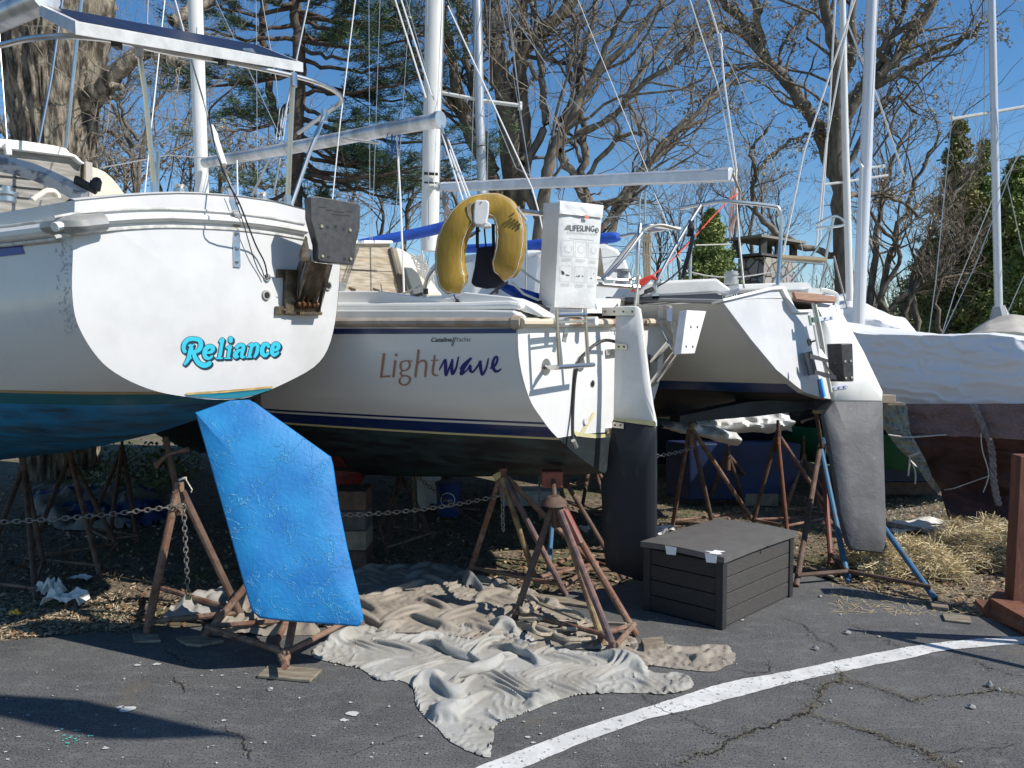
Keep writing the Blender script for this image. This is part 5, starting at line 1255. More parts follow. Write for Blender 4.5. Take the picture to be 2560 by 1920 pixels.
# covered boats at the right: fabric lofts with folds
def fabric(rows_px, nseg, m, name, parent, fold=0.0, seed=0, fscale=6, smooth=True):
    """rows_px: list of polylines [(x, y, d), ...]; each resampled to nseg; noise folds added along the view-independent normal"""
    rows = []
    for rw in rows_px:
        P = [W(*q) for q in rw]; L = [0]
        for a, b_ in zip(P[:-1], P[1:]): L.append(L[-1] + (b_ - a).length)
        rows.append([Vector([interp(t * L[-1], L, [p[i] for p in P]) for i in range(3)]) for t in np.linspace(0, 1, nseg)])
    R2 = []
    for i in range(len(rows) - 1):
        k = 16
        for j in range(k): R2.append([a.lerp(b_, j / k) for a, b_ in zip(rows[i], rows[i + 1])])
    R2.append(rows[-1])
    for i, rw in enumerate(R2):
        for j, p in enumerate(rw):
            n1 = noise.noise(Vector((p.x * fscale * .25, p.z * fscale, seed + p.y * .5))); n2 = noise.noise(Vector((p.x * fscale * 1.7, p.z * fscale * 1.2, seed + 9)))
            n3 = max(0, 1 - 3.2 * abs(noise.noise(Vector((p.x * fscale * .7 + p.z * 1.5 * math.sin(p.x * 2 + seed), p.z * fscale * 2.2 + p.x * 1.3, seed + 3 + n2)))))
            rw[j] = p + Vector((-.5, -.8, .2)) * fold * (n1 + .5 * n2 + .38 * n3)
    return MB().grid(R2).build(name, m, parent, smooth=smooth, angle=70)
boatF = thing('covered_boat', 'covered boat with a white top cover over a maroon mesh tarp, largest at right', 'covered boat', (4.1, 7.2, 0))
fabric([[(2080, 800, 9.0), (2180, 815, 8.8), (2350, 835, 8.4), (2480, 832, 8.0), (2640, 850, 7.6)],
        [(2090, 812, 7.7), (2145, 834, 7.5), (2190, 837, 7.35), (2350, 841, 7.0), (2470, 836, 6.7), (2530, 842, 6.5), (2660, 880, 6.2)],
        [(2100, 880, 7.55), (2250, 890, 7.2), (2400, 895, 6.85), (2540, 900, 6.4), (2680, 910, 6.1)],
        [(2120, 950, 7.5), (2250, 955, 7.15), (2400, 960, 6.8), (2540, 960, 6.4), (2690, 960, 6.1)],
        [(2150, 1016, 7.5), (2250, 1016, 7.2), (2400, 1016, 6.8), (2540, 1016, 6.4), (2700, 1016, 6.1)]], 150, M['shrink'], 'white_cover', boatF, .05, 3, 4)
fabric([[(2262, 1010, 7.06), (2400, 1010, 6.7), (2560, 1010, 6.3), (2720, 1012, 6.0)],
        [(2272, 1090, 7.0), (2400, 1090, 6.66), (2560, 1100, 6.25), (2720, 1120, 5.95)]], 110, M['mesh'], 'maroon_tarp', boatF, .035, 5, 7)
M['mesh2'] = mat('dark_maroon_tarp', (.095, .045, .04), .85, col2=(.06, .028, .026), scale=3, bump=.02, bscale=4)
fabric([[(2270, 1084, 7.03), (2400, 1088, 6.7), (2560, 1098, 6.3), (2720, 1118, 6.0)],
        [(2300, 1160, 7.05), (2400, 1160, 6.8), (2560, 1160, 6.5), (2720, 1170, 6.2)],
        [(2352, 1228, 7.05), (2440, 1230, 6.9), (2560, 1240, 6.7), (2720, 1240, 6.4)],
        [(2372, 1300, 6.7), (2440, 1300, 6.6), (2540, 1300, 6.5), (2640, 1300, 6.4)],
        [(2400, 1350, 6.45), (2440, 1360, 6.4), (2520, 1370, 6.35), (2560, 1370, 6.35)],
        [(2440, 1385, 6.3), (2470, 1392, 6.25), (2510, 1392, 6.25), (2530, 1385, 6.3)]], 90, M['mesh2'], 'dark_tarp_skirt', boatF, .10, 8, 5)
# beige canvas hanging at the left edge, tied
fabric([[(2200, 1012, 7.05), (2225, 1008, 7.0), (2268, 1010, 6.95)],
        [(2205, 1065, 7.0), (2235, 1070, 6.95), (2275, 1080, 6.9)],
        [(2245, 1120, 6.95), (2265, 1125, 6.9), (2292, 1110, 6.88)],
        [(2288, 1160, 6.92), (2300, 1155, 6.9), (2314, 1150, 6.88)],
        [(2318, 1205, 6.92), (2325, 1200, 6.9), (2332, 1195, 6.88)],
        [(2345, 1235, 6.9), (2350, 1230, 6.9), (2352, 1225, 6.9)]], 26, mat('pale_green_canvas', (.40, .40, .34), .85, col2=(.30, .30, .25), scale=6), 'hanging_canvas', boatF, .045, 4, 34)
wf = lambda x, y, d: W(x, y, d)
mb = MB()
zf = zp(1700, 640, 860 / 2212)
for k, (ph, rr_) in enumerate(((0, .014), (2.1, .014), (4.2, .014))):
    P = []
    base = smooth_line([W(*zf(*q), 6.5) for q in ((1890, 960), (1925, 1040), (1965, 1130), (1995, 1200), (2010, 1300), (2015, 1420), (2030, 1520), (2050, 1600))], 10)
    for i, p in enumerate(base): P.append(p + Vector((math.cos(i * .55 + ph) * .016, math.sin(i * .55 + ph) * .016, 0)))
    mb.tube(P, rr_, 6)
mb.build('twisted_rope', mat('grey_twisted_rope', (.16, .14, .14), .85, col2=(.30, .27, .27), scale=30), boatF, smooth=True)
mb = MB()
mb.tube(smooth_line([W(*zf(*q), 6.75) for q in ((1340, 1150), (1480, 1165), (1700, 1150), (1930, 1140))], 4), .007, 5)
mb.tube([W(*zf(1700, 1505), 6.8), W(*zf(1760, 1495), 6.7), W(*zf(2000, 1410), 6.6)], .005, 5)
mb.tube(smooth_line([W(*zf(*q), 6.5) for q in ((1935, 1140), (1945, 1250), (1985, 1400), (1950, 1520))], 4), .005, 5)
mb.tube(smooth_line([W(*zf(*q), 6.85) for q in ((1480, 1290), (1475, 1340), (1468, 1415))], 4), .008, 5).tube(smooth_line([W(*zf(*q), 6.85) for q in ((1500, 1340), (1515, 1400), (1512, 1465))], 4), .008, 5)
mb.tube([W(*zf(1470, 1290), 6.84), W(*zf(1540, 1262), 6.84)], .010, 5)
mb.build('tie_line', M['rope'], boatF)
# trailer guide block behind rudder of boat C
MB().box(W(2202, 1008, 6.6), (.13, 0, 0), (0, .12, 0), (0, 0, .07)).build('wooden_block', mat('weathered_block', (.34, .27, .20), .8), boatF, bevel=.004)
MB().box(W(2195, 1013, 6.7), (.24, 0, 0), (0, .2, 0), (0, 0, .02)).build('wooden_block', M['wood'], boatF)

boatG = thing('covered_boat', 'boat shrink-wrapped in bright white behind the grey rudder, with two tall masts', 'covered boat', (5.0, 10.5, 0))
fabric([[(2040, 735, 11.4), (2125, 735, 11), (2150, 752, 10.8), (2230, 790, 10.4), (2262, 795, 10.3), (2300, 840, 10.0)],
        [(2040, 745, 10.6), (2095, 778, 10.3), (2125, 765, 10.2), (2160, 790, 10.0), (2230, 810, 9.8), (2320, 860, 9.6)],
        [(2040, 900, 10.0), (2125, 900, 9.8), (2230, 900, 9.6), (2330, 900, 9.4)],
        [(2040, 1100, 10.0), (2125, 1100, 9.8), (2230, 1100, 9.6), (2330, 1100, 9.4)]], 40, M['shrink'], 'white_wrap', boatG, .08, 12, 4)
G1 = MB().tube([W(2145, 825, 9.9), W(2165, 400, 9.9), W(2182, -60, 9.9), W(2190, -300, 9.9)], [.078, .072, .066, .066], 14).build('mast', mat('bluish_white_mast', (.62, .63, .66), .3, .2), boatG, smooth=True)
MB().tube([W(2125, 770, 10.6), W(2112, 300, 10.6), W(2105, -60, 10.6), W(2100, -300, 10.6)], [.05, .045, .04, .04], 12).build('mast', M['mastwhite'], boatG, smooth=True)
mb = MB().tube([W(2146, 398, 9.9), W(2157, 420, 9.85)], .02, 6).tube([W(2160, 420, 9.9), W(2210, 416, 9.9)], .016, 6).tube([W(2062, 461, 10.6), W(2110, 455, 10.6), W(2220, 438, 10.6)], .017, 6).ball(W(2208, 416, 9.9), .03, 6)
mb.build('spreader', M['mastwhite'], boatG, smooth=True)
for px, d in (([(2140, -10), (2010, 380), (1955, 645)], 9.5), ([(2132, -10), (2065, 360), (2040, 620)], 9.6), ([(2155, 420), (2150, 820)], 9.8), ([(2195, 0), (2170, 420)], 9.7), ([(2088, 0), (2075, 250), (2050, 600)], 9.7), ([(2120, 60), (2200, 260), (2260, 440)], 10)):
    line(boatG, px, [d] * len(px), .006 if px[0][0] > 2140 else .012, 'wirewhite', 'stay')

boatH = thing('covered_boat', 'boat under a beige canvas tent with a single mast at the right edge', 'covered boat', (6.5, 10.5, 0))
fabric([[(2395, 850, 10.6), (2470, 800, 10.4), (2500, 790, 10.2), (2530, 785, 10.0), (2600, 795, 9.8), (2700, 830, 9.6)],
        [(2395, 852, 9.6), (2470, 830, 9.3), (2540, 830, 9.0), (2600, 840, 8.8), (2700, 860, 8.6)],
        [(2395, 1000, 9.4), (2470, 1000, 9.2), (2540, 1000, 9.0), (2600, 1000, 8.8), (2700, 1000, 8.6)]], 34, M['shrinktan'], 'canvas_tent', boatH, .05, 21, 5)
MB().tube([W(2497, 795, 10.4), W(2488, 400, 10.4), W(2478, -60, 10.4), W(2474, -300, 10.4)], [.05, .047, .045, .045], 12).build('mast', mat('light_grey_mast', (.55, .57, .60), .35, .3), boatH, smooth=True)
MB().tube([W(2500, 795, 10.3), W(2496, 765, 10.3)], [.12, .07], 10).build('mast_boot', mat('grey_wrap', (.38, .38, .40), .6), boatH)
MB().tube([W(2385, 297, 10.4), W(2480, 281, 10.4), W(2600, 260, 10.4)], .022, 6).tube([W(2376, 290, 10.4), W(2384, 300, 10.4)], .03, 6).build('spreader', M['mastwhite'], boatH, smooth=True)
for px in ([(2450, -10), (2380, 290)], [(2380, 290), (2340, 700), (2320, 850)], [(2462, 0), (2460, 360)], [(2600, 300), (2480, 500), (2390, 720), (2350, 850)], [(2595, 250), (2440, 660), (2350, 850)], [(2520, 780), (2600, 600)], [(2546, -10), (2600, 300)], [(2510, 420), (2560, 640)]):
    line(boatH, px, [10.2] * len(px), .006, 'wire', 'stay')

# ---------------------------------------------------------------- loose gear hanging on the pulpits
zb2 = zp(1060, 440, 500 / 2212)
buoy = thing('horseshoe_buoy', 'mustard yellow horseshoe life buoy hanging on the stern rail of Lightwave', 'life buoy', W(1240, 740, 4.75))
bd = 4.72
path = [(375, 1255), (320, 1140), (290, 960), (305, 760), (365, 590), (465, 440), (590, 350), (720, 330), (850, 360), (935, 470), (965, 650), (950, 830), (915, 980), (885, 1110)]
pp = smooth_line([W(*zb2(*q), bd + .02 * math.sin(i)) for i, q in enumerate(path)], 5)
def horseshoe(pp, wid, dep):
    """rounded-rectangle section swept along the path"""
    n = len(pp); vs = []; K = 16
    sec = []
    for j in range(K):
        t = 2 * math.pi * j / K; c, s_ = math.cos(t), math.sin(t)
        sec.append((math.copysign(abs(c) ** .55, c), math.copysign(abs(s_) ** .55, s_)))
    yv = Vector((.1, 1, 0)).normalized()
    rows = []
    for i in range(n):
        tn = (pp[min(i + 1, n - 1)] - pp[max(i - 1, 0)]).normalized(); sdv = tn.cross(yv).normalized()
        k = i / (n - 1); e_ = min(k, 1 - k) * n
        f = min(1, .45 + .55 * (min(e_, 4) / 4) ** .5); ww = wid * interp(k, [0, .25, .5, .75, 1], [1.08, 1.02, .80, 1.05, 1.0])
        pk = 1 + .02 * math.sin(i * 1.7)
        rows.append([pp[i] + sdv * a * ww * f * pk + yv * b_ * dep * f for a, b_ in sec + sec[:1]])
    c0 = sum(rows[0], Vector()) / len(rows[0]) - (pp[1] - pp[0]).normalized() * .03; c1 = sum(rows[-1], Vector()) / len(rows[-1]) + (pp[-1] - pp[-2]).normalized() * .03
    rows = [[c0] * (K + 1), ] + rows + [[c1] * (K + 1)]
    return rows
hr = horseshoe(pp, .088, .07)
MB().grid(hr).build('float', M['buoy'], buoy, smooth=True, angle=80)
def piping(idx, r=.0022): return MB().tube([rw[idx] for rw in hr[1:-1]], r, 5)
mb = piping(10); pp2 = piping(14)
mb.v += []; mb.build('piping', M['vinyl'], buoy, smooth=True); pp2.build('piping', M['vinyl'], buoy, smooth=True)
rows = [[rw[0] * .5 + rw[1] * .5 + Vector((0, -.004, 0)), rw[1] + (rw[1] - rw[9]) * .015, rw[2] + (rw[2] - rw[10]) * .01] for rw in hr[2:-2]]
plate = MB().prism([W(*zb2(*q), 4.62) for q in ((560, 275), (590, 262), (690, 265), (720, 290), (715, 400), (690, 520), (640, 545), (570, 540), (545, 500), (545, 400))], Vector((.0, .05, 0))).build('holder_plate', M['plastic'], buoy, bevel=.008)
MB().disc(W(*zb2(632, 293), 4.62), (0, -1, 0), .004, .004, 8).build('bolt', M['darkmetal'], plate)
MB().prism([W(*zb2(*q), 4.64) for q in ((570, 540), (690, 500), (740, 530), (735, 560), (680, 565))], Vector((0, .08, 0))).build('holder_tray', M['plastic'], buoy, bevel=.004)
mb = MB()
for dx_ in (0, 14, 28): mb.tube(smooth_line([W(*zb2(x + dx_, y), 4.63) for x, y in ((560, 305), (500, 310), (483, 360), (495, 440), (530, 500), (560, 545))], 3), .0035, 5)
mb.build('lashing', M['rope_tan'], buoy)
mb = MB()
for k in range(9): mb.ball(W(*zb2(1040 + k * 11, 365 + k * 15), 4.62 + .01 * (k % 2)), .009, 6)
mb.tube([W(*zb2(1030, 360), 4.64), W(*zb2(1060, 340), 4.64)], .006, 5)
mb.build('knotted_cord', M['rope'], buoy, smooth=True)
dbag = MB().prism([W(*zb2(*q), 4.80) for q in ((585, 790), (800, 765), (810, 900), (870, 1150), (900, 1170), (800, 1230), (690, 1240), (560, 1215), (520, 1180), (560, 1000))], Vector((0, .09, 0))).build('dark_pouch', M['blackweb'], buoy, bevel=.02)
mb = MB()
for a, b_ in (((590, 545), (590, 800)), ((665, 560), (685, 790)), ((765, 530), (770, 800))):
    p, q = W(*zb2(*a), 4.74), W(*zb2(*b_), 4.77); w_ = Vector((.010, 0, 0)) if a[0] != 665 else Vector((.005, 0, 0)); mb.quad(p - w_, p + w_, q + w_, q - w_)
P = smooth_line([W(*zb2(*q), 4.66) for q in ((440, 1490), (520, 1470), (640, 1390), (760, 1290), (860, 1220), (930, 1170))], 4)
for a, b_ in zip(P[:-1], P[1:]): mb.quad(a - Vector((0, 0, .007)), b_ - Vector((0, 0, .011)), b_ + Vector((0, 0, .011)), a + Vector((0, 0, .007)))
mb.tube(smooth_line([W(*zb2(*q), 4.66) for q in ((330, 1310), (350, 1360), (385, 1380), (350, 1400), (370, 1440), (410, 1480), (440, 1490))], 3), .004, 5)
mb.tube(smooth_line([W(*zb2(*q), 4.655) for q in ((360, 1375), (350, 1400), (375, 1430), (400, 1410), (375, 1378))], 3), .0035, 5)
mb.tube(smooth_line([W(*zb2(*q), 4.655) for q in ((405, 1465), (450, 1475), (430, 1495), (400, 1480), (405, 1465))], 3), .0035, 5)
mb.build('strap', M['blackweb'], buoy)

bag = thing('rescue_sling_bag', 'white vinyl rescue sling bag with black lettering and printed instruction pictures, on the stern rail', 'bag', W(1430, 780, 4.78))
dF = 4.70
corn = {'ftl': W(1399, 506, dF), 'ftr': W(1506, 517, dF + .12), 'fbr': W(1487, 771, dF + .12), 'fbl': W(1386, 768, dF), 'ltl': W(1359, 508, dF + .17), 'lbl': W(1347, 757, dF + .17)}
bk_ = corn['ltl'] - corn['ftl']
N_ = 12
def bagf(u, v):  # front face, u right, v down
    p = corn['ftl'].lerp(corn['ftr'], u).lerp(corn['fbl'].lerp(corn['fbr'], u), v)
    b_ = .016 * max(0, math.sin(math.pi * u)) ** .5 * (max(0, math.sin(math.pi * min(1, v * 1.02))) ** .5 if v < .98 else 0)
    b_ += .006 * noise.noise(Vector((u * 3, v * 5, 3)))
    return p + Vector((.15, -1, 0)).normalized() * b_
rows = []
for i in range(N_ * 2 + 1):
    v = i / (N_ * 2); rw = []
    for j in range(N_ + 1): rw.append(bagf(j / N_, v))
    A_ = corn['ftl'].lerp(corn['fbl'], v); rt = corn['ftr'].lerp(corn['fbr'], v)
    sag = .012 * max(0, math.sin(math.pi * v)) ** .5
    left = [A_ + bk_ * t + Vector((-1, -.3, 0)) * sag * math.sin(math.pi * t) for t in (1, .8, .6, .4, .2)]
    right = [rt + bk_ * t * .8 for t in (.3, .6, 1)]
    rows.append(left + rw + right + [left[0]])
def capr(rw, cz): return [p.lerp(cz, .6) for p in rw]
ctop = sum(rows[0], Vector()) / len(rows[0]); cbot = sum(rows[-1], Vector()) / len(rows[-1]) + Vector((0, 0, -.012))
allr = [[ctop] * len(rows[0]), capr(rows[0], ctop)] + rows + [capr([p + Vector((0, 0, -.01)) for p in rows[-1]], cbot), [cbot] * len(rows[0])]
MB().grid(allr).build('bag_body', M['vinyl'], bag, smooth=True, angle=50)
bf = lambda u, v, o=.002: bagf(u, v) + Vector((.15, -1, 0)).normalized() * o
rows = [[(bagf(u, v) + Vector((.15, -1, 0)).normalized() * (.012 + .006 * noise.noise(Vector((u * 6, v * 20, 9)))) + Vector((0, 0, .004))) for u in np.linspace(0, 1.015, 20)] for v in np.linspace(-.005, .118, 6)]
rows = [[p + bk_ * .5 + Vector((0, 0, .01)) for p in rows[0]]] + rows
MB().grid(rows).build('flap', M['vinyl'], bag, smooth=True)
def bpx(X, Y):   # zoom px -> (u, v)
    x, y = zb2(X, Y)
    for _ in range(1): pass
    vt = (y - 508) / 262; vt = max(0, min(1, vt)); xl = lerp(1399, 1386, vt); xr = lerp(1506, 1487, vt)
    u = (x - xl) / (xr - xl); yt = lerp(506, 517, u); yb = lerp(768, 771, u)
    return u, (y - yt) / (yb - yt)
bm_ = lambda o=.003: (lambda X, Y: bf(*bpx(X, Y), o))
text_px('LIFESLING', bm_(), 1608, 608, 268, 66, dx=.035, offset=.004).build('lettering', M['ink'], bag)
mb = MB(); cc = [bm_()(1905 + 20 * math.cos(t), 602 + 30 * math.sin(t)) for t in np.linspace(0, 2 * math.pi, 20)[:-1]]; mb.poly(cc[::-1]); mb.build('lettering', M['ink'], bag)
text_px('2', bm_(.0045), 1893, 622, 24, 40, offset=.01).build('lettering', M['vinyl'], bag)
mb = MB()
for k in range(6):
    y0 = 545 + k * 9; mb.poly([bm_()(x, y) for x, y in ((1548 + (5 - k) * 6, y0), (1605, y0), (1605, y0 + 5), (1545 + (5 - k) * 6, y0 + 5))])
mb.build('lettering', M['ink'], bag)
text_px('Overboard Rescue System', bm_(), 1575, 636, 335, 26, dx=.06, shear=.1, offset=-.006).build('lettering', M['greyink'], bag)
mb = MB()
def ln(a, b_, w_=2.2, o=.003):
    d = Vector((b_[0] - a[0], b_[1] - a[1])); L_ = d.length; n_ = Vector((-d.y, d.x)) / L_ * w_ / 2; k = max(1, int(L_ / 40))
    for i in range(k):
        p = Vector(a[:2]) + d * (i / k); q = Vector(a[:2]) + d * ((i + 1) / k)
        mb.poly([bm_(o)(p.x - n_.x, p.y - n_.y), bm_(o)(q.x - n_.x, q.y - n_.y), bm_(o)(q.x + n_.x, q.y + n_.y), bm_(o)(p.x + n_.x, p.y + n_.y)])
for (x0, y0, x1, y1) in ((1520, 708, 1648, 890), (1668, 724, 1790, 902), (1812, 738, 1930, 915), (1505, 988, 1636, 1168), (1660, 1000, 1776, 1178), (1797, 1010, 1898, 1184)):
    for a, b_ in (((x0, y0), (x1, y0 + 4)), ((x1, y0 + 4), (x1 - 4, y1)), ((x1 - 4, y1), (x0 - 4, y1 - 4)), ((x0 - 4, y1 - 4), (x0, y0))): ln(a, b_)
    for k in range(3): ln((x0, y1 + 20 + 13 * k), (x1 - 10 - rnd.uniform(0, 30), y1 + 24 + 13 * k), 3)
for k in range(1): ln((1600, 690), (1870, 712), 4)
for (cx, cy, a) in ((1590, 800, 40), (1730, 810, 36), (1870, 820, 32)):
    P = [(cx + a * math.cos(t), cy + a * 1.2 * math.sin(t)) for t in np.linspace(rnd.uniform(-1, 1), 4.5, 9)]
    for p, q in zip(P[:-1], P[1:]): ln(p, q, 3)
mb.build('instruction_pictures', M['greyink'], bag)
mb = MB()
for pts in (((1515, 1040), (1545, 1060), (1550, 1090), (1525, 1085)), ((1560, 1085), (1600, 1095), (1605, 1105), (1570, 1098)), ((1700, 1100), (1712, 1095), (1714, 1115), (1698, 1115)), ((1735, 1095), (1755, 1110), (1750, 1120)), ((1665, 1110), (1690, 1100), (1688, 1112)), ((1830, 1130), (1850, 1122), (1850, 1138)), ((1868, 1075), (1878, 1072), (1876, 1092))):
    mb.poly([bm_()(*q) for q in pts])
def lnk(a, b_): pass
mb.build('instruction_pictures', M['ink'], bag)
MB().prism([bm_(.016)(*q) for q in ((1760, 442), (1785, 440), (1812, 462), (1800, 482), (1765, 478))], Vector((.0, -.003, 0))).build('pull_tab', M['redtag'], bag)
MB().tube([W(1300, 527, 4.86), W(1350, 533, 4.86)], .0145, 8).build('bag_bracket', M['steel'], bag)
# ================================================================ ground
def ground_material():
    m = bpy.data.materials.new('dirt_with_leaf_litter'); m.use_nodes = True
    n, L, b = nodes_of(m); b.inputs["Roughness"].default_value = .95
    tc = n.new("ShaderNodeTexCoord")
    def nz(s, d=8, r=.65):
        k = n.new("ShaderNodeTexNoise"); k.inputs["Scale"].default_value = s; k.inputs["Detail"].default_value = d; k.inputs["Roughness"].default_value = r
        L(tc.outputs["Object"], k.inputs["Vector"]); return k.outputs["Fac"]
    cr = n.new("ShaderNodeValToRGB"); e = cr.color_ramp.elements
    e[0].position = .30; e[0].color = (.04, .031, .022, 1); e[1].position = .70; e[1].color = (.23, .18, .125, 1)
    x = e.new(.5); x.color = (.14, .11, .075, 1)
    L(nz(9), cr.inputs[0])
    cr2 = n.new("ShaderNodeValToRGB"); e = cr2.color_ramp.elements; e[0].position = .56; e[0].color = (0, 0, 0, 1); e[1].position = .62; e[1].color = (1, 1, 1, 1)
    L(nz(60, 3), cr2.inputs[0])
    mx = n.new("ShaderNodeMix"); mx.data_type = 'RGBA'; L(cr2.outputs[0], mx.inputs[0]); L(cr.outputs[0], mx.inputs[6]); mx.inputs[7].default_value = (.36, .30, .22, 1)
    cr3 = n.new("ShaderNodeValToRGB"); e = cr3.color_ramp.elements; e[0].position = .5; e[0].color = (0, 0, 0, 1); e[1].position = .62; e[1].color = (1, 1, 1, 1)
    L(nz(1.3, 5), cr3.inputs[0])
    m2 = n.new("ShaderNodeMix"); m2.data_type = 'RGBA'; L(cr3.outputs[0], m2.inputs[0]); L(mx.outputs[2], m2.inputs[6]); m2.inputs[7].default_value = (.10, .105, .045, 1)
    L(m2.outputs[2], b.inputs["Base Color"])
    bp = n.new("ShaderNodeBump"); bp.inputs["Distance"].default_value = .03; L(nz(22), bp.inputs["Height"]); L(bp.outputs[0], b.inputs["Normal"])
    return m
rows = []
ys = [-8, -2, 1, 3, 4, 4.4, 4.8, 5.2, 5.6, 6, 6.5, 7, 7.6, 8.3, 9, 10, 11, 12.5, 14, 16, 19, 24, 32, 60, 160, 600]
xs = [-600, -150, -50, -25, -14, -10, -8] + [x * .5 for x in range(-12, 17)] + [10, 14, 25, 50, 150, 600]
for y in ys:
    rows.append([Vector((x, y, -.02 + (.0 if y < 7 else .05 * noise.noise(Vector((x * .4, y * .4, 0)))) + .10 * max(0, min(1, (y - 9) / 10)) )) for x in xs])
tag(MB().grid(rows).build('ground', ground_material(), smooth=True), kind='structure')

def asphalt_material():
    m = bpy.data.materials.new('weathered_asphalt'); m.use_nodes = True
    n, L, b = nodes_of(m); b.inputs["Roughness"].default_value = .82
    tc = n.new("ShaderNodeTexCoord")
    def nz(s, d=8, r=.65, st=None):
        k = n.new("ShaderNodeTexNoise"); k.inputs["Scale"].default_value = s; k.inputs["Detail"].default_value = d; k.inputs["Roughness"].default_value = r
        v = tc.outputs["Object"]
        if st:
            mp = n.new("ShaderNodeMapping"); mp.inputs["Scale"].default_value = st; mp.inputs["Rotation"].default_value = (0, 0, .15); L(v, mp.inputs[0]); v = mp.outputs[0]
        L(v, k.inputs["Vector"]); return k.outputs["Fac"]
    def mix(f, a, c):
        x = n.new("ShaderNodeMix"); x.data_type = 'RGBA'; L(f, x.inputs[0])
        if isinstance(a, tuple): x.inputs[6].default_value = (*a, 1)
        else: L(a, x.inputs[6])
        x.inputs[7].default_value = (*c, 1); return x.outputs[2]
    def mr(s, a, c, hi=1.0):
        x = n.new("ShaderNodeMapRange"); x.inputs["From Min"].default_value = a; x.inputs["From Max"].default_value = c; x.inputs["To Max"].default_value = hi; L(s, x.inputs["Value"]); return x.outputs[0]
    c = mix(mr(nz(1.3, 10, .65), .35, .65), (.056, .056, .057), (.112, .111, .109))
    c = mix(mr(nz(7, 9, .75, (1, 2.2, 1)), .50, .68, .8), c, (.16, .157, .15))
    c = mix(mr(nz(140, 3, .5), .52, .62, .7), c, (.18, .178, .17))
    c = mix(mr(nz(95, 2, .5), .56, .64, .8), c, (.018, .018, .02))
    c = mix(mr(nz(30, 4, .6), .70, .75, .8), c, (.34, .34, .33))
    c = mix(mr(nz(2.3, 6, .6), .60, .72, .55), c, (.12, .105, .075))
    L(c, b.inputs["Base Color"])
    bp = n.new("ShaderNodeBump"); bp.inputs["Distance"].default_value = .004; bp.inputs["Strength"].default_value = .8
    L(nz(110, 6, .7), bp.inputs["Height"]); L(bp.outputs[0], b.inputs["Normal"])
    return m
edge = [(-1500, 1640), (-600, 1615), (-200, 1606), (0, 1602), (60, 1598), (150, 1590), (250, 1580), (300, 1586), (420, 1570), (560, 1560), (700, 1548), (880, 1530), (1000, 1518), (1150, 1500), (1300, 1490), (1480, 1474), (1600, 1455), (1750, 1440), (1990, 1430), (2035, 1440), (2100, 1462), (2180, 1480), (2300, 1512), (2400, 1535), (2480, 1545), (2600, 1560), (3200, 1600), (4200, 1640)]
ep = []
for i in range(len(edge) - 1):
    a, b_ = G(*edge[i]), G(*edge[i + 1])
    k = max(1, int((b_ - a).length / .05)); k = min(k, 60)
    for j in range(k):
        p = a.lerp(b_, j / k); p.y += .025 * noise.noise(Vector((p.x * 5, 1, 2))) + .012 * noise.noise(Vector((p.x * 25, 4, 2))); ep.append(p)
rows = []
for f in (0, .02, .3, 1):
    rows.append([Vector((p.x, lerp(p.y, -8, f) , 0.0)) for p in ep])
tag(MB().grid(rows).build('asphalt_pavement', asphalt_material()), kind='structure')
# asphalt lip
tag(MB().grid([[Vector((p.x, p.y, 0)) for p in ep], [Vector((p.x, p.y + .01, -.03)) for p in ep]]).build('pavement_edge', mat('asphalt_edge', (.05, .05, .05), .9)), kind='structure')

# painted line
up_e = [(1080, 1972), (1188, 1920), (1317, 1870), (1472, 1813), (1628, 1765), (1700, 1741), (1817, 1706), (1972, 1677), (2128, 1644), (2283, 1615), (2400, 1601), (2560, 1591), (2750, 1586)]
lo_e = [(1190, 1972), (1305, 1920), (1433, 1866), (1589, 1808), (1640, 1792), (1700, 1779), (1817, 1749), (1972, 1708), (2128, 1674), (2283, 1643), (2361, 1626), (2560, 1609), (2750, 1602)]
U = smooth_line([G(*q, .004) for q in up_e], 14); Lw = smooth_line([G(*q, .004) for q in lo_e], 14)
rows = []
for i, (a, b_) in enumerate(zip(U, Lw)):
    d = (b_ - a).normalized(); ja = .010 * noise.noise(a * 13) + .006 * noise.noise(a * 60); jb = .010 * noise.noise(b_ * 13) + .006 * noise.noise(b_ * 60)
    rows.append([a + d * ja, a.lerp(b_, .5), b_ + d * jb])
mp_ = mat('worn_white_road_paint', (.66, .66, .64), .75, col2=(.52, .52, .50), scale=6, col3=(.14, .14, .14), scale3=38, c3=(.56, .64), bump=.002, bscale=80)
tag(MB().grid(rows).build('painted_line', mp_), kind='structure')
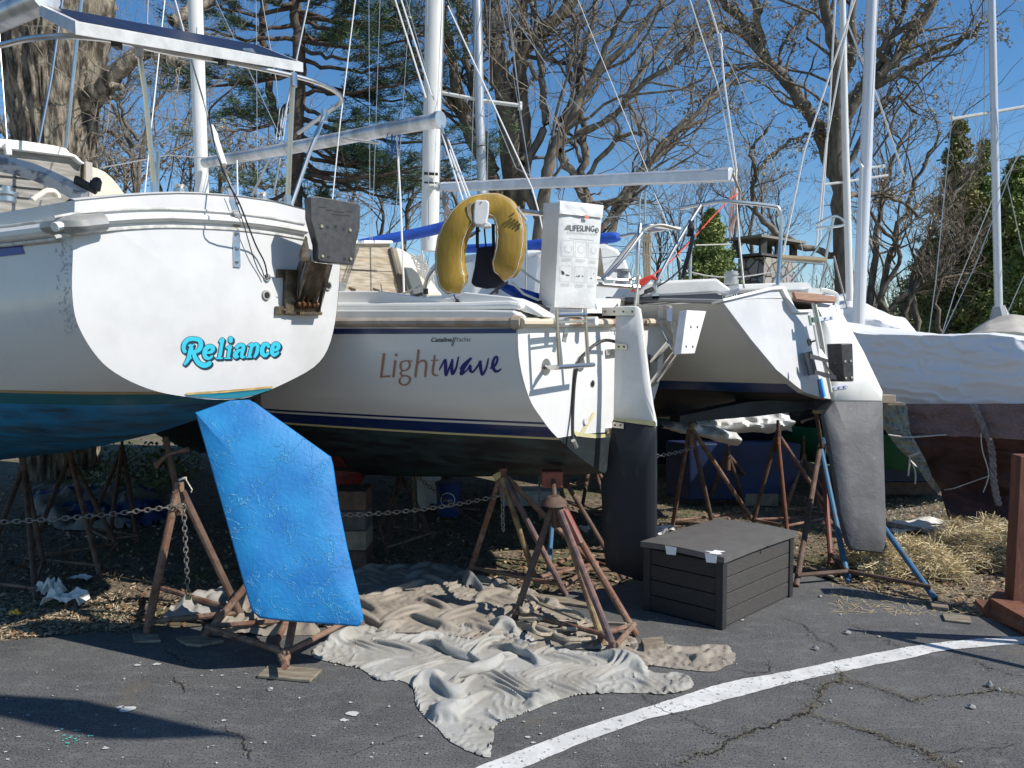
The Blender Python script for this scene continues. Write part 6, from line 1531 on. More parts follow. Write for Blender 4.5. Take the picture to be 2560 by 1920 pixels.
# cracks
zc1 = zp(1700, 1275, 860 / 2212); zc0 = zp(0, 1275, 860 / 2212); zc2 = zp(850, 1275, 860 / 2212)
cr_ = [([zc1(*q) for q in ((0, 1320), (80, 1360), (170, 1410), (260, 1450), (340, 1475))], 4),
       ([zc1(*q) for q in ((-20, 1640), (100, 1570), (230, 1550), (340, 1475), (430, 1430), (560, 1390), (700, 1345), (820, 1310), (830, 1270), (845, 1245))], 9),
       ([zc1(*q) for q in ((830, 1315), (950, 1350), (1080, 1390), (1200, 1425), (1300, 1460), (1390, 1495), (1500, 1520), (1600, 1560), (1650, 1600), (1750, 1650), (1800, 1670))], 7),
       ([zc1(*q) for q in ((905, 1240), (895, 1190), (910, 1150), (950, 1115), (1040, 1105), (1040, 1060), (1010, 1020))], 6),
       ([zc1(*q) for q in ((1040, 1095), (1150, 1110), (1300, 1155), (1420, 1200), (1500, 1225), (1600, 1195), (1800, 1190), (1950, 1175), (2050, 1155), (2120, 1175), (2260, 1190))], 5),
       ([zc1(*q) for q in ((660, 690), (760, 730), (830, 770), (880, 820), (960, 860), (1000, 890), (1030, 920))], 4),
       ([zc1(*q) for q in ((1060, 700), (1120, 745), (1200, 780), (1280, 810), (1350, 850), (1430, 890))], 4),
       ([zc1(*q) for q in ((1900, 960), (1960, 1010), (2080, 1040), (2200, 1070))], 4),
       ([zc1(*q) for q in ((340, 1020), (460, 1045), (560, 1040), (575, 990), (560, 940))], 3),
       ([zc2(*q) for q in ((1920, 1180), (2000, 1230), (2080, 1290), (2212, 1330))], 3),
       ([zc0(*q) for q in ((1050, 890), (1110, 935), (1180, 970), (1225, 1000))], 4), ([zc0(*q) for q in ((1090, 1060), (1130, 1100), (1180, 1140), (1190, 1180))], 4),
       ([zc0(*q) for q in ((1400, 1390), (1470, 1420), (1530, 1455), (1570, 1500), (1600, 1560), (1590, 1620))], 4),
       ([zc1(*q) for q in ((1500, 1560), (1620, 1560), (1760, 1555), (1850, 1530), (2000, 1530), (2200, 1500))], 3),
       ([zc2(*q) for q in ((0, 1600), (150, 1545), (350, 1470), (520, 1425))], 2),
       ([zc1(*q) for q in ((690, 1110), (760, 1100), (850, 1130), (950, 1160))], 3)]
mb = MB(); dirt = []
for pts, w_ in cr_:
    P = smooth_line([G(*q, .0035) for q in pts], 10)
    Q = []
    for i, p in enumerate(P):
        p = p + Vector((noise.noise(p * 22), noise.noise(p * 22 + Vector((9, 0, 0))), 0)) * .022 + Vector((noise.noise(p * 70), noise.noise(p * 70 + Vector((9, 0, 0))), 0)) * .008
        p.z = .0055; Q.append(p)
    rows = []
    for i, p in enumerate(Q):
        d = (Q[min(i + 1, len(Q) - 1)] - Q[max(i - 1, 0)]).normalized(); s_ = Vector((-d.y, d.x, 0)); e_ = min(1, 4 * min(i, len(Q) - 1 - i) / len(Q) + .15)
        ww = w_ * .0007 * e_ * (.4 + 1.1 * abs(noise.noise(p * 45)) * 1.6); rows.append([p - s_ * ww, p + s_ * ww]); dirt.append((p, w_))
    mb.grid(rows)
tag(mb.build('pavement_crack', mat('crack_shadow', (.012, .011, .010), 1.0)), kind='structure')

mb = MB(); mb2 = MB()
for x, y, rr_, k in ((318, 1772, .045, 0), (300, 1768, .02, 0), (886, 1783, .03, 0), (860, 1800, .02, 0), (675, 1724, .015, 0), (390, 1660, .02, 0), (345, 1662, .016, 0), (262, 1870, .014, 0), (990, 1700, .01, 0), (560, 1800, .012, 0), (1320, 1842, .012, 0), (2292, 1560, .01, 0)) + tuple((rnd.uniform(0, 1700), rnd.uniform(1640, 1900), rnd.uniform(.003, .010), 0) for _ in range(32)) + tuple((rnd.gauss(175, 22), rnd.gauss(1845, 14), rnd.uniform(.003, .008), 1) for _ in range(22)):
    c = G(x, y, .0052); (mb2 if k else mb).poly([c + Vector((math.cos(t) * rr_ * rnd.uniform(.5, 1.5), math.sin(t) * rr_ * rnd.uniform(.4, 1.0), 0)) for t in np.linspace(0, 2 * math.pi, 12)[:-1]])
tag(mb.build('paint_spots', mat('dried_white_paint', (.50, .50, .48), .7)), kind='stuff'); tag(mb2.build('paint_spots', mat('dried_teal_paint', (.12, .42, .38), .7)), kind='stuff')
# scatter: pebbles, leaves, twigs
rs = np.random.RandomState(5)
def onpave(n, x0, x1, y0, y1):
    out = []
    for _ in range(n):
        out.append(G(rs.uniform(x0, x1), y0 + (y1 - y0) * rs.rand() ** 1.0, .004))
    return out
def pebbles(name, pts, size, m, label=None):
    mb = MB()
    for p in pts:
        s_ = size * (.4 + rs.rand() ** 3 * 1.6); a = rs.uniform(.6, 1.4, 3); rot = rs.uniform(0, 6.3)
        vs = [];
        for v in ((1, 0, 0), (0, 1, 0), (-1, 0, 0), (0, -1, 0), (0, 0, .7), (0, 0, -.3), (.6, .6, .4), (-.6, .5, .4)):
            x, y = v[0] * a[0], v[1] * a[1]; vs.append(Vector((x * math.cos(rot) - y * math.sin(rot), x * math.sin(rot) + y * math.cos(rot), v[2] * a[2] + .3)) * s_ + p)
        mb.add(vs, [(0, 6, 4), (6, 1, 4), (1, 7, 4), (7, 2, 4), (2, 3, 4), (3, 0, 4), (0, 1, 6), (1, 2, 7), (0, 5, 1), (1, 5, 2), (2, 5, 3), (3, 5, 0)])
    return tag(mb.build(name, m), kind='stuff')
pebbles('pebbles', onpave(260, 0, 2560, 1620, 1915), .0035, mat('pale_grit', (.42, .41, .38), .9))
pebbles('pebbles', [p + Vector((rs.normal() * .012 * 2, rs.normal() * .012 * 2, 0)) for p, w_ in dirt for _ in range(2 if w_ > 3 else 1)], .0028, mat('crack_grit', (.16, .14, .11), .95))
big = [(2102, 1537), (2163, 1585), (2197, 1592), (2117, 1584), (2051, 1492), (2005, 1511), (2038, 1624), (2302, 1559), (2428, 1770), (2473, 1716), (2495, 1725), (2060, 1760), (1946, 1581), (1856, 1551), (260, 1870), (675, 1724), (1052, 1842), (310, 1698)]
pebbles('stones', [G(*q, .003) for q in big], .013, mat('grey_stone_chips', (.34, .33, .31), .9))
# dry grass and soil in the broad cracks
V_, n_ = [], 0
cent = np.array([[p.x, p.y, .006] for p, w_ in dirt if w_ >= 5 for _ in range(3)])
cent[:, :2] += rs.normal(size=(len(cent), 2)) * .022
v, f = rand_quads(cent, .5, rs.uniform(.006, .02, len(cent)), rs.uniform(.0006, .0012, len(cent)), rs, np.array([0, 0, 1.0])); v[:, 2] = np.maximum(v[:, 2], .0045)
tag(fast_mesh('dry_grass', v, f, 4, mat('dry_grass_bits', (.15, .125, .08), .9)), kind='stuff')
def scatter(name, n, x0, x1, y0, y1, su, sv, m, z=.005, jit=.55, cond=None, dens=1.0):
    c = []
    while len(c) < n:
        x, y = rs.uniform(x0, x1), rs.uniform(y0, y1); p = G(x, y, z)
        if cond and not cond(p, x, y): continue
        c.append(tuple(p))
    c = np.array(c); c[:, 2] += rs.uniform(0, .012, n)
    v, f = rand_quads(c, jit, rs.uniform(*su, n), rs.uniform(*sv, n), rs, np.array([0, 0, 1.0]))
    return tag(fast_mesh(name, v, f, 4, m), kind='stuff')
edge_y = lambda x: interp(x, [q[0] for q in edge], [q[1] for q in edge])
dirtc = lambda p, x, y: y < edge_y(x) - 2
lf1 = mat('brown_leaves', (.20, .115, .06), .85); lf2 = mat('tan_leaves', (.38, .29, .18), .85); lf3 = mat('wood_chips', (.34, .26, .16), .9); lf4 = mat('dark_leaves', (.09, .06, .04), .9)
scatter('leaf_litter', 4200, -60, 2600, 1180, 1600, (.008, .022), (.005, .013), lf1, -.012, .45, dirtc)
scatter('leaf_litter', 3200, -60, 2600, 1180, 1600, (.008, .02), (.004, .010), lf2, -.012, .45, dirtc)
scatter('wood_chips', 5200, -60, 2600, 1280, 1600, (.008, .03), (.001, .003), lf3, -.014, .3, dirtc)
scatter('leaf_litter', 4000, -60, 2600, 1180, 1600, (.006, .02), (.004, .012), lf4, -.012, .45, dirtc)
scatter('pale_shell_bits', 500, 150, 480, 1150, 1350, (.006, .018), (.004, .012), mat('pale_shell', (.62, .60, .54), .8), .0, .3)
scatter('wood_chips', 1800, -40, 330, 1480, 1600, (.006, .02), (.001, .003), mat('pale_wood_chips', (.50, .41, .27), .9), -.012, .3, dirtc)
scatter('grass_patch', 5000, 1650, 2420, 1250, 1430, (.004, .02), (.001, .002), mat('short_green_grass', (.13, .15, .05), .85), .0, 2.5, dirtc)
scatter('grass_patch', 1500, 2180, 2460, 1250, 1360, (.004, .012), (.002, .006), mat('grey_gravel_bits', (.34, .33, .31), .9), .0, .5)
# ivy slope lit behind the left boat
c = np.array([tuple(G(rs.uniform(180, 400), rs.uniform(1150, 1240), .05)) for _ in range(1500)]); c[:, 2] += rs.uniform(0, .12, len(c)); c[:, 1] += rs.uniform(0, 1.5, len(c))
v, f = rand_quads(c, .8, rs.uniform(.015, .035, len(c)), rs.uniform(.012, .028, len(c)), rs, np.array([0, -.4, 1.0]))
tag(fast_mesh('ivy', v, f, 4, mat('ivy_leaves', (.10, .13, .045), .6, col2=(.20, .20, .08), scale=6)), kind='stuff')

# straw pile
def strawpile(label, cx, cy, rx, ry, h, n, seed):
    r_ = np.random.RandomState(seed); root = thing('straw_bale', label, 'straw bale', (cx, cy, 0))
    br = []
    N = n; m = 4
    u = r_.uniform(-1, 1, N); v = r_.uniform(-1, 1, N)
    z = h * np.sqrt(np.clip(1 - np.abs(u) ** 3.2, 0, 1)) * np.sqrt(np.clip(1 - np.abs(v) ** 3.2, 0, 1)) * r_.uniform(.55, 1.0, N)
    c = np.stack([u * rx, v * ry, z * (1 + .18 * np.sin(u * 7 + 2) * np.cos(v * 6))], 1)
    d = r_.normal(size=(N, 3)) * np.array([1, .8, .45]); d /= np.linalg.norm(d, axis=1)[:, None]
    L_ = r_.uniform(.03, .11, N); bend = r_.normal(size=(N, 3)) * .012
    a = c - d * L_[:, None]; b2 = c + d * L_[:, None]; mid = c + bend
    a[:, 2] = np.maximum(a[:, 2], .004); b2[:, 2] = np.maximum(b2[:, 2], .004); mid[:, 2] = np.maximum(mid[:, 2], .004)
    side = np.cross(d, r_.normal(size=(N, 3))); side /= np.linalg.norm(side, axis=1)[:, None]; side *= r_.uniform(.0012, .0024, N)[:, None]
    vv_ = np.stack([a - side, a + side, mid + side, mid - side, b2 + side, b2 - side], 1)
    i = np.arange(N)[:, None] * 6; f = np.concatenate([i + np.array([0, 1, 2, 3]), i + np.array([3, 2, 4, 5])], 1)
    k = r_.rand(N) < .35
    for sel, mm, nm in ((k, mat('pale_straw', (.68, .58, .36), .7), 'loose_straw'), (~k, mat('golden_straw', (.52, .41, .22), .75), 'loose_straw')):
        vv2 = vv_[sel]; nn_ = len(vv2); i = np.arange(nn_)[:, None] * 6; f = np.concatenate([i + np.array([0, 1, 2, 3]), i + np.array([3, 2, 4, 5])], 1)
        fast_mesh(nm, vv2.reshape(-1, 3), f.ravel(), 4, mm, parent=root)
    core = []
    for i_ in range(9):
        rw = []
        for j in range(25):
            t = 2 * math.pi * j / 24; f_ = i_ / 8
            x, y = math.cos(t), math.sin(t); q = 1 / max(abs(x) ** 3 + abs(y) ** 3, 1e-6) ** (1 / 3)
            rw.append(Vector((cx + x * q * rx * .92 * math.sin(f_ * math.pi / 2), cy + y * q * ry * .92 * math.sin(f_ * math.pi / 2), h * .82 * max(0, math.cos(f_ * math.pi / 2)) ** .6 * (1 + .08 * noise.noise(Vector((x * 3, y * 3, f_ * 3 + seed)))))))
        core.append(rw)
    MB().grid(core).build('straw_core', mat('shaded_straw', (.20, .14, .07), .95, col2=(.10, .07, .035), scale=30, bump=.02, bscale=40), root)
g1 = G(2290, 1492); g2 = G(2490, 1480)
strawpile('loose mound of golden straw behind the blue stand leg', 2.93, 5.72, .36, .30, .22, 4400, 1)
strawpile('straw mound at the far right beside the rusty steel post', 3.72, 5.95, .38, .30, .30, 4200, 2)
c = np.array([tuple(G(rs.uniform(2080, 2500), rs.uniform(1450, 1535), .006)) for _ in range(500)])
keep = [i for i in range(len(c)) if True]
v, f = rand_quads(c, .12, rs.uniform(.015, .05, len(c)), rs.uniform(.0008, .0016, len(c)), rs, np.array([0, 0, 1.0]))
tag(fast_mesh('scattered_straw', v, f, 4, mat('scattered_straw_blades', (.55, .43, .22), .8)), kind='stuff')

# ================================================================ jack stands
def stand(label, apex, feet, r, mats, top=None, post=True, bars=None, barr=None, group='rusty boat stands', ring=False, handle=None, barmat='rust'):
    """apex: world point where legs meet; feet: ground points; mats: one material per leg"""
    root = thing('boat_stand', label, 'boat stand', (sum(f.x for f in feet) / len(feet), sum(f.y for f in feet) / len(feet), 0), group)
    for i, f in enumerate(feet):
        d = (f - apex).normalized(); up = Vector((f.x - root.location.x, f.y - root.location.y, 0)).normalized() * r * .9
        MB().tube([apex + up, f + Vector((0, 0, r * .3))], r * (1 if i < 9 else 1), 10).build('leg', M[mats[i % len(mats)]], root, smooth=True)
    br_ = bars if bars is not None else [(i, (i + 1) % len(feet)) for i in range(len(feet))]
    for a, b_ in br_:
        z = Vector((0, 0, .05)); A_, B_ = feet[a] + z, feet[b_] + z
        A_ = A_.lerp(apex, .03); B_ = B_.lerp(apex, .03)
        MB().tube([A_, B_], (barr or r * .75), 8).build('base_bar', M[barmat], root, smooth=True)
    MB().tube([apex - Vector((0, 0, .14)), apex + Vector((0, 0, .06))], r * 1.3, 10).build('collar', M[mats[0]], root, smooth=True)
    if top is not None:
        MB().tube([apex - Vector((0, 0, .05)), top], r * .75, 8).build('screw_post', M['rustdark'], root, smooth=True)
    if handle: MB().tube(smooth_line(handle, 3), [r * .85, r * .5, r * .5, r * .85], 8, flat=.8).build('screw_handle', M['rust'], root, smooth=True)
    return root
# stand near left, with the long handle
s1 = stand('tall rusty stand left of the blue rudder with a propeller-shaped handle and tilted screw', W(447, 1228, 4.55), [G(367, 1586), G(610, 1560), G(385, 1490)], .024, ['rust', 'rustdark', 'rustdark'], top=W(413, 1092, 4.5),
      handle=[W(388, 1166, 4.48), W(415, 1140, 4.5), W(440, 1130, 4.52), W(470, 1124, 4.52)])
MB().tube([W(*zp(0, 1080, 640 / 2212)(x, y), 4.5) for x, y in ((1545, 415), (1580, 400), (1610, 398))], .008, 6).tube([W(*zp(0, 1080, 640 / 2212)(x, y), 4.5) for x, y in ((1600, 400), (1660, 500), (1650, 520))], .004, 5).build('tied_cord', M['rope'], s1)
s2 = stand('rusty stand directly below the blue rudder, its front foot on a wooden board', W(785, 1270, 4.75), [G(508, 1598), G(712, 1668, .02), G(905, 1566)], .022, ['rust'], top=A.tp(640, 1000, -.28), barmat='rust')
MB().tube([G(690, 1608, .05), G(712, 1668, .08)], .017, 8).tube([G(690, 1608, .05), W(722, 1540, 4.45)], .02, 8).build('brace', M['rust'], s2, smooth=True)
s3 = stand('rusty stand with brown and yellow legs holding the near chain', W(1258, 1192, 5.3), [G(1172, 1442), G(1345, 1470), G(1500, 1430), G(1415, 1490)], .021, ['rust', 'rustyellow', 'rust', 'rustpurple'], top=W(1250, 1172, 5.3))
MB().prism([W(1232, 1188, 5.28), W(1252, 1178, 5.28), W(1260, 1186, 5.28), W(1238, 1204, 5.28)], Vector((0, .05, 0))).build('wood_pad', M['tapetan'], s3)
s4 = stand('front stand with yellow, purple and red legs and a domed top under Lightwave', W(1390, 1262, 4.75), [G(1283, 1558), G(1510, 1618), G(1545, 1648), G(1592, 1592)], .021, ['rustdark', 'rustyellow', 'rustpurple', 'rust'], bars=[(0, 1), (1, 2), (2, 3), (3, 1)], top=W(1383, 1200, 5.1))
mb = MB().tube([W(1385, 1262, 4.74), W(1385, 1252, 4.74), W(1384, 1240, 4.74)], [.085, .078, .04], 14); mb.build('domed_cap', M['rustdark'], s4, smooth=True)
MB().cbox(W(1380, 1196, 5.15), .14, .12, .11).build('head_block', M['orange'], s4, bevel=.008)
MB().tube([W(1412, 1278, 4.72), W(1452, 1360, 4.63)], .027, 8).build('red_paint_sleeve', M['rustred'], s4)
MB().prism([W(1425, 1614, 4.36), W(1500, 1606, 4.42), W(1545, 1604, 4.45), W(1425, 1621, 4.35)], Vector((0, -.005, .018))).build('blue_tape', M['bluetape'], s4)
s5 = stand('slim stand behind the domed one with one faded blue leg', W(1395, 1180, 5.9), [G(1370, 1446), G(1560, 1452), G(1440, 1410)], .018, ['bluepaint', 'rustdark', 'rustdark'])
# the stands right of the middle
for nm, ap, ft, ms, tp in (
    ('rusty stand behind the box, nearest to the dark rudder', (1728, 1075, 6.6), ((1680, 1322), (1785, 1330), (1880, 1300)), ['rust', 'rustdark', 'rust'], (1728, 1050)),
    ('brightly rusted stand between the box and the grey rudder', (1945, 1092, 6.9), ((1880, 1318), (1968, 1335), (2092, 1310)), ['rustdark', 'rustorange', 'rustpurple'], (1945, 1050)),
    ('dim stand against the blue hull behind', (1820, 1140, 7.6), ((1770, 1260), (1862, 1262), (1905, 1240)), ['rustdark'], (1820, 1100))):
    stand(nm, W(*ap), [G(*q) for q in ft], .020, ms, top=W(*tp, ap[2]), barr=.012)
s8 = stand('stand with chipped blue legs beside the grey rudder', W(2056, 1112, 6.55), [G(2121, 1457), G(2338, 1500), G(1990, 1468), G(2078, 1412)], .021, ['bluepaint', 'bluepaint', 'rustdark', 'rustred'], bars=[(0, 1), (0, 2), (0, 3)], top=W(2040, 1030, 6.0),
      handle=[W(2003, 1056, 5.95), W(2015, 1050, 5.95), W(2030, 1046, 5.97), W(2040, 1043, 6.0)], barmat='rustdark')
MB().cbox(W(2052, 1030, 5.97), .10, .08, .022).build('wood_pad', M['tapetan'], s8)
MB().tube([W(2062, 1110, 5.92), W(2100, 1200, 5.9)], .012, 6).build('cord', M['wire'], s8)
for nm, ap, ft, ms in (
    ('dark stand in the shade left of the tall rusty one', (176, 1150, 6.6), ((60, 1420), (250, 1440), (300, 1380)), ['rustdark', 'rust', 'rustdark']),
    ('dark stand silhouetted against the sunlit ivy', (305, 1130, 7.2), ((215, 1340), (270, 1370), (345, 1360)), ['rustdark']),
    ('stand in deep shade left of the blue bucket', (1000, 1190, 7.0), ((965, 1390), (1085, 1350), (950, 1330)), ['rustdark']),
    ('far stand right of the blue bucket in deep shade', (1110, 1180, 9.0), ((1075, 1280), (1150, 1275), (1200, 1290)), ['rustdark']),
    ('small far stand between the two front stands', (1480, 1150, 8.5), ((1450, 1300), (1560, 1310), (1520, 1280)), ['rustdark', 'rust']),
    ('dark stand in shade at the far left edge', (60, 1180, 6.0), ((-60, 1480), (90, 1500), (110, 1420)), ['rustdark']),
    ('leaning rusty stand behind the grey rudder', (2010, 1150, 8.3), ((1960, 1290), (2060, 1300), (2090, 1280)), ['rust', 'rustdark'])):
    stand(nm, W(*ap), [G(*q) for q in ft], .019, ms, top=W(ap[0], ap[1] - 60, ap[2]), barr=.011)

# chains
def chain(label, p0, p1, sag, link=.042, wire=.0038, cat='chain', mate='chain'):
    L_ = (p1 - p0).length; n = max(3, int(L_ / (link * .72))); pts = []
    for i in range(n + 1):
        t = i / n; pts.append(p0.lerp(p1, t) - Vector((0, 0, sag * 4 * t * (1 - t))))
    mb = MB()
    for i in range(n):
        c = (pts[i] + pts[i + 1]) / 2; d = (pts[i + 1] - pts[i]).normalized()
        u = d.cross(Vector((.2, .5, .7))).normalized(); w_ = d.cross(u)
        ax = (u if i % 2 else w_)
        if True:
            tw = .5; ax = (u * math.cos(tw) + w_ * math.sin(tw)) if i % 2 else (w_ * math.cos(tw) - u * math.sin(tw))
        lp = [c + d * math.copysign(max(0, abs(math.cos(t)) * link * .5), math.cos(t)) + ax * math.sin(t) * link * .30 for t in np.linspace(0, 2 * math.pi, 9)[:-1]]
        mb.tube(lp, wire, 5, closed=True)
    o = mb.build('chain', M[mate], None, smooth=True); origin_to(o, p0)
    return tag(o, label, cat, 'chains between the boat stands')
chain('galvanised chain running left from the tall rusty stand', W(-60, 1308, 4.2), W(460, 1263, 4.5), .015)
chain('short chain end dangling beside the tall rusty stand, with a brass padlock', W(459, 1262, 4.5), W(470, 1486, 4.5), 0)
chain('sagging chain from the blue rudder to the brown and yellow stand', W(845, 1288, 4.9), W(1262, 1236, 5.25), .03)
chain('chain end hanging from the brown and yellow stand', W(1256, 1240, 5.24), W(1258, 1328, 5.24), 0)
chain('chain slanting down in the shade under Lightwave', W(1045, 1192, 6.5), W(1215, 1322, 6.8), .02, mate='darkmetal')
chain('thin vertical chain hanging in shade under Lightwave', W(1034, 1192, 6.3), W(1038, 1322, 6.3), 0, mate='darkmetal')
chain('chain hanging just left of the domed stand top', W(1348, 1186, 6.4), W(1350, 1298, 6.4), 0)
chain('chain leading from the domed stand toward the dark rudder', W(1405, 1216, 6.0), W(1490, 1192, 6.2), .01, mate='darkmetal')
chain('bright chain behind the dark rudder', W(1640, 1140, 6.0), W(1735, 1118, 6.2), .01)
chain('chain end lying by the foot of the stand below the blue rudder', W(829, 1562, 4.55), W(832, 1598, 4.55), 0)
MB_ = MB().box(W(463, 1500, 4.5), (.03, 0, 0), (0, .012, 0), (0, 0, .025)); o = MB_.build('padlock', mat('brass_padlock', (.5, .42, .2), .4, .7)); origin_to(o, W(463, 1500, 4.5)); tag(o, 'small brass padlock at the end of the dangling chain', 'padlock')

# wooden pads under the feet
def board(label, px, th, name='wood_board', m='wood', cat='wood board', z=.0):
    pts = [G(*q, z + th) for q in px]
    o = MB().prism(pts, Vector((0, 0, -th + .003))).build(name, M[m], None, bevel=.003); origin_to(o, pts[0] - Vector((0, 0, th)))
    return tag(o, label, cat)
board('weathered board under the front foot of the stand below the blue rudder', ((673, 1660), (805, 1672), (775, 1700), (643, 1688)), .018)
board('small board under the left foot of the tall rusty stand', ((331, 1583), (395, 1584), (402, 1600), (335, 1602)), .018)
board('broken board under the middle foot left of the blue rudder', ((440, 1594), (500, 1588), (560, 1600), (500, 1611), (465, 1608)), .02)
board('green-grey plank under the slim stand, behind the domed stand', ((1335, 1482), (1480, 1502), (1475, 1515), (1325, 1494)), .02)
board('flat board lying on the asphalt by the rusty post', ((2355, 1532), (2425, 1540), (2428, 1556), (2362, 1549)), .015)
board('board under the outer foot of the blue stand', ((2325, 1503), (2370, 1510), (2372, 1520), (2330, 1515)), .025)
board('half-buried board behind the blue stand', ((2050, 1418), (2095, 1425), (2085, 1443), (2052, 1432)), .02)
board('pale plank end beside the front stand foot', ((1602, 1596), (1655, 1590), (1660, 1604), (1610, 1612)), .045)
# block piers in the shade
def blocks(label, px, d, n, w_, h, m):
    p = W(*px, d); p.z = 0
    root = thing('keel_blocks', label, 'keel blocks', p)
    for k in range(n):
        MB().box(p + Vector((-w_ / 2 + rnd.uniform(-.02, .02), 0, h * k + .001 * k)), (w_, 0, 0), (0, .3, 0), (0, 0, h - .004)).build('block', M[m[k % len(m)]], root, bevel=.006)
    return root
blocks('stack of blocks just right of the blue rudder', (870, 1400), 5.7, 4, .26, .15, ['rustdark', 'wood', 'slate', 'rustdark'])
blocks('low concrete blocks behind the brown and yellow stand', (1330, 1300), 8.0, 1, .6, .16, ['grime'])
blocks('dark keel blocks under the green boat', (2260, 1250), 8.6, 3, .8, .15, ['rustdark', 'navyhull'])
blocks('brick-like blocks under the blue-bottomed boat', (1905, 1260), 8.0, 1, .35, .14, ['wood'])

# buckets
def bucket(label, px, d, r, h, m, band=None):
    p = W(*px, d); p.z = .0
    root = thing('bucket', label, 'bucket', p)
    MB().tube([p, p + Vector((0, 0, h))], [r * .88, r], 20).build('bucket_body', M[m], root, smooth=True)
    MB().tube([p + Vector((0, 0, h * .93)), p + Vector((0, 0, h * .97))], [r * 1.05, r * 1.06], 20).build('rim', M[m], root, smooth=True)
    return p, root
p, rt = bucket('blue plastic bucket with a round white logo in the shade', (1122, 1290), 7.6, .13, .33, 'bluebucket')
mb = MB(); 
for k in range(16):
    t0, t1 = 2 * math.pi * k / 16, 2 * math.pi * (k + 1) / 16
    f_ = lambda t, rr: p + Vector((math.sin(rr * math.cos(t) / .125) * .1285, -math.cos(rr * math.cos(t) / .125) * .1285, .17 + rr * math.sin(t)))
    mb.quad(f_(t0, .075), f_(t1, .075), f_(t1, .065), f_(t0, .065))
mb.build('logo_ring', M['paper'], rt)
text_px('Lowes', lambda x, y: p + Vector((math.sin(x / .125) * .1285, -math.cos(x / .125) * .1285, .155 - y)), -.045, 0, .09, .035, shear=.2).build('lettering', M['paper'], rt)
bucket('white bucket in deep shade left of the blue one', (1072, 1300), 8.0, .13, .33, 'plastic')
bucket('blue bucket behind the dark rudder blade', (1560, 1455), 5.9, .12, .17, 'bluebucket')

# ================================================================ storage box
P0 = G(1806, 1577); e1 = Vector((math.cos(R(44)), math.sin(R(44)), 0)); e2 = Vector((math.cos(R(139)), math.sin(R(139)), 0))
def solve_len(p, e, x):
    k = (x - 1280) / F; return (k * p.y - p.x) / (e.x - k * e.y)
l1 = solve_len(P0, e1, 1994); l2 = solve_len(P0, e2, 1612)
HB = W(1806, 1400, P0.y).z
box = thing('deck_box', 'charcoal plastic storage box with wood-look panels and a lid with torn white tape', 'storage box', P0)
MB().box(P0 + e1 * .03 + e2 * .03 + Vector((0, 0, .01)), e1 * (l1 - .06), e2 * (l2 - .04), Vector((0, 0, HB - .02))).build('body', M['boxplastic'], box)
for a in range(4):
    h = (HB - .03) / 4
    MB().box(P0 + e1 * .045 + e2 * .012 + Vector((0, 0, .01 + a * h)), e1 * (l1 - .09), e2 * .02, Vector((0, 0, h - .006))).build('front_panel', mat('sun_lightened_resin_panel', (.052, .048, .045), .62, col2=(.07, .065, .061), scale=16, stretch=(1.5, 1.5, 9), bump=.001, bscale=60), box, bevel=.003)  # front panels lighter, side panels darker: sun and shade put into the colour
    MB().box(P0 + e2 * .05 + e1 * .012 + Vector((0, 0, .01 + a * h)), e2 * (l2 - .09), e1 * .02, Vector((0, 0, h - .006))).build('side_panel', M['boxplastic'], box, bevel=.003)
for q, s_ in ((P0, 1), (P0 + e1 * (l1 - .05), 1), (P0 + e2 * (l2 - .05), 1), (P0 + e1 * (l1 - .05) + e2 * (l2 - .05), 1)):
    MB().box(q, e1 * .05, e2 * .05, Vector((0, 0, HB - .005))).build('corner_post', M['boxplastic'], box, bevel=.006)
rows = []
for i in range(15):
    t = i / 14; zc_ = HB + .018 + .006 * math.sin(math.pi * t)
    rows.append([P0 - e2 * .012 + e1 * (-.012 + t * (l1 + .024)) + e2 * (f_ * (l2 + .024)) + Vector((0, 0, zc_ + .012 * math.sin(math.pi * f_))) for f_ in np.linspace(0, 1, 9)])
mb = MB().grid(rows); lo = [[p - Vector((0, 0, .035)) for p in rw] for rw in rows]; mb.grid(lo)
for rr_, ll in ((rows[0], lo[0]), (rows[-1], lo[-1]), ([r[0] for r in rows], [r[0] for r in lo]), ([r[-1] for r in rows], [r[-1] for r in lo])): mb.grid([rr_, ll])
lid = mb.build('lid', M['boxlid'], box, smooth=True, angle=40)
mb = MB()
for (u, v_) in ((.12, .62), (.1, .13)):
    c = P0 + e1 * (-.0) + e2 * (v_ * l2) + Vector((0, 0, HB + .021)); pts = []
    for k in range(11):
        t = 2 * math.pi * k / 11; rr_ = .055 * (1 + .5 * math.sin(k * 2.7)); q = c + e1 * (max(-.012, .03 + rr_ * math.cos(t) * .9)) + e2 * rr_ * math.sin(t) * .8; q.z = HB + .027 + .006 * math.sin(math.pi * max(0, (q - P0).dot(e1) / l1)); pts.append(q)
    mb.poly(pts)
    d = c - e1 * .0155; mb.quad(d + e2 * .04 + Vector((0, 0, .004)), d - e2 * .04 + Vector((0, 0, .004)), d - e2 * .035 - Vector((0, 0, .045)), d + e2 * .03 - Vector((0, 0, .05)))
mb.build('torn_tape', M['duct'], lid)
MB().tube([W(1917, 1368, 4.8), W(1922, 1367, 4.8)], .008, 6).build('latch', M['black'], box)

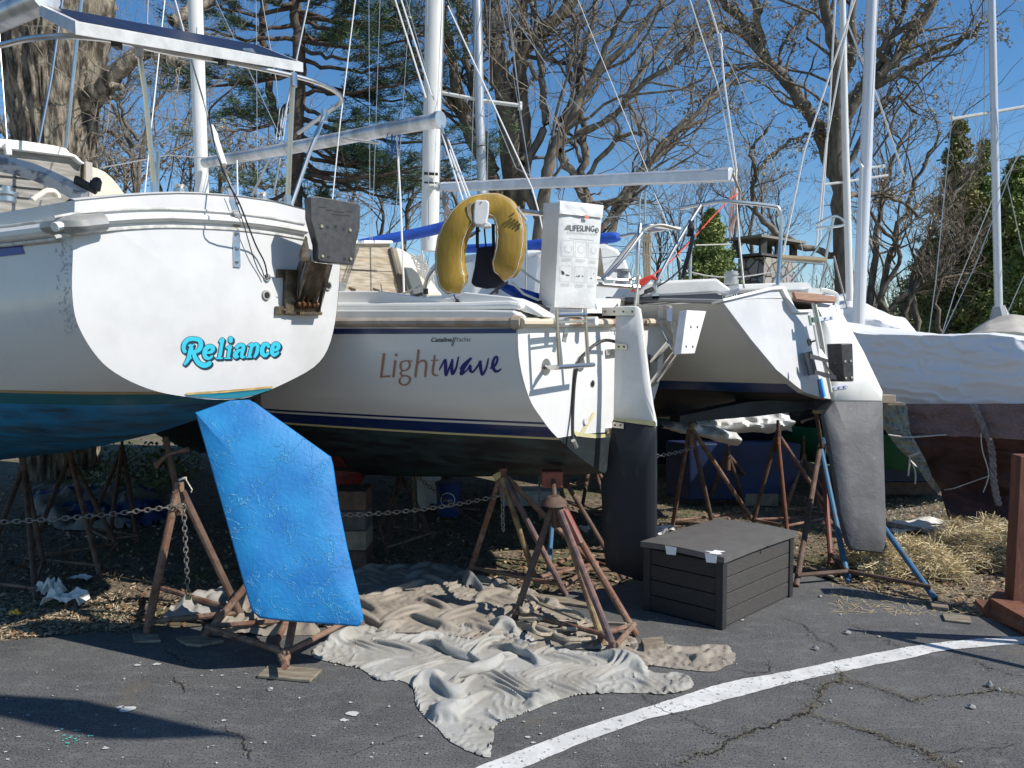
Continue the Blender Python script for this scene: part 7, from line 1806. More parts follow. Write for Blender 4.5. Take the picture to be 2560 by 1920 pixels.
# ================================================================ canvas drop cloths
def drape(P, ok, pin, ex, seed, steps=80, sweeps=5, bd=3):
    """loose cloth: a grid with more cloth than room settles under gravity on the ground (position based dynamics)"""
    r_ = np.random.RandomState(seed); FL = P.copy(); FL[..., 2] = 0; w = np.where(ok & ~pin, 1.0, 0.0)
    w = np.where(pin & ok & (r_.rand(*pin.shape) < .0), .3, w); V = np.zeros_like(P); cons = []
    for dy, dx, k, bend in ((0, 1, 1, 0), (1, 0, 1, 0), (1, 1, .5, 0), (1, -1, .5, 0), (0, bd, .3, 1), (bd, 0, .3, 1), (0, bd * 2, .2, 1), (bd * 2, 0, .2, 1)):
        ny, nx = ok.shape; sl = lambda o, n, d: slice(max(0, -d) + o, n - max(0, d)) 
        for ph in (0, 1):
            st = 2 if (dy <= 1 and abs(dx) <= 1) else 1
            if st == 1 and ph: continue
            if dy: ya = slice(ph if st == 2 else 0, ny - dy, st); yb = slice((ph if st == 2 else 0) + dy, ny, st)
            else: ya = yb = slice(0, ny)
            if dy: xa = slice(max(0, -dx), nx - max(0, dx)); xb = slice(max(0, dx), nx + min(0, dx))
            else: xa = slice(ph if st == 2 else 0, nx - dx, st); xb = slice((ph if st == 2 else 0) + dx, nx, st)
            A_, B_ = (ya, xa), (yb, xb); wa, wb = w[A_], w[B_]; m_ = ok[A_] & ok[B_] & ((wa + wb) > 0)
            n0, n1 = min(wa.shape[0], wb.shape[0]), min(wa.shape[1], wb.shape[1])
            rest = np.linalg.norm(FL[A_][:n0, :n1] - FL[B_][:n0, :n1], axis=2) * (1 + ex)
            cons.append((A_, B_, n0, n1, rest, wa[:n0, :n1], wb[:n0, :n1], m_[:n0, :n1] if m_.shape == (n0, n1) else (ok[A_][:n0, :n1] & ok[B_][:n0, :n1]), k, bend))
    for it in range(steps):
        V *= .92; V[..., 2] -= .0012; Q = P + V * w[..., None]
        for sw in range(sweeps):
            for A_, B_, n0, n1, rest, wa, wb, m_, k, bend in cons:
                a, b_ = Q[A_][:n0, :n1], Q[B_][:n0, :n1]; d = b_ - a; L_ = np.linalg.norm(d, axis=2) + 1e-9
                lim = rest * (.90 if bend else 1); c = (L_ - lim) / L_ * k / (wa + wb + 1e-9); c = np.where(m_ & ((L_ < lim) if bend else True), c, 0)
                a += d * (c * wa)[..., None]; b_ -= d * (c * wb)[..., None]
            Q[..., 2] = np.maximum(Q[..., 2], .005)
        V = Q - P; P = Q
    return P
def cloth(label, outline, ridges, m, name, base=.012, noise_amp=.02, nscale=6.0, step=.014, cat='drop cloth', seed=0, jag=.012, excess=0, bd=3):
    poly = [G(*q) for q in outline]; P = smooth_line(poly + [poly[0]], 4)[:-1]
    px = np.array([p.x for p in P]); py = np.array([p.y for p in P])
    xs = np.arange(px.min() - .02, px.max() + .02, step); ys = np.arange(py.min() - .02, py.max() + .02, step)
    X, Y = np.meshgrid(xs, ys)
    inside = np.zeros(X.shape, bool); dist = np.full(X.shape, 9.0)
    n = len(P)
    for i in range(n):
        x1, y1, x2, y2 = px[i], py[i], px[(i + 1) % n], py[(i + 1) % n]
        cnd = ((y1 > Y) != (y2 > Y)); xi = (x2 - x1) * (Y - y1) / ((y2 - y1) if abs(y2 - y1) > 1e-9 else 1e-9) + x1
        inside ^= cnd & (X < xi)
        dx, dy = x2 - x1, y2 - y1; t = np.clip(((X - x1) * dx + (Y - y1) * dy) / (dx * dx + dy * dy + 1e-12), 0, 1)
        dist = np.minimum(dist, np.hypot(X - x1 - t * dx, Y - y1 - t * dy))
    H = np.full(X.shape, base); RM = np.zeros(X.shape)
    for rdg in ridges:
        pts, w_, h_ = rdg; Q = smooth_line([G(*q) for q in pts], 5); best = np.full(X.shape, 9.0); tt = np.zeros(X.shape)
        for i in range(len(Q) - 1):
            dx, dy = Q[i + 1].x - Q[i].x, Q[i + 1].y - Q[i].y; t = np.clip(((X - Q[i].x) * dx + (Y - Q[i].y) * dy) / (dx * dx + dy * dy + 1e-12), 0, 1)
            d = np.hypot(X - Q[i].x - t * dx, Y - Q[i].y - t * dy); k = d < best; best = np.where(k, d, best); tt = np.where(k, (i + t) / (len(Q) - 1), tt)
        RM = np.maximum(RM, h_ * np.exp(-(best / w_) ** 1.7) * (.35 + .65 * np.sin(np.pi * np.clip(tt, .03, .97)) ** .5))
    ND = np.zeros(X.shape)
    idx = np.argwhere(inside | (dist < .05))
    for j, i in idx:
        p = Vector((X[j, i], Y[j, i], seed))
        q = p + Vector((noise.noise(p * 2.3), noise.noise(p * 2.3 + Vector((5, 5, 5))), 0)) * .25
        v = 1 - abs(noise.noise(Vector((q.x * nscale, q.y * nscale * .55, seed)))) * 2.2
        v2 = 1 - abs(noise.noise(Vector((q.x * nscale * 2.4 + q.y * 3, q.y * nscale * 1.9, seed + 4)))) * 2.2
        ND[j, i] = noise_amp * (max(0, v) ** 2 + .45 * max(0, v2) ** 2) + .004 * noise.noise(p * 40) + .006 * (1 - abs(noise.noise(Vector((q.x * 26 + q.y * 9, q.y * 15, 3)))) * 3)
        dist[j, i] += jag * noise.noise(p * 7) + jag * .25 * noise.noise(p * 17)
    sd = np.where(inside, dist, -dist)
    gy, gx = np.gradient(sd, step); gl = gx * gx + gy * gy + 1e-6; k_ = (sd < .55 * step) & (sd > -1.3 * step)
    X = np.where(k_, X - gx * sd / gl, X); Y = np.where(k_, Y - gy * sd / gl, Y); ok = sd > -.55 * step
    edge_f = np.clip(sd / .05, 0, 1)
    if excess:
        H = np.where(k_, .004, base + (RM * (.9 if bd == 3 else 1.5) + ND) * edge_f ** .5); P3 = drape(np.stack([X, Y, H], 2), ok, k_, excess, int(seed), bd=bd); X, Y, H = P3[..., 0], P3[..., 1], P3[..., 2]
    else:
        H = H + ND + RM * .7; H = np.where(k_, .004, .004 + (H - .004) * (.05 + .95 * edge_f ** .8))
    mb = MB(); vid = {}
    def vv_(j, i):
        if (j, i) not in vid: vid[(j, i)] = len(mb.v); mb.v.append(Vector((X[j, i], Y[j, i], max(.004, H[j, i]))))
        return vid[(j, i)]
    for j in range(X.shape[0] - 1):
        for i in range(X.shape[1] - 1):
            if ok[j, i] and ok[j, i + 1] and ok[j + 1, i + 1] and ok[j + 1, i]: mb.f.append((vv_(j, i), vv_(j, i + 1), vv_(j + 1, i + 1), vv_(j + 1, i)))
    o = mb.build(name, m, None, smooth=True, angle=75); origin_to(o, (px.mean(), py.mean(), 0))
    return tag(o, label, cat)
zd = zp(850, 1275, 860 / 2212)
def zl_(L_): return [zd(*q) for q in L_]
cloth('tan crumpled drop cloth heaped beneath Lightwave behind the white one', zl_([(-120, 560), (60, 420), (215, 362), (450, 350), (700, 360), (900, 420), (1080, 470), (1250, 530), (1400, 600), (1550, 680), (1700, 760), (1900, 840), (1880, 880), (1700, 900), (1400, 900), (1200, 900), (900, 850), (600, 800), (300, 790), (0, 770), (-150, 730)]),
      [(zl_(a), w_, h_) for a, w_, h_ in [
        ([(215, 380), (450, 370), (800, 400), (1080, 500)], .035, .07), ([(250, 440), (500, 440), (760, 470)], .035, .05), ([(300, 500), (560, 510), (780, 490)], .03, .05),
        ([(500, 640), (700, 620), (900, 660), (1090, 680)], .025, .06), ([(770, 500), (790, 580), (850, 630), (960, 650), (1090, 670)], .02, .055), ([(860, 450), (1000, 480), (1180, 520)], .03, .06),
        ([(400, 560), (700, 560), (1000, 560)], .03, .04), ([(480, 700), (700, 740), (900, 720)], .03, .06), ([(830, 660), (880, 720), (900, 760)], .03, .06), ([(0, 560), (200, 640), (450, 660)], .03, .05), ([(0, 660), (250, 720), (500, 760)], .03, .05),
        ([(1130, 620), (1180, 720), (1300, 840), (1500, 880)], .022, .05), ([(1200, 560), (1400, 640), (1550, 710), (1750, 800)], .02, .045), ([(1090, 540), (1160, 620), (1100, 690)], .03, .06), ([(1250, 760), (1450, 850), (1700, 880)], .02, .03)]],
      M['canvas'], 'drop_cloth', noise_amp=.022, nscale=6.5, seed=3, step=.013, excess=.16)
cloth('tan rolled end of a drop cloth right of the front stand', zl_([(1760, 905), (1900, 860), (2100, 870), (2250, 885), (2400, 875), (2500, 885), (2540, 940), (2530, 990), (2480, 1010), (2400, 1045), (2200, 1030), (2050, 1010), (1900, 1000), (1780, 960)]),
      [(zl_(a), w_, h_) for a, w_, h_ in [([(1820, 930), (2000, 920), (2250, 930), (2500, 930)], .05, .08), ([(2380, 950), (2440, 910), (2500, 920)], .03, .05), ([(1850, 960), (2100, 980), (2400, 1010)], .03, .03)]], M['canvas'], 'drop_cloth', noise_amp=.03, nscale=7, seed=11, step=.011, excess=.15)
cloth('large paint-stained white drop cloth spread in front, gathered to a point near the white line', zl_([(-180, 940), (-160, 900), (-60, 850), (60, 800), (220, 775), (340, 790), (400, 810), (600, 800), (740, 770), (800, 735), (920, 740), (1050, 690), (1150, 740), (1300, 870), (1500, 910), (1700, 930), (1900, 985), (2020, 1050), (2180, 1060), (2270, 1110), (2230, 1165), (2050, 1185), (1800, 1180), (1600, 1185), (1400, 1230), (1200, 1310), (1000, 1390), (960, 1480), (975, 1560), (960, 1600), (860, 1570), (700, 1490), (640, 1420), (560, 1350), (490, 1260), (470, 1150), (380, 1100), (240, 1100), (140, 1030), (0, 1000), (-150, 960)]),
      [(zl_(a), w_, h_) for a, w_, h_ in [
        ([(740, 790), (740, 870), (700, 950), (690, 1050), (640, 1180), (640, 1250)], .020, .06), ([(750, 850), (740, 960), (770, 1080), (690, 1240)], .018, .05),
        ([(960, 880), (900, 980), (790, 1090), (740, 1190), (740, 1290)], .022, .065), ([(960, 900), (900, 1060), (830, 1180), (790, 1310)], .018, .06), ([(1040, 930), (930, 1080), (850, 1240), (790, 1340)], .018, .055),
        ([(1060, 960), (1080, 1080), (1000, 1200), (880, 1330)], .022, .04), ([(1080, 930), (1300, 1010), (1600, 1090), (1900, 1130), (2150, 1150)], .02, .05), ([(960, 860), (1100, 920), (1400, 960), (1700, 990), (1950, 1060)], .028, .09), ([(1200, 960), (1500, 1040), (1750, 1100)], .018, .04),
        ([(920, 760), (1060, 720), (1200, 800), (1340, 880), (1500, 930)], .045, .11), ([(60, 830), (250, 800), (340, 830), (480, 960), (560, 1080), (620, 1180)], .03, .06), ([(0, 920), (200, 930), (330, 1010), (460, 1080), (520, 1180)], .03, .07), ([(100, 1000), (260, 1020), (420, 1120)], .028, .06),
        ([(500, 1180), (560, 1290), (680, 1390), (800, 1420)], .035, .09), ([(640, 1300), (760, 1380), (850, 1480), (930, 1560)], .04, .10), ([(680, 1400), (800, 1480), (930, 1540)], .03, .06), ([(1010, 1300), (1000, 1370), (950, 1450)], .02, .04),
        ([(1050, 1240), (1300, 1190), (1600, 1130)], .016, .025), ([(1000, 1350), (1200, 1260), (1500, 1190)], .016, .03), ([(480, 830), (600, 830), (720, 820)], .03, .04), ([(330, 860), (500, 880), (700, 930)], .025, .025)]],
      M['canvaswhite'], 'drop_cloth', noise_amp=.012, nscale=7, seed=7, step=.0095, jag=.007, excess=.2, bd=5)
o = cloth('dark grey damp cloth lump at the foot of the front stand, on the white cloth', zl_([(940, 800), (980, 735), (1060, 710), (1120, 745), (1200, 800), (1290, 880), (1180, 905), (1040, 880)]),
      [(zl_([(960, 790), (1060, 745), (1200, 830)]), .06, .075)], M['greycloth'], 'rag', base=.08, noise_amp=.02, nscale=8, seed=2, step=.011, cat='rag', excess=.12)
o = cloth('grey rag at the foot of the brown and yellow stand', zl_([(780, 470), (830, 440), (930, 520), (920, 540), (850, 510), (800, 510)]), [(zl_([(790, 480), (840, 460), (920, 525)]), .03, .04)], M['greycloth'], 'rag', base=.085, noise_amp=.01, seed=5, step=.01, cat='rag')
# grey plastic and cloth in the shade behind the rudder foot
zs1 = zp(0, 1080, 640 / 2212)
cloth('grey cloth scrap in the shade left of the blue rudder foot', [zs1(*q) for q in ((1560, 1500), (1800, 1400), (1960, 1380), (2050, 1450), (2000, 1560), (1700, 1620), (1400, 1600))], [([zs1(1560, 1560), zs1(1800, 1480), zs1(1980, 1420)], .05, .08)], mat('grey_shade_cloth', (.30, .29, .27), .9), 'cloth_scrap', noise_amp=.05, seed=9, step=.016, cat='cloth scrap')
cloth('pale cloth scrap behind the base of the stand below the blue rudder', [(530, 1590), (545, 1560), (600, 1500), (680, 1490), (760, 1540), (800, 1585), (700, 1590), (620, 1592)], [([(560, 1570), (600, 1520), (660, 1540)], .04, .09), ([(700, 1540), (760, 1570)], .05, .05)], M['canvas'], 'cloth_scrap', noise_amp=.05, seed=14, step=.014, cat='cloth scrap')
cloth('dirty tarp lying in deep shade at left behind the stands', [zs1(*q) for q in ((250, 520), (600, 510), (1000, 500), (1330, 530), (1400, 640), (1500, 760), (1200, 820), (700, 850), (450, 820), (270, 660))], [([zs1(400, 600), zs1(800, 640), zs1(1300, 600)], .1, .1)], mat('grimy_pale_tarp', (.22, .215, .20), .9, col2=(.03, .05, .16), scale=1.6, contrast=(.5, .56)), 'ground_tarp', noise_amp=.09, nscale=3, seed=19, step=.03, cat='tarp')
# rope coil on the tan cloth
rp_ = [(1130, 560), (1230, 545), (1280, 600), (1240, 650), (1170, 640), (1180, 590), (1230, 600), (1215, 640)]
def rope(label, pts, r, m, z0=.05, zj=.02, cat='rope', k=6):
    P = [G(*zd(*q), z0 + zj * math.sin(i * 1.9)) for i, q in enumerate(pts)]
    o = MB().tube(smooth_line(P, 6), r, k).build('rope', m, None, smooth=True); origin_to(o, P[0]); return tag(o, label, cat)
rope('coiled pale rope on the tan drop cloth behind the front stand', [(1150, 545), (1230, 550), (1270, 600), (1240, 645), (1180, 650), (1160, 610), (1210, 585), (1230, 620), (1200, 650), (1150, 655)], .011, M['rope_tan'], .09)
rope('long tangled tan rope lying across the right end of the tan cloth', [(1160, 700), (1300, 700), (1450, 720), (1560, 700), (1520, 660), (1400, 640), (1280, 600), (1500, 690), (1560, 720), (1400, 790), (1290, 800), (1240, 760), (1280, 710), (1400, 730), (1520, 720), (1500, 760), (1380, 790), (1450, 830), (1600, 830), (1680, 800), (1560, 770), (1430, 760), (1560, 750), (1700, 730), (1840, 735)], .0115, M['rope_tan'], .055, .018)
# litter
def litter(label, px, rad, m, n=14, h=.08, name='paper_scrap', cat='paper scrap'):
    r_ = random.Random(hash(label) % 1000 if False else len(label)); c = G(*px); rows = []
    for i in range(n):
        rows.append([c + Vector((rad * 1.8 * (i / (n - 1) - .5) + .02 * noise.noise(Vector((i * .4, j * .4, len(label)))), rad * (j / (n - 1) - .5) * (1 + .5 * noise.noise(Vector((i * .4, 3, 1)))), max(.004, .02 + h * (.5 + noise.noise(Vector((i * .33, j * .33, len(label) * .37)))) * max(0, math.sin(math.pi * i / (n - 1))) ** .4))) for j in range(n)])
    o = MB().grid(rows).build(name, m, None); origin_to(o, c); return tag(o, label, cat)
litter('crumpled white paper on the sunlit dirt at left, larger piece', (165, 1512), .14, M['paper'], h=.10)
litter('crumpled white paper on the sunlit dirt at left, piece nearer the asphalt', (125, 1490), .10, M['paper'], h=.10)
litter('small white scrap in the shade of the left boat', (198, 1453), .08, M['paper'], h=.03)
litter('yellow plastic scrap at the left edge of the dirt', (35, 1543), .035, M['yellowleaf'], h=.03, name='plastic_scrap', cat='plastic scrap')
litter('white plastic scrap behind the dark rudder', (1455, 1335), .12, M['paper'], h=.08, name='plastic_scrap', cat='plastic scrap')
litter('pile of pale gravel sacks in the grass at right', (2330, 1328), .45, mat('shredded_white_bags', (.55, .54, .50), .9), h=.08, name='plastic_sheet', cat='plastic sheet')
litter('white rags beside the back of the box', (1665, 1345), .12, M['paper'], h=.10, name='rag', cat='rag')
o = MB().tube([G(2150, 1300, .05), G(2400, 1345, .05)], .03, 4).build('timber_plank', M['wood']); origin_to(o, G(2150, 1300)); tag(o, 'long grey plank lying in the grass behind the grey rudder', 'plank')
# crumpled white tarp on the blue-bottomed boat
def crumple(label, x0, x1, ytop, ybot, d, m, seed, name='crumpled_tarp', cat='tarp'):
    rows = []; n1, n2 = 46, 14
    for j in range(n2):
        f = j / (n2 - 1); rw = []
        for i in range(n1):
            t = i / (n1 - 1); x = lerp(x0, x1, t); y = lerp(interp(t, np.linspace(0, 1, len(ytop)), ytop), interp(t, np.linspace(0, 1, len(ybot)), ybot), f)
            p = W(x, y, d); q = Vector((p.x * 5, p.z * 9, seed)); rw.append(p + Vector((0, -1, .3)) * (.12 * abs(noise.noise(q)) + .05 * noise.noise(q * 2.7)) + Vector((0, -.12 * math.sin(math.pi * f), 0)))
        rows.append(rw)
    back = [p + Vector((0, .3, 0)) for p in rows[0]]
    o = MB().grid([back] + rows).build(name, m, None, smooth=True, angle=30); c = W((x0 + x1) / 2, max(ybot), d); origin_to(o, c); return tag(o, label, cat)
crumple('crumpled white tarp bundled along the deck edge of the blue-bottomed boat', 1735, 1972, [1052, 1045, 1040, 1038, 1036, 1040], [1066, 1080, 1085, 1080, 1084, 1072], 7.2, M['vinyl'], 4)
crumple('loose white tarp corner hanging behind the first stand right of the dark rudder', 1650, 1842, [1062, 1060, 1066, 1072, 1082], [1072, 1085, 1092, 1105, 1116], 7.0, M['vinyl'], 8)

# ================================================================ rusty steel frame at the right edge
fr_ = thing('steel_frame', 'rusty steel post with an angled foot at the right edge of the picture', 'steel post', G(2560, 1560))
MB().box(W(2531, 1540, 4.72), (.16, 0, 0), (.02, .12, 0), (.03, .02, 1.0)).build('post', mat('rusty_red_post', (.12, .04, .028), .75, .2, col2=(.20, .085, .05), scale=5, stretch=(4, 4, .6), col3=(.10, .04, .03), scale3=25, c3=(.5, .62), bump=.002, bscale=60), fr_, bevel=.004)
g = lambda x, y, z=0: G(x, y, z)
MB().prism([G(2437, 1498, .09), G(2497, 1500, .09), G(2640, 1600, .09), G(2640, 1560, .09)][:3] + [G(2470, 1532, .02)], Vector((0, 0, -.03))).build('foot_plate', M['rustorange'], fr_)
MB().prism([G(2470, 1532, .0), G(2497, 1508, .0), G(2700, 1640, .0), G(2700, 1672, .0)], Vector((0, 0, .10))).build('foot_beam', M['rustorange'], fr_, bevel=.003)

# ================================================================ stone barbecue chimney
ch = thing('stone_chimney', 'fieldstone outdoor chimney with a flat slate roof on pillars, behind the white boat', 'chimney', Vector((W(1925, 700, 16).x, 16, 0)))
def stone_material():
    m = M['stone']; n, L, b = nodes_of(m)
    tc = n.new("ShaderNodeTexCoord"); vo = n.new("ShaderNodeTexVoronoi"); vo.feature = 'DISTANCE_TO_EDGE'; vo.inputs["Scale"].default_value = 4.5; L(tc.outputs["Object"], vo.inputs["Vector"])
    v2 = n.new("ShaderNodeTexVoronoi"); v2.inputs["Scale"].default_value = 4.5; L(tc.outputs["Object"], v2.inputs["Vector"])
    mr = n.new("ShaderNodeMapRange"); mr.inputs["From Max"].default_value = .06; L(vo.outputs["Distance"], mr.inputs["Value"])
    hs = n.new("ShaderNodeHueSaturation"); hs.inputs["Saturation"].default_value = .25; hs.inputs["Value"].default_value = .45; L(v2.outputs["Color"], hs.inputs["Color"])
    a = n.new("ShaderNodeMix"); a.data_type = 'RGBA'; a.inputs[0].default_value = .55; L(hs.outputs[0], a.inputs[6]); a.inputs[7].default_value = (.30, .27, .22, 1)
    x = n.new("ShaderNodeMix"); x.data_type = 'RGBA'; L(mr.outputs[0], x.inputs[0]); x.inputs[6].default_value = (.07, .06, .05, 1); L(a.outputs[2], x.inputs[7]); L(x.outputs[2], b.inputs["Base Color"])
    bp = n.new("ShaderNodeBump"); bp.inputs["Distance"].default_value = .05; L(mr.outputs[0], bp.inputs["Height"]); L(bp.outputs[0], b.inputs["Normal"])
stone_material()
c0, c1, cb, ct = W(1858, 740, 16), W(1910, 640, 16), 0, W(1900, 642, 16).z
ca, cbk = Vector((c0.x, 16.4, 0)), Vector((c1.x, 16, 0)); cc_ = Vector((W(1985, 700, 16.9).x, 16.9, 0))
MB().prism([cbk, cc_, cc_ + (ca - cbk), ca], Vector((0, 0, ct))).build('stone_shaft', M['stone'], ch)
MB().prism([Vector((p.x, p.y, ct + .03)) for p in (cbk + Vector((-.08, -.08, 0)), cc_ + Vector((.1, 0, 0)), cc_ + (ca - cbk) + Vector((0, .1, 0)), ca + Vector((-.1, 0, 0)))], Vector((0, 0, .05))).build('cap_ledge', M['slate'], ch)
for p in (cbk, cc_, ca, cc_ + (ca - cbk), (cbk + cc_) / 2):
    q = Vector((p.x, p.y + .08, ct + .08)); MB().box(q + Vector((-.06, -.05, 0)), (.13, 0, 0), (0, .13, 0), (0, 0, .30)).build('pillar', M['slate'], ch)
MB().prism([Vector((p.x, p.y, ct + .385)) for p in (cbk + Vector((-.12, -.2, 0)), cc_ + Vector((.25, 0, 0)), cc_ + (ca - cbk) + Vector((0, .2, 0)), ca + Vector((-.25, 0, 0)))], Vector((0, 0, .05))).build('slab_roof', mat('slate_roof_slab', (.22, .21, .18), .9), ch)

# power lines far behind
for i, (a, b_) in enumerate((((1500, 612), (2000, 558)), ((1500, 622), (1900, 590)))):
    p, q = W(*a, 30), W(*b_, 30); o = MB().tube([p.lerp(q, t) - Vector((0, 0, .4 * 4 * t * (1 - t))) for t in np.linspace(0, 1, 9)], .012, 4).build('overhead_cable', M['black']); origin_to(o, p)
    tag(o, ('upper' if i == 0 else 'lower') + ' of the two thin overhead cables in the sky behind the white sling bag', 'cable')
# ================================================================ trees
def bark(name, c1, c2, bump=.02, scale=8):
    m = mat(name, c1, .95, col2=c2, scale=scale, stretch=(1, 1, .28), contrast=(.38, .62), bump=bump, bscale=scale * 1.3)
    return m
M['bark_big'] = bark('furrowed_grey_bark', (.32, .275, .21), (.05, .04, .03), .07, 11)
M['bark_dark'] = bark('dark_bark', (.10, .085, .065), (.19, .165, .13), .02, 9)
M['bark_mid'] = bark('brown_grey_bark', (.19, .165, .13), (.085, .07, .055), .02, 8)
M['bark_pine'] = bark('pine_bark', (.07, .052, .042), (.12, .09, .07), .02, 8)
M['twig'] = mat('twigs', (.22, .19, .15), .9)
M['twig_brown'] = mat('brown_twigs', (.27, .22, .17), .9)
M['bud'] = mat('spring_buds', (.30, .26, .15), .8, col2=(.36, .29, .18), scale=3)
M['needle'] = mat('pine_needles', (.03, .07, .035), .7, col2=(.07, .11, .04), scale=1.5)
M['spruce'] = mat('spruce_foliage', (.12, .19, .05), .8, col2=(.23, .27, .08), scale=1.2)
M['spruce_brown'] = mat('bronze_conifer_foliage', (.26, .24, .10), .85, col2=(.16, .20, .07), scale=1.2)

class TB(Branches):
    def batch(s, P, r0, r1, k=3):
        """P (N, m, 3) polylines, radii arrays r0, r1 (N,)"""
        N, m, _ = P.shape
        T = np.gradient(P, axis=1); T /= np.linalg.norm(T, axis=2)[..., None] + 1e-9
        ref = np.array([.31, .22, .9]); A_ = np.cross(T, ref); A_ /= np.linalg.norm(A_, axis=2)[..., None] + 1e-9
        B_ = np.cross(T, A_); th = np.arange(k) * 2 * math.pi / k
        r = r0[:, None] + (r1 - r0)[:, None] * np.linspace(0, 1, m)[None]
        vs = P[:, :, None, :] + (A_[:, :, None, :] * np.cos(th)[None, None, :, None] + B_[:, :, None, :] * np.sin(th)[None, None, :, None]) * r[:, :, None, None]
        s.V.append(vs.reshape(-1, 3))
        base = (np.arange(N) * m * k)[:, None, None]; i = (np.arange(m - 1) * k)[None, :, None]; j = np.arange(k)[None, None, :]; j2 = (j + 1) % k
        f = np.stack([base + i + j, base + i + j2, base + i + k + j2, base + i + k + j], -1) + s.n
        s.Fc.append(f.ravel()); s.n += N * m * k
def wiggle(P0, D, L, m, rs, curl=.35, up=.15, droop=0):
    """grow N polylines from P0 along D with random bending"""
    N = len(P0); P = np.zeros((N, m, 3)); P[:, 0] = P0; d = D / np.linalg.norm(D, axis=1)[:, None]
    for i in range(1, m):
        d = d + rs.normal(size=(N, 3)) * curl / math.sqrt(m) + np.array([0, 0, up / m - droop * i / m / m])
        d /= np.linalg.norm(d, axis=1)[:, None]; P[:, i] = P[:, i - 1] + d * (L / (m - 1))[:, None]
    return P
def spawn(parents, rad0, rad1, per, lo, hi, rs, spread=.9):
    """child start points and directions on parent polylines (N, m, 3); per: expected number each"""
    N, m, _ = parents.shape; idx = np.repeat(np.arange(N), per); n = len(idx)
    t = rs.uniform(lo, hi, n) * (m - 1); i0 = np.minimum(t.astype(int), m - 2); f = (t - i0)[:, None]
    a, b_ = parents[idx, i0], parents[idx, i0 + 1]; P = a * (1 - f) + b_ * f
    d = b_ - a; d /= np.linalg.norm(d, axis=1)[:, None] + 1e-9
    q = rs.normal(size=(n, 3)); q -= d * (q * d).sum(1)[:, None]; q /= np.linalg.norm(q, axis=1)[:, None] + 1e-9
    D = d + q * (spread * rs.uniform(.6, 1.3, n))[:, None]
    tt = t / (m - 1); r = (rad0[idx] * (1 - tt) + rad1[idx] * tt)
    L = np.linalg.norm(parents[:, -1] - parents[:, 0], axis=1)[idx]
    return P, D, r, L, tt
def bare_tree(label, base_px, limbs, depth, m_bark, seed, name='bare_tree', twig_m='twig', buds=None, l1=9, l2=6, l3=5, len1=.55, grp='bare trees behind the boats', up=.25, depthj=.8, group=None, curl=.48, rtw=.0035, minlen=.5, cat='tree'):
    """limbs: [(pixel polyline, r_start_px, r_end_px, depth offset at the end)]"""
    rs = np.random.RandomState(seed); base = W(*base_px, depth); base.z = 0
    root = thing(name, label, cat, base, group)
    tr, tw = TB(), TB(); lims = []
    for li, lb in enumerate(limbs):
        px, r0, r1 = lb[:3]; dz = lb[3] if len(lb) > 3 else rs.uniform(-depthj, depthj)
        n = len(px); pts = [W(x, y, depth + dz * i / max(1, n - 1)) for i, (x, y) in enumerate(px)]
        if px[0] == base_px: pts = [Vector((pts[0].x, pts[0].y, -.1))] + pts
        P = np.array(smooth_line(pts, 5)); k = depth / F
        P[1:-1] += rs.normal(size=(len(P) - 2, 3)) * (.012 if r0 > 18 else .028)
        ra = np.linspace(r0 * k, r1 * k, len(P)) * (1 + .06 * rs.normal(size=len(P)))
        if li == 0: ra[0] *= 1.35
        tr.add(P, ra, 12 if r0 > 18 else 8)
        m = 10; t = np.linspace(0, len(P) - 1, m).astype(int); lims.append((P[t], r0 * k, r1 * k))
    LP = np.array([a for a, _, _ in lims]); R0 = np.array([b_ for _, b_, _ in lims]); R1 = np.array([c for _, _, c in lims])
    sel = LP[:, :, 2].max(1) > 0
    P, D, r, L, tt = spawn(LP, R0, R1, l1, .25, 1.0, rs, .9)
    Ln = np.maximum(minlen, L * len1 * rs.uniform(.5, 1.1, len(L)))
    Ln = np.minimum(Ln, 4.5); r0 = np.minimum(r * .45, .032)
    B1 = wiggle(P, D, Ln, 11, rs, curl * 1.5, up); tr.batch(B1, r0, r0 * .3, 5)
    P, D, r, L, tt = spawn(B1, r0, r0 * .3, l2, .15, 1.0, rs, .9)
    L2 = L * .55 * rs.uniform(.5, 1.2, len(L)); r2 = np.minimum(r * .6, .014)
    B2 = wiggle(P, D, L2, 7, rs, curl * 1.6, up); tw.batch(B2, r2, r2 * .35, 3)
    P, D, r, L, tt = spawn(B2, r2, r2 * .35, l3, .1, 1.0, rs, .8)
    L3 = np.clip(L * .6 * rs.uniform(.5, 1.3, len(L)), .08, .8); r3 = np.full(len(L), rtw)
    B3 = wiggle(P, D, L3, 5, rs, curl * 1.5, up); tw.batch(B3, r3, r3 * .5, 3)
    tr.build('trunk', M[m_bark], root, org=base); c = tw.build('twigs', M[twig_m], root, smooth=False, org=base)
    if buds:
        tips = np.concatenate([B3[:, -1], B3[:, 3], B3[:, 2], B3[:, 1], B2[:, -1]]); tips = tips[rs.rand(len(tips)) < buds[0]]
        tips = tips + rs.normal(size=tips.shape) * .015
        v, f = rand_quads(tips, 1, rs.uniform(.4, 1, len(tips)) * buds[1], rs.uniform(.3, .8, len(tips)) * buds[1], rs); v -= np.array(base)
        fast_mesh('buds', v, f, 4, M[buds[2]], parent=root)
    return root

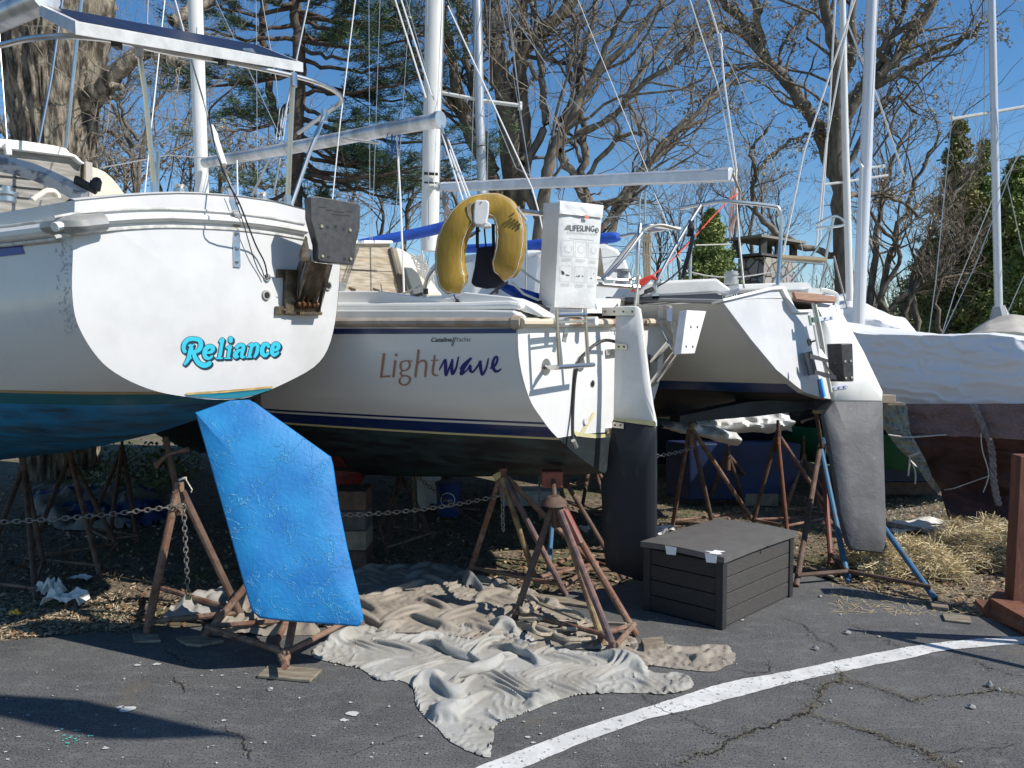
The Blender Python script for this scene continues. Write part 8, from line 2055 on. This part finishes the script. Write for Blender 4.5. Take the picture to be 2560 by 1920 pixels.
# big trunk at left
rs_ = np.random.RandomState(3)
bt = thing('old_maple', 'massive old tree with furrowed bark and a sawn-off limb, behind the nearest boat at left', 'tree', Vector((W(120, 400, 10).x, 10, 0)))
def trunk_mesh(px, depth, name, m, root, ridges=18, amp=.09, K=180):
    pts = smooth_line([W(x, y, depth) for x, y, r in px], 16); rr = [q[2] * depth / F for q in px]; n = len(pts)
    rows = []
    for i, p in enumerate(pts):
        r = interp(i / (n - 1), np.linspace(0, 1, len(rr)), rr); rw = []
        for j in range(K + 1):
            t = 2 * math.pi * (j % K) / K
            q = Vector((math.cos(t) * 4.2, math.sin(t) * 4.2, p.z * .7)) + Vector((1, 1, 0)) * .5 * noise.noise(Vector((math.cos(t) * 3, p.z * 1.5, 2))); a = amp * .8 * (1 - abs(noise.noise(q)) * 2.4) + amp * .5 * (1 - abs(noise.noise(q * 2.6)) * 2.2) + amp * .32 * (1 - abs(noise.noise(Vector((q.x * 5, q.y * 5, q.z * 3.5)))) * 2.2) + .05 * noise.noise(Vector((math.cos(t), math.sin(t), p.z * .8)))
            lobe = .05 * math.cos(3 * t + 1) * 1
            rw.append(p + Vector((math.cos(t), math.sin(t) * .9, 0)) * r * (.95 + a + lobe))
        rows.append(rw)
    return MB().grid(rows).build(name, m, root, smooth=True, angle=180)
trunk_mesh([(155, 1300, 80), (152, 700, 80), (145, 400, 79), (140, 280, 88), (140, 150, 104), (146, 30, 112), (154, -200, 122)], 10, 'trunk', M['bark_big'], bt, amp=.16)
br = TB()
def limb(B_, px, d, r, k=12, j=.01):
    pts = smooth_line([W(x, y, dd) for (x, y), dd in zip(px, d)], 6); P = np.array(pts); P += rs_.normal(size=P.shape) * j; br_r = [q * 10 / F for q in r]; B_.add(P, br_r, k)
limb(br, [(190, 290), (225, 248), (270, 212), (300, 172), (340, 140), (380, 128), (420, 148), (450, 162)], [10, 9.9, 9.8, 9.7, 9.7, 9.7, 9.7, 9.7], [34, 28, 22, 19, 17, 14, 13, 10])
limb(br, [(270, 215), (290, 215), (305, 225), (300, 242), (275, 245)], [9.7] * 5, [9, 8, 8, 7, 5], 8)
limb(br, [(425, 55), (470, 30), (520, -10), (600, -60)], [9.8, 10, 10.3, 11], [11, 15, 18, 22])
limb(br, [(60, 150), (20, 60), (-40, -40)], [10, 10.2, 10.4], [40, 34, 30])
br.build('limb', M['bark_big'], bt, org=bt.location)
B_ = TB(); st = np.array([tuple(W(x, y, 9.8)) for x, y in ((300, 180), (340, 145), (280, 225), (420, 150), (450, 165), (225, 330), (230, 250), (440, 60), (480, 40), (225, 400), (260, 180))] * 3)
D_ = rs_.normal(size=(len(st), 3)) * np.array([.7, .5, .5]) + np.array([.8, 0, .2]); L_ = rs_.uniform(.4, 1.6, len(st))
b1 = wiggle(st, D_, L_, 7, rs_, .7, .2); B_.batch(b1, np.full(len(st), .010), np.full(len(st), .004), 4)
P, D, r, L, tt = spawn(b1, np.full(len(st), .01), np.full(len(st), .004), 6, .2, 1, rs_); b2 = wiggle(P, D, L * .5, 5, rs_, .6, .2); B_.batch(b2, np.full(len(P), .004), np.full(len(P), .002), 3)
B_.build('twigs', M['twig'], bt, org=bt.location)

bare_tree('dark multi-stemmed bare tree in the centre behind the white boom', (1285, 560), [
    ([(1285, 560), (1280, 420), (1262, 250), (1240, 120), (1228, 0), (1215, -150)], 30, 17),
    ([(1255, 560), (1240, 470), (1185, 360), (1150, 250), (1120, 100), (1080, -40)], 20, 10),
    ([(1300, 500), (1310, 330), (1300, 180), (1320, 110), (1400, 40), (1470, -60)], 22, 12),
    ([(1268, 280), (1300, 130), (1310, 20), (1320, -120)], 14, 9),
    ([(1240, 430), (1180, 320), (1090, 200), (1030, 120), (1000, 40)], 14, 6),
    ([(1240, 200), (1300, 140), (1370, 150), (1440, 160), (1500, 190)], 7, 3),
    ([(1215, 440), (1190, 280), (1160, 120), (1150, 0)], 13, 7)], 15, 'bark_mid', 21, buds=(.25, .014, 'bud'), l1=9, l2=6, l3=3)
bare_tree('bare tree with twisting black limbs right of centre, above the sling bag', (1350, 620), [
    ([(1350, 620), (1365, 470), (1380, 380), (1420, 310), (1480, 200), (1560, 120), (1640, 20)], 19, 6),
    ([(1360, 560), (1310, 420), (1360, 330), (1350, 200), (1345, 100), (1320, -20)], 14, 5),
    ([(1470, 640), (1465, 500), (1460, 380), (1450, 220), (1470, 100), (1500, -30)], 13, 5),
    ([(1395, 380), (1430, 440), (1465, 500), (1530, 508), (1590, 440), (1660, 350), (1720, 300)], 12, 5),
    ([(1440, 330), (1520, 300), (1600, 220), (1680, 160), (1760, 60)], 9, 4),
    ([(1470, 440), (1540, 350), (1600, 330), (1570, 260)], 7, 3),
    ([(1400, 300), (1440, 220), (1420, 160), (1440, 60), (1410, -40)], 8, 4),
    ([(1490, 640), (1560, 520), (1610, 440), (1700, 320), (1790, 240), (1850, 200)], 11, 4),
    ([(1345, 200), (1280, 110), (1290, 40)], 6, 3), ([(1480, 200), (1540, 60), (1600, -20)], 8, 4), ([(1560, 250), (1640, 120), (1720, 20)], 7, 4)], 14, 'bark_dark', 33, buds=(.3, .012, 'bud'), l1=9, l2=6, l3=3, len1=.5)
bare_tree('leaning bare trunk rising from behind the sling bag to the right', (1465, 720), [
    ([(1465, 720), (1490, 610), (1550, 500), (1620, 420), (1700, 330), (1760, 300)], 11, 4)], 16, 'bark_mid', 44, l1=12, l2=5, l3=3, len1=.4, buds=(.3, .012, 'bud'))
bare_tree('large forked bare tree behind the masts at right with buds on its twigs', (2112, 780), [
    ([(2112, 780), (2108, 640), (2100, 480), (2090, 380), (2093, 250), (2085, 120), (2060, 0), (2040, -120)], 27, 10),
    ([(2085, 440), (2055, 350), (2020, 280), (1965, 200), (1920, 150), (1880, 90), (1830, 20), (1780, -10), (1720, -40)], 17, 8),
    ([(1905, 130), (1895, 70), (1885, 0), (1870, -90)], 10, 7),
    ([(1920, 150), (1830, 75), (1780, 80), (1730, 110), (1690, 150)], 7, 3),
    ([(2100, 330), (2130, 260), (2180, 210), (2230, 160), (2300, 60), (2360, -40)], 16, 9),
    ([(2160, 230), (2230, 190), (2300, 150), (2380, 110), (2430, 90), (2450, 60)], 10, 4),
    ([(2093, 250), (2130, 130), (2130, 0), (2150, -100)], 13, 8), ([(2095, 270), (2170, 200), (2230, 100), (2260, 10), (2290, -60)], 10, 6),
    ([(2230, 160), (2190, 130), (2270, 60), (2330, 10)], 8, 5),
    ([(2105, 640), (2010, 620), (1940, 580), (1890, 530), (1880, 470), (1890, 430), (1880, 380), (1920, 320)], 9, 3),
    ([(1890, 430), (1940, 380), (2000, 340), (2060, 330)], 5, 2), ([(2112, 490), (2170, 485), (2240, 500), (2290, 540)], 8, 3), ([(2110, 430), (2180, 300), (2230, 240), (2290, 280)], 8, 3),
    ([(1945, 180), (1960, 110), (1990, 60), (2040, 20)], 5, 3), ([(1940, 180), (1850, 170), (1780, 230), (1720, 260)], 5, 3)], 17, 'bark_dark', 55, buds=(.7, .026, 'bud'), l1=9, l2=6, l3=4, len1=.55)
bare_tree('tangle of brown bare saplings in front of the right-hand conifers', (2200, 800), [
    ([(2200, 800), (2215, 680), (2250, 560), (2300, 430), (2350, 330)], 10, 3), ([(2165, 800), (2190, 640), (2200, 520), (2240, 380), (2290, 300)], 9, 3),
    ([(2290, 830), (2280, 700), (2330, 580), (2400, 470), (2440, 420)], 8, 3), ([(2250, 820), (2300, 700), (2400, 620), (2470, 560)], 8, 3), ([(2230, 800), (2200, 740), (2250, 640), (2180, 540), (2160, 460)], 7, 3),
    ([(2180, 820), (2260, 740), (2340, 700), (2440, 680)], 7, 3), ([(2350, 830), (2340, 740), (2380, 640), (2360, 540)], 6, 3)], 19, 'bark_mid', 66, twig_m='twig_brown', l1=11, l2=6, l3=4, len1=.5, up=.5, curl=.4, rtw=.005)
bare_tree('thin bare saplings with yellow-green buds at left behind the silver boom', (420, 560), [
    ([(420, 560), (400, 470), (380, 380), (390, 330)], 6, 2), ([(300, 560), (310, 480), (330, 400), (300, 340)], 6, 2), ([(560, 560), (550, 460), (580, 380)], 6, 2), ([(470, 570), (480, 460), (470, 390)], 5, 2), ([(250, 560), (260, 450), (280, 380)], 5, 2), ([(620, 560), (640, 460), (620, 380)], 5, 2)],
    22, 'bark_mid', 77, l1=14, l2=6, l3=3, len1=.7, buds=(.8, .030, 'bud'), twig_m='twig_brown', up=.5, rtw=.006)
bare_tree('fine reddish bare treetop in the gap between the big trunk and the pine', (330, 600), [
    ([(330, 600), (340, 420), (300, 300), (250, 230), (235, 180)], 7, 2), ([(340, 500), (360, 350), (400, 250), (430, 190)], 6, 2), ([(335, 420), (290, 340), (250, 330), (230, 320)], 5, 2), ([(345, 350), (300, 260), (330, 170)], 5, 2)],
    20, 'bark_mid', 88, l1=12, l2=6, l3=3, len1=.8, twig_m='twig_brown', up=.1, rtw=.005)
bare_tree('thicket of bare brush at the far left behind the nearest boat', (40, 600), [
    ([(40, 600), (30, 420), (10, 300), (40, 200)], 8, 3), ([(-20, 600), (0, 400), (-40, 250)], 8, 3), ([(60, 560), (90, 400), (40, 300)], 6, 2), ([(240, 560), (230, 420), (250, 330)], 5, 2)], 14, 'bark_dark', 99, l1=12, l2=6, l3=3, len1=.6, twig_m='twig_brown')
bare_tree('distant fine grey bare tree left of the small cone-shaped evergreen', (1700, 720), [
    ([(1700, 720), (1690, 600), (1670, 520)], 5, 2), ([(1640, 720), (1650, 620), (1640, 560)], 5, 2), ([(1740, 720), (1750, 600), (1760, 500)], 5, 2), ([(1880, 720), (1880, 560), (1900, 480)], 6, 2), ([(1930, 720), (1940, 600), (1920, 520)], 5, 2), ([(1820, 720), (1840, 560), (1850, 500)], 5, 2)], 26, 'bark_mid', 111, l1=12, l2=6, l3=3, len1=.7, twig_m='twig_brown', up=.7, curl=.3, rtw=.006)
bare_tree('low bare brush under the pine behind the cabin of Lightwave', (950, 640), [
    ([(950, 640), (960, 540), (930, 460)], 7, 2), ([(1010, 640), (1020, 520), (1050, 440)], 7, 2), ([(880, 640), (870, 540), (900, 440)], 6, 2), ([(1140, 640), (1150, 540), (1120, 440)], 7, 2), ([(800, 640), (790, 540), (810, 450)], 6, 2), ([(700, 640), (700, 540), (680, 450)], 6, 2)], 19, 'bark_dark', 122, l1=12, l2=5, l3=3, len1=.8, twig_m='twig', rtw=.006)

# white pine: dark trunks, level boughs, tufts of needles
def pine(label, base_px, trunk_px, boughs, depth, seed, tuft=36):
    rs = np.random.RandomState(seed); base = W(*base_px, depth); base.z = 0
    root = thing('pine_tree', label, 'pine tree', base)
    tr = TB(); C_ = []
    for px, r0, r1 in trunk_px:
        pts = [W(x, y, depth) for x, y in px]
        P = np.array(smooth_line(pts, 6)); P[1:-1] += rs.normal(size=(len(P) - 2, 3)) * .015; tr.add(P, [r0 * depth / F, r1 * depth / F], 10)
    for (x0, y0), (x1, y1), dens in boughs:
        d1 = depth + rs.uniform(-1.8, 1.2); a, b_ = W(x0, y0, depth), W(x1, y1, d1); mid = (a + b_) / 2 + Vector((0, 0, -.15))
        P = np.array(smooth_line([a, mid, b_], 6)); P += rs.normal(size=P.shape) * .02; tr.add(P, [.045, .012], 6)
        m = 10; LP = P[np.linspace(0, len(P) - 1, m).astype(int)][None]
        Ps, D, r, L, tt = spawn(LP, np.array([.03]), np.array([.01]), int(7 * dens + 2), .3, 1.0, rs, .9)
        D[:, 2] = D[:, 2] * .35 + .12; B1 = wiggle(Ps, D, np.clip(L * .4 * rs.uniform(.5, 1.2, len(L)), .3, 1.5), 6, rs, .4, .1); tr.batch(B1, np.full(len(B1), .010), np.full(len(B1), .004), 4)
        Ps, D, r, L, tt = spawn(B1, np.full(len(B1), .01), np.full(len(B1), .004), int(6 * dens + 1), .25, 1.0, rs, .7)
        D[:, 2] = D[:, 2] * .5 + .15; B2 = wiggle(Ps, D, rs.uniform(.12, .35, len(Ps)), 4, rs, .3, .1); tr.batch(B2, np.full(len(B2), .005), np.full(len(B2), .003), 3)
        C_.append(np.concatenate([B2[:, 3], B2[:, 2], B1[:, 5], B2[:, 3] + rs.normal(size=B2[:, 3].shape) * .05]))
    tr.build('trunk', M['bark_pine'], root, org=base)
    c = np.concatenate(C_); n = len(c); k = tuft // 4
    cc = np.repeat(c, k, 0); d = rs.normal(size=cc.shape); d /= np.linalg.norm(d, axis=1)[:, None]; d[:, 2] = np.abs(d[:, 2]) * .6 + d[:, 2] * .2
    L_ = rs.uniform(.06, .13, len(cc))[:, None]; a = cc + rs.normal(size=cc.shape) * .02; b_ = a + d * L_
    s_ = np.cross(d, rs.normal(size=cc.shape)); s_ /= np.linalg.norm(s_, axis=1)[:, None]; s_ *= .0055
    v = np.stack([a - s_ * .5, a + s_ * .5, b_ + s_, b_ - s_], 1).reshape(-1, 3) - np.array(base)
    fast_mesh('needles', v, np.arange(len(v)), 4, M['needle'], parent=root)
    return root
R_ = random.Random(12); boughs = []
def B(x0, y0, x1, y1, dens=1.0): boughs.append(((x0, y0), (x1, y1), dens))
for a in ((745, 60, 560, 40, .8), (745, 40, 900, 10, 1.1), (745, 90, 470, 60, .7), (745, 180, 500, 190, 1.0), (745, 170, 440, 205, 1.0), (740, 260, 560, 330, 1.1), (742, 250, 600, 280, .9), (745, 120, 930, 130, 1.0), (745, 200, 920, 230, 1.0), (745, 30, 1010, 40, 1.0),
          (745, 150, 1010, 160, .9), (745, 260, 930, 300, .8), (745, 330, 960, 420, 1.0), (742, 350, 900, 400, 1.1), (742, 380, 1080, 430, 1.0), (742, 430, 930, 470, .9), (742, 430, 620, 460, .6), (745, 230, 1090, 180, .9), (745, 100, 1060, 90, 1.0), (745, 300, 1090, 330, 1.0),
          (745, 10, 640, -30, 1.2), (745, 0, 850, -30, 1.2), (742, 400, 1010, 500, 1.0), (742, 440, 1130, 400, .9), (745, 20, 480, 0, .9), (745, 50, 960, 60, 1.1), (745, 190, 1040, 250, .8), (742, 340, 850, 350, 1.0), (742, 460, 800, 500, .8), (745, 70, 830, 90, 1.0), (745, 30, 1140, 60, .9), (742, 470, 560, 500, .5), (745, 140, 640, 200, .8), (742, 300, 1180, 360, .9), (742, 420, 1240, 440, .8)): B(*a)
pine('tall white pine with drooping dark green boughs behind the silver boom', (740, 560), [([(738, 640), (738, 480), (742, 300), (748, 120), (735, 0), (730, -150)], 20, 13), ([(700, 340), (675, 230), (660, 120), (655, 0), (650, -100)], 10, 8)], boughs, 14, 5)

# conifers with dense foliage
def conifer(label, apex_px, base_y, half_px, depth, seed, m='spruce', n=9000, leaf=.03, name='conifer', droop=.5, layers=26):
    rs = np.random.RandomState(seed); ap = W(*apex_px, depth); base = Vector((ap.x, ap.y, 0)); root = thing(name, label, 'evergreen', base)
    H = ap.z; zb_ = W(apex_px[0], base_y, depth).z; Rm = half_px * depth / F; tr = TB()
    tr.add(np.array([base, (ap + base) / 2, ap]), [.12, .07, .01], 8)
    N = layers * 11; z = zb_ + (H - zb_) * rs.uniform(0, 1, N) ** 1.0; fr_ = 1 - (z - zb_) / (H - zb_); rr = Rm * (fr_ ** .9) * rs.uniform(.65, 1.12, N) + .04; an = rs.uniform(0, 2 * math.pi, N)
    P0 = np.stack([np.full(N, ap.x), np.full(N, ap.y), z], 1); D = np.stack([np.cos(an), np.sin(an), rs.uniform(.1, .7, N) - 0], 1)
    B1 = wiggle(P0, D, rr * 1.08, 7, rs, .25, .1, 0); tr.batch(B1, np.full(N, .014), np.full(N, .004), 4)
    tr.build('trunk', M['bark_pine'], root, org=base)
    per = max(3, n // N); idx = np.repeat(np.arange(N), per); t = rs.uniform(.15, 1, len(idx)) ** .7 * 6; i0 = np.minimum(t.astype(int), 5); f = (t - i0)[:, None]
    c = B1[idx, i0] * (1 - f) + B1[idx, i0 + 1] * f; sp = (.04 + .12 * Rm * (1 - t / 6 * .6)) * (.35 + .65 * fr_[idx])
    c = c + rs.normal(size=c.shape) * sp[:, None] * np.array([1, 1, .6])
    v, f = rand_quads(c, .9, rs.uniform(.5, 1.2, len(c)) * leaf, rs.uniform(.25, .5, len(c)) * leaf, rs, np.array([0, 0, .3])); v -= np.array(base)
    fast_mesh('crown', v, f, 4, M[m], parent=root); return root
conifer('small cone-shaped evergreen between the pulpits', (1779, 526), 740, 78, 15, 3, 'spruce', 12000, .035)
conifer('tall bronze-green conifer at right behind the bare saplings', (2400, 300), 900, 140, 21, 4, 'spruce_brown', 22000, .055)
conifer('dark green conifer right of the rightmost mast', (2540, 400), 900, 160, 20, 6, 'spruce', 22000, .055)
conifer('ragged green conifer between the bronze one and the rightmost mast', (2463, 355), 900, 120, 23, 8, 'spruce', 15000, .055)
conifer('dark evergreen bush low at the right edge', (2600, 520), 900, 130, 17, 9, 'spruce', 12000, .05)
conifer('low dark evergreen bush behind the beige canvas tent', (2330, 600), 860, 130, 24, 10, 'spruce', 9000, .055)
# distant leafless woodland as one mass
rs = np.random.RandomState(17); tw = TB(); N = 1500
x = rs.uniform(-34, 34, N); y = rs.uniform(30, 40, N); st = np.stack([x, y, np.full(N, -.2)], 1)
b0 = wiggle(st, rs.normal(size=(N, 3)) * .12 + np.array([0, 0, 1]), rs.uniform(2.5, 5.2, N), 6, rs, .25, .2); tw.batch(b0, np.full(N, .06), np.full(N, .012), 4)
P, D, r, L, tt = spawn(b0, np.full(N, .05), np.full(N, .01), 14, .2, 1, rs, .7); b1 = wiggle(P, D, rs.uniform(.5, 1.6, len(P)), 5, rs, .5, .4); tw.batch(b1, np.full(len(P), .014), np.full(len(P), .006), 3)
tag(tw.build('far_woodland', mat('far_woodland_bark', (.12, .10, .075), .95)), kind='stuff')
tag(MB().grid([[Vector((x, 42 + 2 * noise.noise(Vector((x * .1, 0, 0))), z_)) for x in np.linspace(-80, 80, 60)] for z_ in (0, .8 , 1.6)]).build('far_bank', mat('far_brush_bank', (.10, .085, .06), .95, col2=(.16, .13, .09), scale=2)), kind='structure')
# ================================================================ just outside the frame: what throws the foreground shadows
sp_ = thing('shadow_caster_rig', 'added unseen mast and boom shape outside the left edge, casting the foreground shadow', 'shadow caster', (-2.9, 2.75, 0))  # unseen mast and boom, added to throw the foreground shadow
MB().tube([Vector((-2.9, 2.75, 0)), Vector((-2.9, 2.75, 6))], .07, 12).build('mast', M['mastwhite'], sp_, smooth=True)
off = SUN_DIR * (3.2 / SUN_DIR.z)
sh = [(-500, 1690, 0), (0, 1736, 0), (206, 1749, 0), (338, 1780, 0), (593, 1837, 0)]; sl = [(-500, 1700), (0, 1792), (253, 1848), (350, 1850), (590, 1840)]
rows = [[G(a[0], a[1]) + off, (G(a[0], a[1]) + G(*b_)) / 2 + off + Vector((0, 0, .08)), G(*b_) + off] for a, b_ in zip(sh, sl)]  # boom outline is the wanted shadow shape moved up along the sun
rows = [[Vector((-2.9, 2.72, 3.2)), Vector((-2.9, 2.75, 3.3)), Vector((-2.9, 2.78, 3.2))]] + rows
mb = MB().grid(rows); mb.grid([[r[0], r[1] - Vector((0, 0, .18)), r[2]] for r in rows]); mb.build('shadow_caster_boom', M['bluecanvas'], sp_)
stand('boat stand standing just beyond the right edge', Vector((3.25, 4.0, 1.05)), [Vector((3.0, 4.35, 0)), Vector((3.75, 4.1, 0)), Vector((3.2, 3.55, 0))], .025, ['rust'], top=Vector((3.25, 4, 1.2)))
stand('boat stand beyond the right edge behind the rusty post', Vector((4.6, 5.3, 1.1)), [Vector((4.2, 5.4, 0)), Vector((5.0, 5.5, 0)), Vector((4.7, 4.9, 0))], .025, ['rust'], top=Vector((4.6, 5.3, 1.4)))
